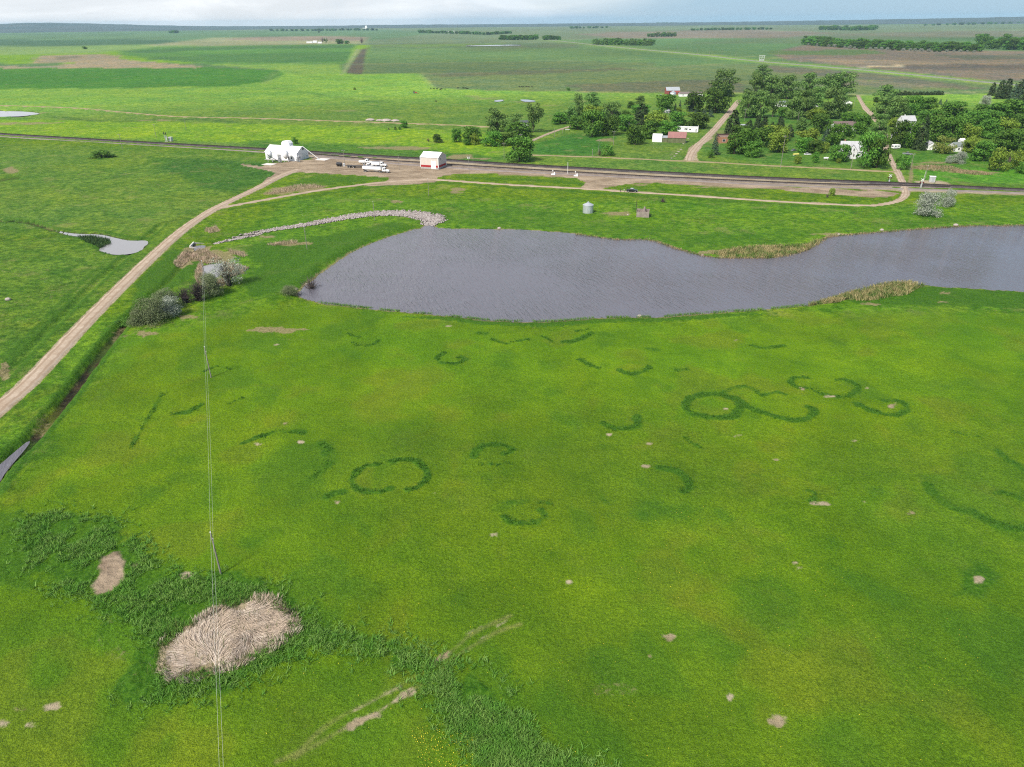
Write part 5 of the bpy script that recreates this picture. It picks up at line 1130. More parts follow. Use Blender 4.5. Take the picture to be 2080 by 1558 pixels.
def hut(label, x, y, s):
    q = empty('signal_hut', G(x, y), RB); tag(q, label, 'signal hut')
    m = MB(); m.box(0, 0, .35, 2.6 * s, 2.2 * s, 2.5 * s); m.build('wall', SILV, q, False, .05); m = MB(); m.box(0, 0, .35 + 2.5 * s, 2.9 * s, 2.5 * s, .16); m.build('roof', WHITE2, q)
    m = MB(); m.box(.3 * s, -1.13 * s, .5, .9 * s, .06, 2.0 * s); m.build('door', STEEL, q); m = MB(); m.box(0, 0, -.3, 2.4 * s, 2.0 * s, .65); m.build('footing', CONC, q)
hut("silver railway signal hut right of the raised gate", 1892, 370, 1.15); hut("silver railway signal hut beside the two headed signal far left", 347.5, 287, 1.1)
q = empty('railway_signal', G(338.5, 288), RA); tag(q, "silver railway signal mast with two black heads left of the warehouse", 'railway signal')
for x in (-.9, .9):
    m = MB(); m.tube((x, 0, 0), (x, 0, 6.2), .16); ms = m.build('mast', SILV, q)
    m = MB(); m.box(x, -.2, 5.6, .8, .35, 1.7, 0, .8); m.build('signal_head', DARK, ms)
m = MB(); m.box(0, 0, 4.2, 2.6, .8, .12); m.box(0, .35, 1.0, 1.2, .1, 3.2); m.build('platform', SILV, q); m = MB(); m.box(0, 0, -.2, 2.8, 1.2, .3); m.build('footing', CONC, q)
for i, (x, y) in enumerate(((1124, 355), (1170, 358))):
    q = empty('switch_stand', G(x, y), RB); tag(q, ("white railway switch equipment left of the thin white mast", "white railway switch equipment right of the thin white mast")[i], 'railway equipment', 'white equipment beside the siding')
    m = MB(); m.box(0, 0, 0, 2.6, 1.1, .55); m.box(.7, 0, .55, .7, .7, 1.0); m.build('machine_box', WHITE, q); m = MB(); m.tube((-.4, 0, .5), (-.4, 0, 2.6), .08); m.box(-.4, 0, 2.3, .6, .08, .6); m.build('target', WHITE2, q)
def post(name, label, x, y, h, r_, mat, cat='post'):
    q = tag(mesh_obj(name, *(lambda mb: (mb.v, mb.f))(MB().tube((0, 0, -.3), (0, 0, h), r_, r_ * .8)), mat), label, cat); q.location = G(x, y); return q
post('white_mast', "thin white mast beside the tracks near the pale gravel apron", 1153, 353, 7.0, .12, WHITE, 'mast')
# culvert headwall
p = W(390, 498); q = empty('culvert', (p.x, p.y, 0), frame((384, 504), (397, 490))); tag(q, "concrete culvert headwall with slanted wing walls beside the gravel road", 'culvert')
m = MB(); m.box(0, 0, -1.4, 6.5, .5, 2.0); m.build('headwall', simple("pale_concrete", (0.62, 0.58, 0.54)), q)
for s in (-1, 1):
    m = MB(); m.add([(s * 3.2, -.25, -1.4), (s * 3.2, -.25, .4), (s * 4.4, -4.2, -1.4), (s * 4.4, -4.2, -.6), (s * 2.9, -.25, -1.4), (s * 2.9, -.25, .4), (s * 4.1, -4.2, -1.4), (s * 4.1, -4.2, -.6)], [(0, 2, 3, 1), (4, 5, 7, 6), (1, 3, 7, 5), (2, 6, 7, 3), (0, 1, 5, 4)]); m.build('wing_wall', CONC, q)
m = MB(); m.box(-1.2, -.27, -1.3, 1.9, .06, 1.3); m.box(1.2, -.27, -1.3, 1.9, .06, 1.3); m.build('opening', DARK, q)
# culvert at bigger field crossing left alone

# ------------------------------------------------------------------ utility poles and wires
def utility_pole(label, loc, h, arm=True, rz=0.0, trans=False, group='utility poles', r_=0.15):
    q = empty('utility_pole', loc, rz); tag(q, label, 'utility pole', group)
    m = MB(); m.tube((0, 0, -.4), (0, 0, h), r_, r_ * .68, 10); m.build('pole', WOOD, q)
    if arm:
        m = MB(); m.box(0, .14, h - .75, 2.4, .12, .14); ar = m.build('crossarm', WOOD, q)
        for x in (-1.1, -.5, .5, 1.1): m = MB(); m.rings([(x, .14, h - .61, .07), (x, .14, h - .4, .05)], 8); m.build('insulator', WHITE2, ar)
    else:
        m = MB(); m.rings([(0, 0, h, .08), (0, 0, h + .16, .12), (0, 0, h + .28, .05)], 10); m.build('insulator', WHITE, q)
        m = MB(); m.rings([(.17, 0, h - 1.3, .06), (.17, 0, h - 1.12, .06)], 8); m.build('bracket', WHITE2, q)
    if trans:
        m = MB(); m.rings([(.4, -.05, h - 1.9, .28), (.4, -.05, h - .95, .28)], 12); m.build('transformer', WHITE2, q)
    return q
def pole_h(x, yt, yb, xt=None):
    b = W(x, yb); return max(4.0, (yb - yt) * mpp(b) * 1.0 / max(0.5, math.cos(PITCH - math.atan((779 - yb) / 1444))))
b1, b2 = W(449, 1167), W(429, 767)
dirv = (b2 - b1); b3 = b2 + dirv; b0 = b1 - dirv
LINE = [b0, b1, b2, b3]; HP = 8.9
heads = []
for i, b in enumerate(LINE):
    b = Vector((b.x, b.y, gz(b.x, b.y))); heads.append(b)
    if i == 0: continue
    utility_pole(["", "grey wooden pole nearest the tan reed bed", "grey wooden pole standing alone in the open meadow", "grey wooden pole behind the dark bushes beside the small pool"][i], b, HP, False, 0, False, 'poles of the meadow power line', 0.16)
P4 = W(624, 506); P5 = W(761, 447); P6 = W(871, 397); P7 = W(953, 354)
for p, lab, tr, ar in ((P4, "thin dark pole on the grass dam left of the lake", False, False), (P5, "thin pole beside the stone lined channel", False, False), (P6, "thin pole on the grass below the cream shed", False, False), (P7, "pole with two pale transformers right of the cream shed", True, True)):
    q = utility_pole(lab, Vector((p.x, p.y, gz(p.x, p.y))), HP + (2.5 if ar else 0), ar, 0, tr, 'poles of the meadow power line', 0.14)
    if tr: m = MB(); m.rings([(-.45, -.05, HP + .5, .28), (-.45, -.05, HP + 1.5, .28)], 12); m.build('transformer', WHITE2, q)
def wire(label, pts, sag, r_):
    V = []; F = []; n = 4; path = []
    for a, b in zip(pts[:-1], pts[1:]):
        for k in range(16):
            t = k / 16; p = a.lerp(b, t); p = Vector((p.x, p.y, p.z - sag * 4 * t * (1 - t))); path.append(p)
    path.append(pts[-1])
    o = path[0].copy()
    for i, p in enumerate(path):
        d = (path[min(i + 1, len(path) - 1)] - path[max(i - 1, 0)]).normalized(); a = d.orthogonal().normalized(); b = d.cross(a)
        for k in range(n): V.append(p - o + a * r_ * math.cos(2 * PI * k / n) + b * r_ * math.sin(2 * PI * k / n))
    for i in range(len(path) - 1):
        for k in range(n): F.append((i * n + k, i * n + (k + 1) % n, (i + 1) * n + (k + 1) % n, (i + 1) * n + k))
    q = mesh_obj('wire', V, F, simple("aluminium_wire", (0.62, 0.66, 0.58), 0.5, 0.1, 1, 0.0)); q.location = o
    tag(q, label, 'wire', 'wires of the meadow power line')
wire("upper wire, on the tips of the meadow poles", [h + Vector((0, 0, HP + .2)) for h in heads], .7, .011)
wire("lower wire, strung just below the tips of the meadow poles", [h + Vector((.19, 0, HP - 1.2)) for h in heads], 1.0, .0105)
TOWNPOLES = [(700.5, 306, 336, 1, "pole beside the black fuel tank in the yard"), (811, 317, 345, 0, "slim dark pole on the bare yard left of the cream shed"), (249, 273, 302, 1, "pole on the near side of the track far left"), (317.5, 253, 279, 1, "pole left of the two headed railway signal"), (378.5, 245, 264, 0, "short pole behind the signal hut far left"),
    (1024, 291, 322, 1, "crossarm pole left of the big tree by the track"), (1058, 273, 300, 1, "crossarm pole with a lamp behind the big tree by the track"), (987, 280, 297, 0, "pole in front of the western bushes"), (1216, 285, 310, 1, "crossarm pole right of the dark green lot"), (1246, 268, 295, 1, "tall pole at the corner of the mown lot"), (1203, 305, 320, 0, "short pole left of the bare bush at the mown lot"), (1276, 249, 267, 1, "pole with transformer under the western trees"), (1126, 263, 278, 0, "slim post beside the side lane, nearer one"), (1143, 261, 271, 0, "slim post beside the side lane, farther one"),
    (1512, 223, 246, 1, "pole beside the village street under the cottonwoods"), (1585, 279, 342, 1, "tallest pole, standing between bushes beside the dirt track"), (1603, 262, 283, 1, "pole behind the tall pole among the yellow green trees"), (1620, 230, 248, 0, "pale pole in front of the big cottonwoods"), (1734, 200, 218, 0, "pale pole right of the white garage"), (1728, 306, 343, 0, "thin pole in front of the farmhouse"), (1849, 313, 345, 1, "pale leaning pole right of the green bush by the lane"), (1878, 338, 366, 0, "thin pole behind the raised gate"), (1491, 244, 268, 0, "pole in front of the dark pine by the street"),
    (1950, 299, 314, 0, "dark pole in front of the white house"), (1357, 222, 236, 1, "pole near the tiny pale shed on the lawn"), (1398, 182, 193, 0, "white yard pole at the long brown roofed shed")]
for x, yt, yb, ar, lab in TOWNPOLES: utility_pole(lab, G(x, yb), pole_h(x, yt, yb), bool(ar), 0.15, 'transformer' in lab, 'utility poles in the village and yards', 0.16)
HP_ = [(1357, 96, 103), (1375, 95, 105), (1416, 99, 111), (1441, 100, 111), (1466, 102, 113), (1494, 105, 115), (1580, 105, 119), (1589, 119, 127), (1625, 121, 128), (1642, 104, 117), (1702, 106, 119), (1758, 128, 137), (1775, 108, 118), (1812, 134, 144), (1874, 136, 149), (1951, 144, 156), (2040, 153, 166), (1252, 89, 97), (1278, 90, 97)]
for k, (x, yt, yb) in enumerate(HP_): utility_pole("far wooden pole in the line along the highway", W(x, yb), pole_h(x, yt, yb), True, 0.6, False, 'poles along the far highway', 0.3)
q = empty('substation', W(1547, 123.5)); tag(q, "pale steel frame of a small substation beside the highway", 'substation')
m = MB()
for x in (-5, 0, 5): m.tube((x, 0, 0), (x, 0, 11), .35); 
m.box(0, 0, 10.2, 14, .5, .6); m.box(0, 0, 7.2, 12, .5, .5); m.build('steel_frame', WHITE2, q); m = MB(); m.box(-2.5, 2, 0, 3, 2.5, 3.4); m.box(3, 2, 0, 3, 2.5, 3.4); m.build('transformer', SILV, q)
# ------------------------------------------------------------------ foliage
def leaf_mat(name, c, c2, rand=0.5, trans=0.12):
    m, nt, b = new_mat(name)
    oi = N(nt, 'ObjectInfo'); p = coords(nt)
    n1 = noise_n(nt, p, 5.0, 3, 0.6)
    g = N(nt, 'NewGeometry')
    f = math_n(nt, 'ADD', math_n(nt, 'MULTIPLY', ramp_n(nt, n1, 0.3, 0.7), 0.55), math_n(nt, 'MULTIPLY', g.outputs['Random Per Island'], 0.45))
    c = np.array(c); c2 = np.array(c2)
    col = mixc(nt, f, c, c2)
    hue = N(nt, 'HueSaturation'); nt.links.new(col, hue.inputs['Color'])
    nt.links.new(math_n(nt, 'ADD', math_n(nt, 'MULTIPLY', oi.outputs['Random'], 0.018 * rand * 2), 0.5 - 0.018 * rand), hue.inputs['Hue'])
    nt.links.new(math_n(nt, 'ADD', math_n(nt, 'MULTIPLY', oi.outputs['Random'], rand), 1.0 - rand * 0.5), hue.inputs['Value'])
    hue.inputs['Saturation'].default_value = 1.0
    nt.links.new(hue.outputs[0], b.inputs['Base Color'])
    b.inputs['Roughness'].default_value = 0.65; b.inputs['Specular IOR Level'].default_value = 0.15
    tr = N(nt, 'BsdfTranslucent'); nt.links.new(hue.outputs[0], tr.inputs[0])
    mx = N(nt, 'MixShader'); mx.inputs[0].default_value = trans
    nt.links.new(b.outputs[0], mx.inputs[1]); nt.links.new(tr.outputs[0], mx.inputs[2])
    out = [n for n in nt.nodes if n.type == 'OUTPUT_MATERIAL'][0]; nt.links.new(mx.outputs[0], out.inputs[0])
    return m
LM = {'ash': leaf_mat("leaf_dark_green", alb(60, 112, 34), alb(140, 188, 72), .9), 'cot': leaf_mat("leaf_cottonwood", alb(78, 126, 52), alb(160, 198, 104), 0.5), 'yel': leaf_mat("leaf_yellow_green", alb(116, 154, 42), alb(178, 202, 82), 0.3),
      'spr': leaf_mat("needle_blue_green", alb(54, 86, 60), alb(108, 134, 106), 0.35, 0.03), 'pine': leaf_mat("needle_dark", alb(44, 68, 36), alb(92, 112, 64), 0.35, 0.03), 'sil': leaf_mat("leaf_silver", alb(170, 184, 158), alb(224, 230, 212), 0.15, 0.1),
      'will': leaf_mat("leaf_willow", alb(134, 156, 58), alb(180, 190, 100), 0.2), 'grey': leaf_mat("leaf_grey_green", alb(112, 130, 84), alb(170, 182, 132), 0.2)}
TW = {'bare': simple("bare_twigs", alb(128, 114, 106), 0.9, 0.3, 3.0), 'purple': simple("purple_twigs", alb(104, 88, 88), 0.9, 0.3, 3.0)}
def leaves(points, normals, size, r, jit=0.7):
    n = len(points)
    nn = normals + r.normal(0, jit, (n, 3)); nn /= np.linalg.norm(nn, axis=1)[:, None] + 1e-9
    t = np.cross(nn, r.normal(0, 1, (n, 3))); t /= np.linalg.norm(t, axis=1)[:, None] + 1e-9
    b = np.cross(nn, t); s = size * r.uniform(0.6, 1.25, n)[:, None]
    V = np.stack([points - t * s - b * s * 0.7, points + t * s - b * s * 0.6, points + t * s * 0.8 + b * s * 0.8, points - t * s * 0.7 + b * s * 0.7], 1).reshape(-1, 3)
    F = np.arange(4 * n).reshape(-1, 4)
    return V, F
def np_mesh(name, V, F, mat):
    me = bpy.data.meshes.new(name); k = F.shape[1]
    me.vertices.add(len(V)); me.vertices.foreach_set('co', V.astype(np.float32).ravel())
    me.loops.add(F.size); me.loops.foreach_set('vertex_index', F.ravel().astype(np.int32))
    me.polygons.add(len(F)); me.polygons.foreach_set('loop_start', np.arange(0, F.size, k, dtype=np.int32))
    me.update(); me.validate(); me.materials.append(mat); return me
def lobed(kind, seed, nleaf, size, low=0.12, nl=20, shape='round', jit=0.5, gaps=0.0):
    """crown in the unit box: x, y in -.5...5, z in 0..1"""
    r = np.random.default_rng(seed); L = []
    for k in range(nl):
        if shape == 'round':
            a = r.uniform(0, 2 * PI); zz_ = low + (1 - low) * r.uniform(0.08, 0.9) ** 0.9; rad = 0.34 * math.sqrt(max(0, 1 - ((zz_ - (low + 0.45 * (1 - low))) / (0.62 * (1 - low))) ** 2)) * r.uniform(0.45, 1.05)
            L.append((rad * math.cos(a), rad * math.sin(a), zz_, r.uniform(0.12, 0.2)))
        elif shape == 'tall':
            a = r.uniform(0, 2 * PI); zz_ = low + (1 - low) * r.uniform(0.02, 0.93); w = 0.32 * (1 - 0.55 * max(0, zz_ - 0.55) / 0.45) * (0.55 + 0.45 * min(1, (zz_ - low) / 0.3)); rad = w * r.uniform(0.35, 1.1)
            L.append((rad * math.cos(a), rad * math.sin(a), zz_, r.uniform(0.09, 0.165)))
        elif shape == 'dome':
            a = r.uniform(0, 2 * PI); zz_ = r.uniform(0.1, 0.82); rad = 0.38 * math.sqrt(max(0, 1 - zz_ ** 2)) * r.uniform(0.3, 1.08)
            L.append((rad * math.cos(a), rad * math.sin(a), zz_, r.uniform(0.13, 0.2)))
    if gaps: L = [q for q in L if r.random() > gaps]
    w = np.array([q[3] ** 2 for q in L]); cnt = np.maximum(8, (nleaf * w / w.sum()).astype(int))
    P = []; Nn = []
    for (x, y, z, rr), c in zip(L, cnt):
        d = r.normal(0, 1, (c, 3)); d[:, 2] += 0.25; d /= np.linalg.norm(d, axis=1)[:, None]
        rad = rr * np.where(r.random(c) < 0.25, r.uniform(0.3, 0.9, c), r.uniform(0.85, 1.12, c))
        sc = np.array([1, 1, 0.85]); pt = np.array([x, y, z]) + d * rad[:, None] * sc
        P.append(pt); Nn.append(d)
    P = np.concatenate(P); Nn = np.concatenate(Nn)
    for k in (0, 1): P[:, k] *= 0.49 / np.percentile(np.abs(P[:, k]), 98.5)
    P[:, 2] = low + (P[:, 2] - np.percentile(P[:, 2], 1)) * (0.985 - low) / (np.percentile(P[:, 2], 99.3) - np.percentile(P[:, 2], 1))
    P[:, 2] = np.clip(P[:, 2], 0.01, 1.02)
    return leaves(P, Nn, size, r, jit)
def conifer(seed, nleaf, size, tip=0.03, wid=0.46, layers=11, droop=0.10, full=1.0):
    r = np.random.default_rng(seed); P = []; Nn = []
    for k in range(layers):
        f = (k + 0.3) / layers; z0 = 0.05 + 0.93 * f; R = wid * (1 - f) ** full + tip
        c = int(nleaf * (R + 0.05) / (layers * (wid * 0.55 + 0.05)))
        nb = max(5, int(14 * (1 - f) + 4)); ba = r.uniform(0, 2 * PI, nb)
        a = ba[r.integers(0, nb, c)] + r.normal(0, 0.16, c); q = r.uniform(0.2, 1.0, c) ** 0.6 * R * r.uniform(0.82, 1.1, c)
        z = z0 - q * droop / wid + r.normal(0, 0.012, c) + (1 - q / (R + .001)) * 0.05
        P.append(np.stack([q * np.cos(a), q * np.sin(a), z], 1)); Nn.append(np.stack([np.cos(a) * 0.7, np.sin(a) * 0.7, np.full(c, 0.7)], 1))
    P = np.concatenate(P); P[:, 2] = np.clip(P[:, 2], 0.01, 1.0)
    return leaves(P, np.concatenate(Nn), size, r, 0.45)
def branches(seed, n, spread, r0, up=0.9, low=0.0, sub=3):
    r = random.Random(seed); m = MB()
    for k in range(n):
        a = r.uniform(0, 2 * PI); e = r.uniform(0.15, 1.0); p = Vector((r.uniform(-.05, .05), r.uniform(-.05, .05), low))
        q = Vector((math.cos(a) * spread * r.uniform(.3, 1) * e, math.sin(a) * spread * r.uniform(.3, 1) * e, low + (up - low) * math.sqrt(max(.04, 1 - e * e)) * r.uniform(.55, 1)))
        md = p.lerp(q, .5) + Vector((0, 0, .06)); m.tube(p, md, r0, r0 * .65, 3); m.tube(md, q, r0 * .65, r0 * .2, 3)
        for j in range(sub):
            t = r.uniform(.35, .95); s = md.lerp(q, t) if t > .5 else p.lerp(md, t * 2)
            e2 = s + Vector((r.uniform(-.14, .14), r.uniform(-.14, .14), r.uniform(.02, .2))); m.tube(s, e2, r0 * .4, r0 * .12, 3)
    return m
def trunk_mb(seed, low, top=0.62, r0=0.035, nb=5):
    r = random.Random(seed); m = MB()
    m.tube((0, 0, -0.03), (0.01, 0.0, low + .1), r0, r0 * .75, 7); m.tube((0.01, 0, low + .1), (r.uniform(-.03, .03), r.uniform(-.03, .03), top), r0 * .75, r0 * .3, 7)
    for k in range(nb):
        a = 2 * PI * k / nb + r.uniform(-.4, .4); z = low + r.uniform(0.05, .3); m.tube((0.01, 0, z), (math.cos(a) * .28, math.sin(a) * .28, min(.85, z + r.uniform(.15, .35))), r0 * .45, r0 * .12, 5)
    return m
PROTO = {}
def proto(kind, crowns, trunks, cmat, tmat):
    PROTO[kind] = ([np_mesh('crown', V, F, cmat) for V, F in crowns], trunks)
def tmesh(mb, mat, name='trunk'):
    me = bpy.data.meshes.new(name); me.from_pydata(mb.v, [], mb.f); me.materials.append(mat); me.update(); return me
TR = lambda low, r0=.035, top=.62: [tmesh(trunk_mb(s, low, top, r0), BARK) for s in (1, 2)]
proto('ash', [lobed('ash', s, 3000, .030, .05, 28) for s in (11, 12, 13)], TR(.10), LM['ash'], BARK)
proto('cot', [lobed('cot', s, 3400, .026, .04, 34, 'tall') for s in (21, 22, 23, 24)], TR(.14), LM['cot'], BARK)
proto('thin', [lobed('thin', s, 1600, .026, .14, 24, 'tall', .8, .3) for s in (31, 32)], TR(.22, .03, .85), LM['cot'], BARK)
proto('yel', [lobed('yel', s, 3000, .030, .03, 28) for s in (41, 42)], TR(.08), LM['yel'], BARK)
proto('spr', [conifer(s, 2600, .02) for s in (51, 52)], TR(.05, .03, .9), LM['spr'], BARK)
proto('pine', [conifer(s, 2600, .024, .12, .38, 12, .05, .55) for s in (61, 62)], TR(.05, .03, .85), LM['pine'], BARK)
proto('sil', [lobed('sil', s, 6500, .016, .0, 40, 'dome', .6) for s in (71, 72)], TR(.03, .03, .5), LM['sil'], BARK)
proto('will', [lobed('will', s, 2600, .025, .02, 26) for s in (81,)], TR(.05), LM['will'], BARK)
proto('grey', [lobed('grey', s, 8000, .0125, .0, 44, 'dome', .6) for s in (91, 92)], TR(.03, .03, .5), LM['grey'], BARK)
proto('bush', [lobed('bush', s, 2000, .03, .0, 20, 'dome') for s in (101, 102)], TR(.02, .03, .5), LM['ash'], BARK)
proto('ybush', [lobed('ybush', s, 2000, .03, .0, 20, 'dome') for s in (111,)], TR(.02, .03, .5), LM['yel'], BARK)
proto('wsil', [lobed('wsil', s, 3000, .012, .12, 24, 'round', .9, .25) for s in (121,)], [tmesh(branches(5, 46, .46, .012, .95, .0, 4), simple("grey_branch", alb(110, 108, 92), .9, .2, 3))], LM['sil'], BARK)
BARE = {'bare': [tmesh(branches(s, 60, .5, .010, .95, 0, 4), TW['bare'], 'branches') for s in (1, 2)], 'purple': [tmesh(branches(s, 110, .5, .008, .95, 0, 5), TW['purple'], 'branches') for s in (3,)]}
STEM = [tmesh(trunk_mb(9, .1, .5, .04, 3), BARK, 'stem')]
KNAME = {'ash': 'broadleaf_tree', 'cot': 'cottonwood_tree', 'thin': 'cottonwood_tree', 'yel': 'broadleaf_tree', 'spr': 'spruce_tree', 'pine': 'pine_tree', 'sil': 'silver_shrub', 'will': 'willow_tree', 'grey': 'shrub', 'bush': 'bush', 'ybush': 'bush', 'wsil': 'willow_tree', 'bare': 'bare_shrub', 'purple': 'bare_shrub'}
KADJ = {'ash': 'dark green leafy tree', 'cot': 'mid green cottonwood', 'thin': 'thin airy cottonwood', 'yel': 'yellow green leafy tree', 'spr': 'pointed spruce', 'pine': 'dark pine', 'sil': 'silver leaved shrub', 'will': 'yellow green willow', 'grey': 'grey green shrub', 'bush': 'dark green bush', 'ybush': 'bright green bush', 'wsil': 'silvery willow', 'bare': 'bare grey shrub', 'purple': 'bare purplish shrub'}
rt = random.Random(3)
TREES = []
def tree(kind, x, yb, hpx, wpx, label=None, group=None, lx=None):
    b = G(x, yb); s = mpp(b); h = hpx * s / max(.7, math.cos(PITCH - math.atan((779 - yb) / 1444))) * 1.02; w = wpx * s * rt.uniform(1.0, 1.14)
    q = empty(KNAME[kind], b, rt.uniform(0, 6.28)); q.scale = (w, w * rt.uniform(.9, 1.1), h)
    if kind in BARE:
        o = bpy.data.objects.new('branches', rt.choice(BARE[kind])); link(o, q); o2 = bpy.data.objects.new('stem', STEM[0]); link(o2, q)
    else:
        cr, tr = PROTO[kind]
        o = bpy.data.objects.new('trunk', rt.choice(tr)); link(o, q); o = bpy.data.objects.new('crown', rt.choice(cr)); link(o, q)
    q['category'] = 'bush' if kind in ('bush', 'ybush', 'sil', 'grey', 'bare', 'purple') else 'tree'
    if group: q['group'] = group
    if label: q['label'] = label
    else: TREES.append([q, kind, x, yb, hpx])
    return q
T_ = """ash 927 289 26 20|ash 889 290 16 16|bare 870 288 8 11|ash 959 287 28 36|ybush 963 293 20 22|bush 948 294 12 18|cot 1009 268 43 38|ash 1000 296 28 36|thin 1047 262 28 28|ash 1054 278 28 50|ash 1030 295 22 30|thin 1083 269 54 36|ash 1055 328 46 46
ash 1139 252 22 34|cot 1156 249 30 28|cot 1173 241 46 20|cot 1202 220 30 26|ash 1173 263 26 34|ash 1203 277 48 40|ash 1238 274 34 36|yel 1205 243 28 40|cot 1242 249 38 42|ash 1272 266 30 36|ash 1271 237 12 18|pine 1303 252 38 38|cot 1299 212 16 18|ash 1282 220 13 15|ash 1300 233 18 36|yel 1330 258 30 42|ash 1320 280 34 36|ash 1290 294 38 34|ash 1357 276 28 36|ash 1377 256 28 30|ash 1414 260 28 44|ash 1351 228 33 34|spr 1371 228 18 11|spr 1380 229 23 12|spr 1403 227 23 13|ybush 1378 230 12 14|ash 1408 227 36 36|ash 1452 229 44 55|cot 1468 196 50 46|pine 1474 196 32 20|spr 1412 235 13 10|spr 1430 237 17 15|spr 1443 238 18 16|ash 1423 195 10 9|bush 1234 316 20 26|bare 1218 316 14 16|pine 1487 273 47 32|spr 1451 315 42 24|bush 1443 321 16 14|thin 1196 205 14 10
cot 1547 161 26 34|cot 1532 202 46 40|cot 1566 200 42 44|cot 1598 201 43 42|cot 1640 195 42 42|cot 1682 198 44 42|cot 1710 197 46 40|cot 1516 240 46 36|cot 1541 239 50 40|thin 1569 238 42 30|cot 1608 242 50 36|cot 1634 241 54 38|cot 1660 215 36 34|cot 1686 240 56 44|cot 1706 236 40 30|yel 1655 243 23 28|ash 1588 239 18 17|pine 1520 264 20 18|pine 1538 262 26 18|pine 1552 262 24 18|pine 1568 259 11 12|pine 1584 263 26 18|pine 1603 278 24 18|ash 1502 276 20 32|ash 1491 313 38 34|ash 1516 312 48 40|ash 1545 297 36 44|yel 1572 284 28 52|yel 1580 310 42 38|ash 1528 318 30 36|yel 1642 294 30 46|ash 1632 309 28 32|cot 1628 269 28 28|ash 1665 272 38 38|spr 1676 293 36 26|ash 1704 296 42 48|ash 1653 312 24 26|ybush 1673 310 20 18|ash 1706 327 32 36|ash 1655 330 20 13|ybush 1620 332 16 15|ybush 1703 331 9 10|ash 1723 225 14 12|ash 1727 252 22 36|ash 1780 208 10 12
ash 1758 340 64 40|ash 1780 341 58 36|cot 1785 277 42 32|ash 1748 273 38 32|cot 1798 206 30 40|cot 1793 242 42 40|cot 1818 242 42 40|ash 1852 233 36 34|ash 1884 228 28 34|yel 1817 258 20 26|ash 1822 298 50 38|ash 1842 299 48 36|pine 1867 304 64 32|ash 1888 252 28 44|ash 1903 288 48 42|ash 1928 287 46 40|will 1914 311 32 40|ash 1936 242 32 46|bare 1947 238 26 26|yel 1968 288 34 34|ash 1980 258 30 44|ash 2005 256 28 40|ash 2024 246 34 46|ash 2000 280 36 42|yel 2037 276 34 42|ash 2034 310 42 44|ash 2060 308 42 44|yel 1970 310 30 30|ash 1996 328 38 42|ash 2071 260 26 36|ash 2062 246 40 50|ash 1950 272 34 36|ybush 2026 348 44 38|bare 2012 322 22 28|ybush 2062 344 38 34|bare 2050 330 24 26|bush 2078 352 20 26|ash 1990 236 22 30
pine 2013 194 25 14|pine 2028 201 36 20|pine 2042 200 38 20|spr 2054 208 36 24|spr 2066 208 38 24|pine 2070 191 28 24|pine 2080 218 32 30|sil 2001 212 17 20|sil 1926 332 15 13|sil 1948 332 22 26|spr 1909 212 11 11|spr 1921 212 11 9|bush 1834 344 28 24|bush 1822 330 10 12
sil 1881 437 44 48|sil 1923 420 33 26|ybush 1689 398 15 12|ash 820 260 13 14|bush 803 264 6 5|bush 812 264 6 5|bare 790 264 5 8|bush 207 320 13 46|bare 1345 411 10 22|bare 1680 402 8 12|bush 600 292 13 12|ybush 720 182 4 6|bush 1154 184 6 8"""
for row in T_.replace('\n', '|').split('|'):
    k, x, y, h, w = row.split(); tree(k, float(x), float(y), float(h), float(w))
# junipers along the mown field
for k in range(13):
    tree('pine', 1822 + k * 7.6, 193.6 - k * 0.08, rt.uniform(6.5, 9), rt.uniform(8, 11), "small dark juniper in the clipped row beside the mown field", "junipers in a row by the mown field")
# shrubs between road and meadow
tree('wsil', 466, 580, 54, 66, "silvery half bare willow leaning beside the small reed edged pool")
tree('grey', 310, 655, 46, 66, "big grey green shrub clump nearest the ditch")
tree('grey', 288, 657, 28, 48, "low grey green shrub on the left flank of the big clump")
tree('sil', 345, 643, 38, 46, "silvery leaved shrub on the right flank of the big clump")
tree('grey', 338, 630, 38, 60, "grey green shrub at the back of the big clump")
tree('purple', 352, 618, 30, 44, "bare purplish shrub on the far end of the big clump")
tree('purple', 404, 611, 42, 66, "bare purplish shrub between the big clump and the dark shrub")
tree('grey', 427, 600, 42, 54, "dark grey green shrub with pale flowers beside the small pool")
tree('purple', 378, 615, 32, 60, "low bare purplish shrub beside the big grey green clump")
tree('sil', 424, 585, 26, 26, "pale flowering shrub on top of the dark one by the pool")
tree('bare', 632, 584, 40, 58, "bare willow shrub leaning over the left tip of the lake")
tree('grey', 590, 600, 16, 34, "low grey green shrub on the bank at the left tip of the lake")
tree('bush', 250, 655, 14, 30, "small bush at the end of the ditch")
# belts of trees far across the fields
def belt(pts, hpx, n, kind, label, group, rows=1, wf=0.9, dy=-1.6):
    for rw in range(rows):
        for k in range(n):
            f = (k + 0.5 * (rw % 2) + rt.uniform(-.2, .2)) / n * (len(pts) - 1); f = min(max(f, 0), len(pts) - 1.001); i = int(f); t = f - i
            x = pts[i][0] * (1 - t) + pts[i + 1][0] * t; y = pts[i][1] * (1 - t) + pts[i + 1][1] * t + dy * rw
            h = hpx * rt.uniform(.75, 1.12); tree(kind if rt.random() < .8 else 'ash', x, y, h, h * wf * rt.uniform(.9, 1.3), label, group)
belt([(1634, 91), (1700, 96), (1800, 100), (1900, 103), (1996, 105)], 13, 42, 'ash', "dark tree in the long shelterbelt across the fields", "trees of the long shelterbelt", 2, 1.1, -4.5)
belt([(1640, 92), (1720, 98), (1800, 102), (1890, 105), (1990, 106.5)], 5, 30, 'sil', "small silver shrub along the foot of the long shelterbelt", "silver shrubs along the long shelterbelt", 1, 1.3)
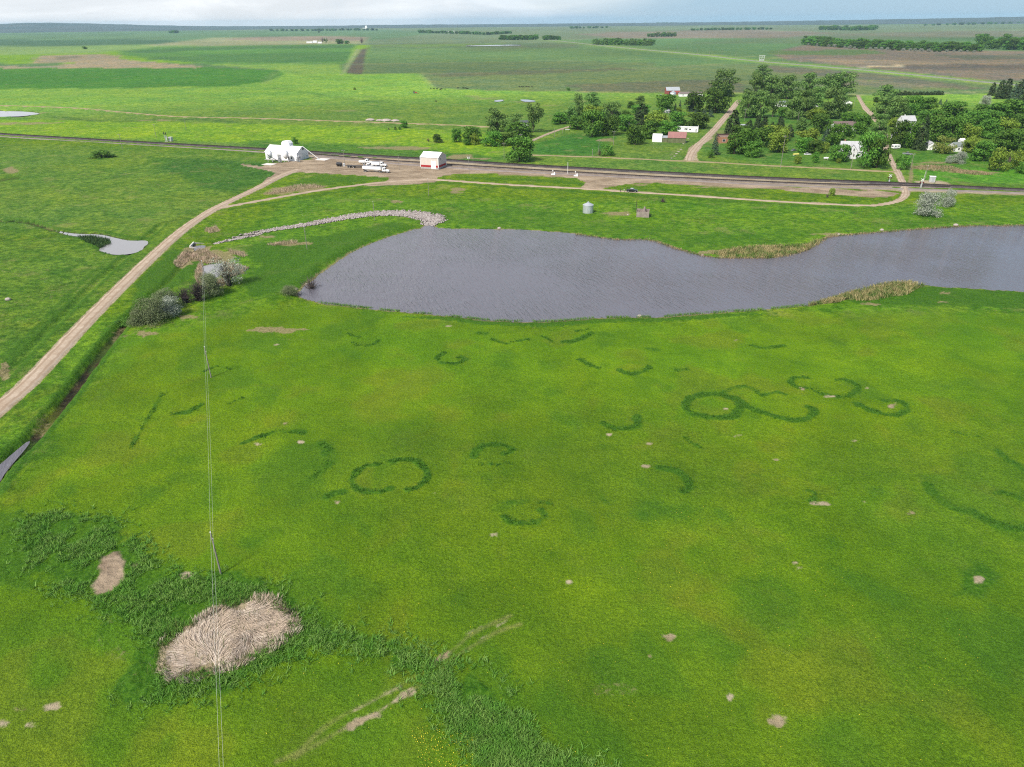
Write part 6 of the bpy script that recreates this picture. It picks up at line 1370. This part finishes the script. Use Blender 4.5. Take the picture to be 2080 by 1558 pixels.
belt([(1992, 99), (2080, 102), (2180, 104)], 18, 10, 'ash', "tall tree in the grove at the right end of the shelterbelt", "trees of the far right grove", 3, 1.0, -5)
belt([(1208, 91), (1270, 92), (1328, 93)], 10, 16, 'cot', "tree in the short belt beside the far highway", "trees of the highway belt", 2, 1.1, -2.5)
belt([(1318, 75), (1376, 74)], 8, 10, 'cot', "tree in the small far grove behind the highway belt", "trees of the small far grove", 1, 1.1)
belt([(1018, 81), (1090, 81)], 8, 12, 'ash', "tree in the dense dark block left of the highway", "trees of the dark block", 2, 1.3, -1.5)
belt([(1105, 81), (1140, 81)], 8, 7, 'ash', "tree in the small block where the highway begins", "trees of the highway block", 1, 1.3)
belt([(852, 67), (920, 68.5), (990, 71), (1042, 68)], 5.5, 30, 'ash', "tree in the dark belt round the far white farm", "trees round the far white farm", 1, 1.5)
belt([(552, 63), (640, 63), (700, 62), (772, 62)], 4, 26, 'ash', "tree in the thin far belt round the grain elevator", "trees round the grain elevator", 1, 1.6)
belt([(1668, 61), (1730, 62), (1782, 61)], 7, 16, 'ash', "tree in the far dark grove above the long shelterbelt", "trees of the far dark grove", 2, 1.4, -2)
belt([(1404, 62), (1480, 61), (1575, 60)], 4.5, 22, 'ash', "tree in the far sparse grove near the horizon", "trees of the far sparse grove", 1, 1.4)
belt([(346, 67.5), (363, 67.5)], 5, 4, 'ash', "tree in the tiny lone clump on the far left plain", "trees of the lone far left clump", 1, 1.6)
belt([(8, 61.5), (56, 61.5)], 3, 8, 'ash', "tree in the low far belt under the left hills", "trees of the far left belt", 1, 1.8)
belt([(1160, 58), (1240, 57)], 4, 9, 'ash', "tree in the hazy belt near the horizon, left of the highway", "trees of the hazy left belt", 1, 1.6)
belt([(1310, 49.5), (1372, 48.5)], 3, 7, 'ash', "tree in the faintest belt on the horizon", "trees of the faintest belt", 1, 2.0)
belt([(1880, 52), (2080, 48)], 4, 14, 'ash', "tree in the faint far belt at upper right", "trees of the faint right belt", 1, 1.8)
for k, x, y, h, w, lab in (('ash', 690, 89, 8.5, 17, "round dark tree right of the distant farmstead sheds"), ('ash', 705, 89, 6, 9, "small dark tree right of the distant farmstead"), ('bare', 735, 88, 12, 14, "tall nearly bare tree at the distant field corner"), ('bare', 656, 85.5, 10, 9, "bare tree behind the distant white sheds"), ('thin', 662, 87, 8, 8, "thin tree right behind the distant white sheds"), ('bush', 173, 99.5, 5, 9, "lone dark bush clump in the far left pasture"), ('thin', 648, 68, 5, 6, "lone far tree above the distant farmstead")):
    tree(k, x, y, h, w, lab)

# labels for the village trees, each told apart by its look and what it stands by
LMK = [("the trailer home", 1395, 268), ("the red roofed hall", 1374, 288), ("the brick store", 1474, 289), ("the farmhouse", 1722, 320), ("the cream shed", 880, 335), ("the white warehouse", 590, 320), ("the red barn", 1365, 190), ("the white garage", 1714, 212), ("the camper", 1819, 302), ("the level crossing", 1836, 372),
       ("the grey cottage", 1838, 258), ("the white house", 1950, 306), ("the long dark roofed house", 1712, 265), ("the side lane", 1130, 266), ("the mown field", 1900, 200), ("the tallest pole", 1585, 335), ("the lake's far shore", 1880, 455), ("the pasture track", 810, 252), ("the half hidden building", 1590, 214), ("the village street's far end", 1498, 206), ("the tin shed", 1508, 262), ("the bare gravel apron", 1215, 368), ("the mown lot's pole", 1246, 295), ("the far right pines", 2050, 200), ("the reddish dry grass", 1900, 345), ("the track far left", 200, 300)]
used = {}
for rec in TREES:
    q, kind, x, y, h = rec
    best = min(LMK, key=lambda l: (l[1] - x) ** 2 + (2.2 * (l[2] - y)) ** 2)
    dx, dy = x - best[1], (y - best[2]) * 2.2
    rel = ('right of' if dx > 0 else 'left of') if abs(dx) > abs(dy) else ('in front of' if dy > 0 else 'behind')
    size = 'tall' if h >= 40 else 'medium' if h >= 22 else 'small'
    rec.append(f"{size} {KADJ[kind]} {rel} {best[0]}"); used.setdefault(rec[-1], []).append(rec)
ORD = ["first", "second", "third", "fourth", "fifth", "sixth", "seventh", "eighth"]
for lab, recs in used.items():
    recs.sort(key=lambda r: r[2])
    for i, r in enumerate(recs):
        r[0]['label'] = lab if len(recs) == 1 else (f"{lab}, leftmost of these" if i == 0 else f"{lab}, rightmost of these" if i == len(recs) - 1 else f"{lab}, {ORD[i]} from left")
        if len(recs) > 1: r[0]['group'] = lab.split(' ', 1)[1]

# ------------------------------------------------------------------ grasses and reeds (beyond counting)
def scatter_poly(pts, n):
    P = WP(pts); lo, hi = P.min(0), P.max(0); out = []
    while len(out) < n:
        q = rng.uniform(lo, hi, (n * 2, 2)); q = q[inside(q[:, 0], q[:, 1], P)]; out += list(q)
    return np.array(out[:n])
def zat(XY): return np.array([gz(x, y) for x, y in XY])
def blades(name, label, XY, length, width, lean, leandir, mat, segs=2, curve=0.5):
    n = len(XY); z = zat(XY); L = length * rng.uniform(.65, 1.25, n); th = lean; ph = leandir
    d = np.stack([np.sin(th) * np.cos(ph), np.sin(th) * np.sin(ph), np.cos(th)], 1)
    th2 = np.minimum(th + curve * rng.uniform(.3, 1.2, n), 1.62); d2 = np.stack([np.sin(th2) * np.cos(ph), np.sin(th2) * np.sin(ph), np.cos(th2)], 1)
    a = rng.uniform(0, 2 * PI, n); s = np.stack([np.cos(a), np.sin(a), np.zeros(n)], 1) * (width * rng.uniform(.6, 1.3, n))[:, None]
    p0 = np.stack([XY[:, 0], XY[:, 1], z - .03], 1); p1 = p0 + d * (L * .55)[:, None]; p2 = p1 + d2 * (L * .45)[:, None]
    V = np.stack([p0 - s, p0 + s, p1 + s * .8, p1 - s * .8, p2 + s * .25, p2 - s * .25], 1).reshape(-1, 3)
    i = np.arange(n) * 6
    F = np.concatenate([np.stack([i, i + 1, i + 2, i + 3], 1), np.stack([i + 3, i + 2, i + 4, i + 5], 1)])
    return tag(link(bpy.data.objects.new(name, np_mesh(name, V, F, mat))), label, None, None, 'stuff')
def grass_mat(nm, c1, c2, c3=None, tl=0.12):
    m, nt, b = new_mat(nm); g = N(nt, 'NewGeometry'); p = posn(nt)
    col = mixc(nt, g.outputs['Random Per Island'], c1, c2)
    if c3 is not None: col = mixc(nt, ramp_n(nt, noise_n(nt, p, 1 / 3.0, 3), .4, .65), col, c3)
    nt.links.new(col, b.inputs['Base Color']); b.inputs['Roughness'].default_value = .7; b.inputs['Specular IOR Level'].default_value = .12
    tr = N(nt, 'BsdfTranslucent'); nt.links.new(col, tr.inputs[0]); mx = N(nt, 'MixShader'); mx.inputs[0].default_value = tl
    nt.links.new(b.outputs[0], mx.inputs[1]); nt.links.new(tr.outputs[0], mx.inputs[2]); out = [n for n in nt.nodes if n.type == 'OUTPUT_MATERIAL'][0]; nt.links.new(mx.outputs[0], out.inputs[0])
    return m
reed_m = grass_mat("dry_reed", (.28, .21, .15), (.76, .66, .55), (.52, .42, .32), .03)
XY = scatter_poly(REEDBED, 24000); XY = XY + rng.normal(0, .6, XY.shape); _d = seg_dist(XY[:, 0], XY[:, 1], WP(REEDBED), True); _i = inside(XY[:, 0], XY[:, 1], WP(REEDBED)); XY = XY[(_i | (_d < .5)) & ((_d > 2.6) | (fbm(XY[:, 0], XY[:, 1], 3.5, 3, 77) > .45))]; fx = fbm(XY[:, 0], XY[:, 1], 7.0, 2, 301)
ph = 0.4 + (fx - .5) * 10.0 + rng.normal(0, .28, len(XY)); Pb = WP(REEDBED); de = seg_dist(XY[:, 0], XY[:, 1], Pb, True)
ln = np.where(de < 0.9, rng.uniform(.25, .8, len(XY)), np.clip(rng.normal(1.38, .13, len(XY)), .8, 1.54))
blades("reed_bed", "flattened tan reed bed in the foreground slough", XY, np.where(de < 1.2, 1.0, 1.8), .038, ln, ph, reed_m, 2, .12)
XY = scatter_poly(REEDBED, 2400); XY = XY + rng.normal(0, .8, XY.shape); XY = XY[(seg_dist(XY[:, 0], XY[:, 1], WP(REEDBED), True) < 1.6) | (rng.random(len(XY)) < .12)]; blades("reed_shoots", "fresh green shoots coming up through the tan reed bed", XY, 1.5, .035, rng.uniform(.05, .5, len(XY)), rng.uniform(0, 6.28, len(XY)), grass_mat("reed_shoot", alb(86, 110, 52), alb(140, 150, 84)))
tall_m = grass_mat("tall_grass", alb(92, 152, 48), alb(176, 220, 112), alb(124, 186, 72))
XYs = np.concatenate([scatter_poly(WET, 26000), scatter_poly(DRAIN, 16000)]); XYs = XYs + rng.normal(0, 1.6, XYs.shape)
keep = fbm(XYs[:, 0], XYs[:, 1], 4.5, 3, 333) > .40
Rb = inside(XYs[:, 0], XYs[:, 1], Pb); bb = WP([(205, 1130), (240, 1122), (262, 1140), (252, 1180), (230, 1205), (190, 1214), (180, 1195), (200, 1165)]); Rc = inside(XYs[:, 0], XYs[:, 1], bb)
Rb = Rb & (seg_dist(XYs[:, 0], XYs[:, 1], Pb, True) > 0.9 + 2.6 * np.clip(fbm(XYs[:, 0], XYs[:, 1], 2.5, 2, 351) - .5, 0, 1)); XYs = XYs[keep & ~Rb & ~Rc]; wind = fbm(XYs[:, 0], XYs[:, 1], 7, 3, 340)
XYs = XYs[rng.random(len(XYs)) < .26]; nb_ = 9; XYt = np.repeat(XYs, nb_, 0) + rng.normal(0, .14, (len(XYs) * nb_, 2)); hs_ = np.repeat(rng.uniform(.6, 1.25, len(XYs)), nb_)
blades("tall_grass", "tall dark green grass filling the slough and drain in the foreground", XYt, .85 * hs_, .045, rng.uniform(.15, 1.1, len(XYt)), rng.uniform(0, 6.28, len(XYt)), tall_m)
def along(pts, n, spread, off=0.0):
    P, t = resample(catmull(WP(pts), 6), 1.0); d = np.gradient(P, axis=0); d /= np.linalg.norm(d, axis=1)[:, None] + 1e-9; nr_ = np.stack([-d[:, 1], d[:, 0]], 1)
    k = rng.integers(0, len(P), n); return P[k] + nr_[k] * (rng.normal(0, spread, n) + off)[:, None] + d[k] * rng.uniform(-.6, .6, n)[:, None]
RL = []
for pts, am, wd in RINGS:
    Pq = WP(pts); ln_ = np.linalg.norm(np.diff(Pq, axis=0), axis=1).sum(); RL.append(along(pts, int(ln_ * 16 * am), wd * .45))
XY = np.repeat(np.concatenate(RL), 5, 0); XY = XY + rng.normal(0, .1, XY.shape); XY = XY[fbm(XY[:, 0], XY[:, 1], 2.5, 2, 345) > .42]
blades("ring_grass", "lusher dark grass standing in the rings of the meadow", XY, .42, .045, rng.uniform(.1, 1.0, len(XY)), rng.uniform(0, 6.28, len(XY)), grass_mat("ring_grass", alb(62, 120, 34), alb(116, 170, 62)))
SOUTH = LAKE[0:24]; NORTH = LAKE[28:][::-1]
XY = along(LAKE[1:19], 7000, .7); XY = XY[fbm(XY[:, 0], XY[:, 1], 3, 2, 9) > .36]
blades("shore_sedge", "green sedge fringe along the near shore of the lake", XY, .75, .06, rng.uniform(.05, .7, len(XY)), rng.uniform(0, 6.28, len(XY)), grass_mat("sedge", alb(90, 140, 50), alb(150, 196, 88)))
XY = along([p for p in LAKE[28:52]], 6000, .6); blades("shore_reeds", "brown reed fringe along the far shore of the lake", XY, .8, .09, rng.uniform(.1, .9, len(XY)), rng.uniform(0, 6.28, len(XY)), grass_mat("brown_sedge", (.16, .12, .07), (.44, .34, .2), (.1, .14, .05)))
catt = grass_mat("cattail", (.20, .18, .07), (.46, .38, .19), (.09, .15, .035))
XY = scatter_poly([(158, 482), (185, 480), (222, 486), (226, 494), (204, 504), (188, 498), (165, 488)], 1500); blades('marsh_reeds', 'dark green reeds on the bank inside the left creek pond', XY, 1.3, .08, rng.uniform(.05, .5, len(XY)), rng.uniform(0, 6.28, len(XY)), grass_mat('marsh_reed', alb(60, 96, 50), alb(110, 140, 84)))
XYL = []
for pts, n in (([(1440, 516), (1500, 504), (1570, 501), (1640, 498), (1655, 488), (1672, 492), (1640, 508), (1600, 518), (1560, 524), (1480, 523)], 3200), ([(1700, 606), (1745, 588), (1795, 574), (1850, 570), (1880, 580), (1840, 600), (1760, 612)], 3000), ([(1640, 620), (1700, 602), (1740, 590), (1745, 600), (1700, 614)], 1800)):
    XYL.append(scatter_poly(pts, n))
XY = np.concatenate(XYL); blades("cattail_stand", "tan and green cattails on the two points of the lake shore", XY, 1.5, .09, rng.uniform(.05, .6, len(XY)), rng.uniform(0, 6.28, len(XY)), catt)
pool_m = grass_mat("pool_reed", (.36, .26, .18), (.62, .48, .36), (.30, .26, .15)); XYL = []
for pts, n in (([(385, 525), (396, 508), (410, 505), (430, 512), (450, 526), (440, 534), (420, 536), (400, 530)], 2600), ([(352, 535), (372, 512), (392, 508), (395, 525), (375, 534), (358, 542)], 1800), ([(402, 540), (410, 533), (412, 560), (420, 575), (400, 575), (396, 560)], 1600), ([(452, 532), (478, 538), (506, 545), (490, 556), (460, 566), (445, 560), (455, 548)], 2200), ([(425, 574), (448, 566), (462, 572), (450, 580), (432, 582)], 900),
                ([(460, 505), (490, 512), (505, 520), (492, 522), (470, 515)], 500), ([(540, 497), (600, 488), (606, 494), (560, 500)], 500), ([(415, 466), (440, 460), (446, 470), (425, 474)], 500), ([(540, 393), (600, 377), (640, 376), (660, 381), (600, 388), (550, 396)], 2200)):
    XYL.append(scatter_poly(pts, n))
XY = np.concatenate(XYL); blades("dry_reeds", "pinkish dry reeds around the small pool and in front of the yard", XY, 1.2, .055, rng.uniform(.05, .7, len(XY)), rng.uniform(0, 6.28, len(XY)), pool_m)
XYL = []
for pts, n in (([(1850, 340), (1890, 336), (1930, 338), (1955, 346), (1920, 350), (1870, 346)], 1800), ([(1930, 345), (1990, 350), (2020, 356), (1980, 356), (1935, 351)], 1200)):
    XYL.append(scatter_poly(pts, n))
XY = np.concatenate(XYL); blades("ditch_weeds", "reddish dry weeds in the village ditch right of the lane", XY, 1.3, .08, rng.uniform(.05, .7, len(XY)), rng.uniform(0, 6.28, len(XY)), grass_mat('ditch_weed', (.26, .19, .11), (.46, .33, .22), (.16, .19, .07)))
# riprap in the spillway channel
CH = [(436, 493), (457, 488), (500, 477), (560, 466), (620, 457), (690, 444.5), (740, 436.5), (790, 433), (830, 434), (860, 439), (884, 446), (876, 451), (869, 457)]
P, t = resample(catmull(WP(CH), 8), .5); wv = np.interp(t / t[-1], [0, .15, .4, .6, .8, .9, 1], [1.6, 2.4, 3.6, 4.8, 6.4, 6.8, 3.2])
d = np.gradient(P, axis=0); d /= np.linalg.norm(d, axis=1)[:, None] + 1e-9; nr_ = np.stack([-d[:, 1], d[:, 0]], 1)
V = []; F = []
pr_ = wv / wv.sum()
for k in rng.choice(len(P), 6200, p=pr_):
    c = P[k] + nr_[k] * np.clip(rng.normal(0, .45), -1, 1) * wv[k]; s = random.uniform(.22, .62); zc = gz(c[0], c[1]) + s * .25; o = len(V)
    for (a, b, e) in ((1, 0, 0), (0, 1, 0), (-1, 0, 0), (0, -1, 0), (0, 0, .8), (0, 0, -.6), (.7, .6, .5), (-.6, .6, .5), (-.7, -.6, .45), (.6, -.7, .5)):
        V.append((c[0] + s * a * random.uniform(.7, 1.2), c[1] + s * b * random.uniform(.7, 1.2), zc + s * e * random.uniform(.7, 1.2)))
    F += [(o + a, o + b, o + e) for a, b, e in ((0, 6, 9), (6, 1, 7), (7, 2, 8), (8, 3, 9), (4, 9, 6), (4, 6, 7), (4, 7, 8), (4, 8, 9), (0, 1, 6), (1, 2, 7), (2, 3, 8), (3, 0, 9))]
def stone_mat():
    m, nt, b = new_mat("riprap"); g = N(nt, 'NewGeometry'); nt.links.new(mixc(nt, g.outputs['Random Per Island'], alb(150, 136, 130), alb(222, 212, 206)), b.inputs['Base Color']); b.inputs['Roughness'].default_value = .9; return m
STONE = stone_mat()
tag(mesh_obj("riprap_stones", V, F, STONE), "pale riprap stones lining the curved spillway channel", None, None, 'stuff')
# loose boulders
def boulder(label, x, y, s, group=None, flat_=.7):
    r = random.Random(int(x * 7 + y)); bm = bmesh.new(); bmesh.ops.create_icosphere(bm, subdivisions=2, radius=1)
    for v in bm.verts: v.co = Vector((v.co.x * s * r.uniform(.9, 1.12), v.co.y * s * .8 * r.uniform(.9, 1.12), v.co.z * s * flat_ * r.uniform(.9, 1.1)))
    me = bpy.data.meshes.new('boulder'); bm.to_mesh(me); bm.free(); me.materials.append(simple("boulder_stone", alb(216, 202, 192), .9, .2, 1.5))
    q = link(bpy.data.objects.new('boulder', me)); q.location = G(x, y, s * flat_ * .35); tag(q, label, 'boulder', group)
boulder("pale pinkish boulder alone in the left meadow", 17, 610, 1.0)
for x, y, s, lab in ((1941, 458, 1.1, "large white boulder on the far lake shore below the silver shrubs"), (1791, 467.5, .9, "white boulder on the far lake shore, left of the large one"), (1704, 476, .7, "small white boulder where the far shore bends"), (1014, 463.5, .9, "pale flat stone on the far shore near the lake inlet"), (1299, 641, .7, "small pale stone on the near lake shore"), (1427, 518, .6, "small white stone at the foot of the cattail point"), (1275, 437, .5, "small white stone beside the rubble mound"), (1164, 481, .5, "small pale stone on the middle of the far shore"),
                     (608, 595, .8, "pale stone at the left tip of the lake"), (602, 588, .6, "smaller pale stone above the left tip of the lake"), (623, 577, .7, "pale stone under the bare willow at the lake tip")): boulder(lab, x, y, s)
# rubble by the village street
for k, (x, y, s) in enumerate(((1370, 318, 1.0), (1374, 313, 1.1), (1378, 309, 1.2), (1383, 304, 1.0), (1364, 322, .8), (1393, 287, .9), (1398, 282, .9), (1388, 292, .8))): boulder("pale concrete slab in the broken line beside the village street", x, y, s, "broken slabs beside the village street", .25)
for i, (x, y, s) in enumerate(((752, 244.5, 4.5), (771, 245, 3.5), (785, 245.5, 5), (803, 246, 4))):
    boulder(("pale heap by the pasture track, leftmost of four", "small pale heap by the pasture track, second from left of four", "largest pale heap by the pasture track, third of four", "pale heap by the pasture track, rightmost of four")[i], x, y, s, "pale earth heaps by the pasture track", .32)

# ------------------------------------------------------------------ cattle and people
def skin_body(name, nodes, edges, mat, parent=None, sub=1):
    me = bpy.data.meshes.new(name); me.from_pydata([n[:3] for n in nodes], edges, [])
    o = link(bpy.data.objects.new(name, me), parent); md = o.modifiers.new('skin', 'SKIN')
    for i, n in enumerate(nodes): o.data.skin_vertices[0].data[i].radius = (n[3], n[3] if len(n) < 5 else n[4])
    o.data.skin_vertices[0].data[0].use_root = True
    if sub: s = o.modifiers.new('sub', 'SUBSURF'); s.levels = sub; s.render_levels = sub
    dg = bpy.context.evaluated_depsgraph_get(); m2 = bpy.data.meshes.new_from_object(o.evaluated_get(dg)); o.modifiers.clear(); o.data = m2
    if not m2.materials: m2.materials.append(mat)
    else: m2.materials[0] = mat
    return o
HIDE = simple("black_hide", (.014, .012, .011), .7, .3, 2)
cn_ = [(0, 0, 1.05, .42, .40), (.75, 0, 1.1, .36, .38), (-.7, 0, 1.1, .34, .34), (1.2, 0, 1.15, .2, .22), (1.5, 0, .95, .15), (1.85, 0, .62, .10),
       (.72, .22, .75, .13), (.72, .22, .4, .075), (.74, .22, .0, .065), (.72, -.22, .75, .13), (.70, -.22, .4, .075), (.66, -.22, 0, .065),
       (-.75, .22, .8, .17), (-.72, .22, .45, .085), (-.82, .22, .38, .075), (-.78, .22, 0, .065), (-.75, -.22, .8, .17), (-.72, -.22, .45, .085), (-.84, -.22, .38, .075), (-.82, -.22, 0, .065), (-1.0, 0, 1.15, .1), (-1.1, 0, .6, .04), (1.52, .16, 1.05, .05), (1.52, -.16, 1.05, .05)]
ce_ = [(0, 1), (0, 2), (1, 3), (3, 4), (4, 5), (1, 6), (6, 7), (7, 8), (1, 9), (9, 10), (10, 11), (2, 12), (12, 13), (13, 14), (14, 15), (2, 16), (16, 17), (17, 18), (18, 19), (2, 20), (20, 21), (4, 22), (4, 23)]
cow = skin_body('cow', cn_, ce_, HIDE)
CW = [(875, 181), (881, 181.5), (888, 182), (897, 182), (904, 183), (930, 180), (941, 180), (945, 180.5), (949, 181.5), (895, 184), (1055, 177.5), (1060, 177.6), (1064, 177.4), (1069, 177.6), (1074, 177.4), (1081, 177.2), (886, 207.5)]
for k, (x, y) in enumerate(CW):
    q = cow if k == 0 else link(cow.copy()); q.location = W(x, y); q.rotation_euler = (0, 0, rt.uniform(0, 6.28)); q.scale = (1.25, 1.25, 1.25)
    tag(q, ("black cow grazing right of the red tractor in the far pasture" if x < 960 else "black cow in the row at the edge of the dark field") if y < 200 else "black cow alone in the middle of the far pasture", 'cow', "black cattle in the far pasture")
def person(label, loc, rz, top, trousers, skinc):
    q = empty('person', loc, rz); tag(q, label, 'person')
    nd = [(0, 0, .95, .15, .11), (0, 0, 1.2, .16, .11), (0, 0, 1.42, .17, .10), (0, 0, 1.54, .055), (0, 0.02, 1.66, .095, .10), (0, .02, 1.75, .07), (.1, 0, .88, .09), (.11, .02, .5, .065), (.11, 0, .08, .045), (.11, .14, .03, .04), (-.1, 0, .88, .09), (-.12, -.03, .5, .065), (-.12, -.05, .08, .045), (-.12, .09, .03, .04), (.2, 0, 1.42, .06), (.27, .02, 1.14, .045), (.26, .12, .9, .036), (-.2, 0, 1.42, .06), (-.27, .0, 1.14, .045), (-.28, .08, .9, .036)]
    ed = [(0, 1), (1, 2), (2, 3), (3, 4), (4, 5), (0, 6), (6, 7), (7, 8), (8, 9), (0, 10), (10, 11), (11, 12), (12, 13), (2, 14), (14, 15), (15, 16), (2, 17), (17, 18), (18, 19)]
    for s, w in ((1, 16), (-1, 19)):
        for f in range(4):
            nd.append((nd[w][0] + s * .005 * f, nd[w][1] + .02 * f - .01, nd[w][2] - .12 + .006 * f, .009)); ed.append((w, len(nd) - 1))
        nd.append((nd[w][0], nd[w][1] + .06, nd[w][2] - .06, .010)); ed.append((w, len(nd) - 1))
    b = skin_body('body', nd, ed, simple("skin_tone", alb(190, 140, 112), .6), q)
    m = MB(); m.rings([(0, 0, .93, .19), (0, 0, 1.2, .2), (0, 0, 1.44, .215), (0, 0, 1.5, .1)], 14); m.build('shirt', top, q, True)
    for s in (-1, 1):
        m = MB(); m.tube((s * .2, 0, 1.44), (s * .275, .02, 1.12), .075, .06, 10); m.build('sleeve', top, q)
        m = MB(); m.tube((s * .1, 0, .96), (s * .115, 0, .5), .115, .085, 10); m.tube((s * .115, 0, .5), (s * .115, -.01, .07), .085, .07, 10); m.build('trouser_leg', trousers, q)
    m = MB(); m.rings([(0, .0, 1.68, .108), (0, 0, 1.76, .1), (0, 0, 1.80, .04)], 12); m.build('hair', simple("dark_hair", (.03, .02, .015), .7), q, True)
p = W(1267.5, 390.2); p.z = .2
person("person in pale clothes standing behind the black pickup", p, 1.2, WHITE2, simple("pale_trousers", (.45, .42, .36), .8), None)
p = W(1260, 390.6); p.z = .2
person("person in dark clothes standing farthest left behind the pickup", p, -1.2, simple("dark_cloth", (.03, .03, .035), .8), simple("dark_cloth", (.03, .03, .035)), None)
q = empty('picnic_table', W(1152, 266.5), .2); tag(q, "pale picnic table with dark uprights beside the side lane", 'table')
m = MB(); m.box(0, 0, 1.2, 4.2, 1.6, .12); m.build('table_top', WHITE2, q)
for s in (-1, 1):
    m = MB(); m.box(s * 2.2, 0, 0, .3, .3, 2.3); m.build('upright', DARK, q)
# patches of yellow flowers at the bottom of the meadow
XY = np.concatenate([scatter_poly([(830, 1480), (900, 1470), (990, 1500), (960, 1570), (860, 1560)], 260), scatter_poly([(300, 1440), (1400, 1000), (2050, 1300), (1900, 1550), (900, 1580)], 420)]); z = zat(XY)
r = np.random.default_rng(5); V_, F_ = leaves(np.stack([XY[:, 0], XY[:, 1], z + .16], 1), np.tile([0, 0, 1.0], (len(XY), 1)), .045, r, .3)
tag(link(bpy.data.objects.new("yellow_flowers", np_mesh("yellow_flowers", V_, F_, simple("yellow_petals", (.75, .62, .04), .7)))), "specks of yellow flowers in the near meadow grass", None, None, 'stuff')
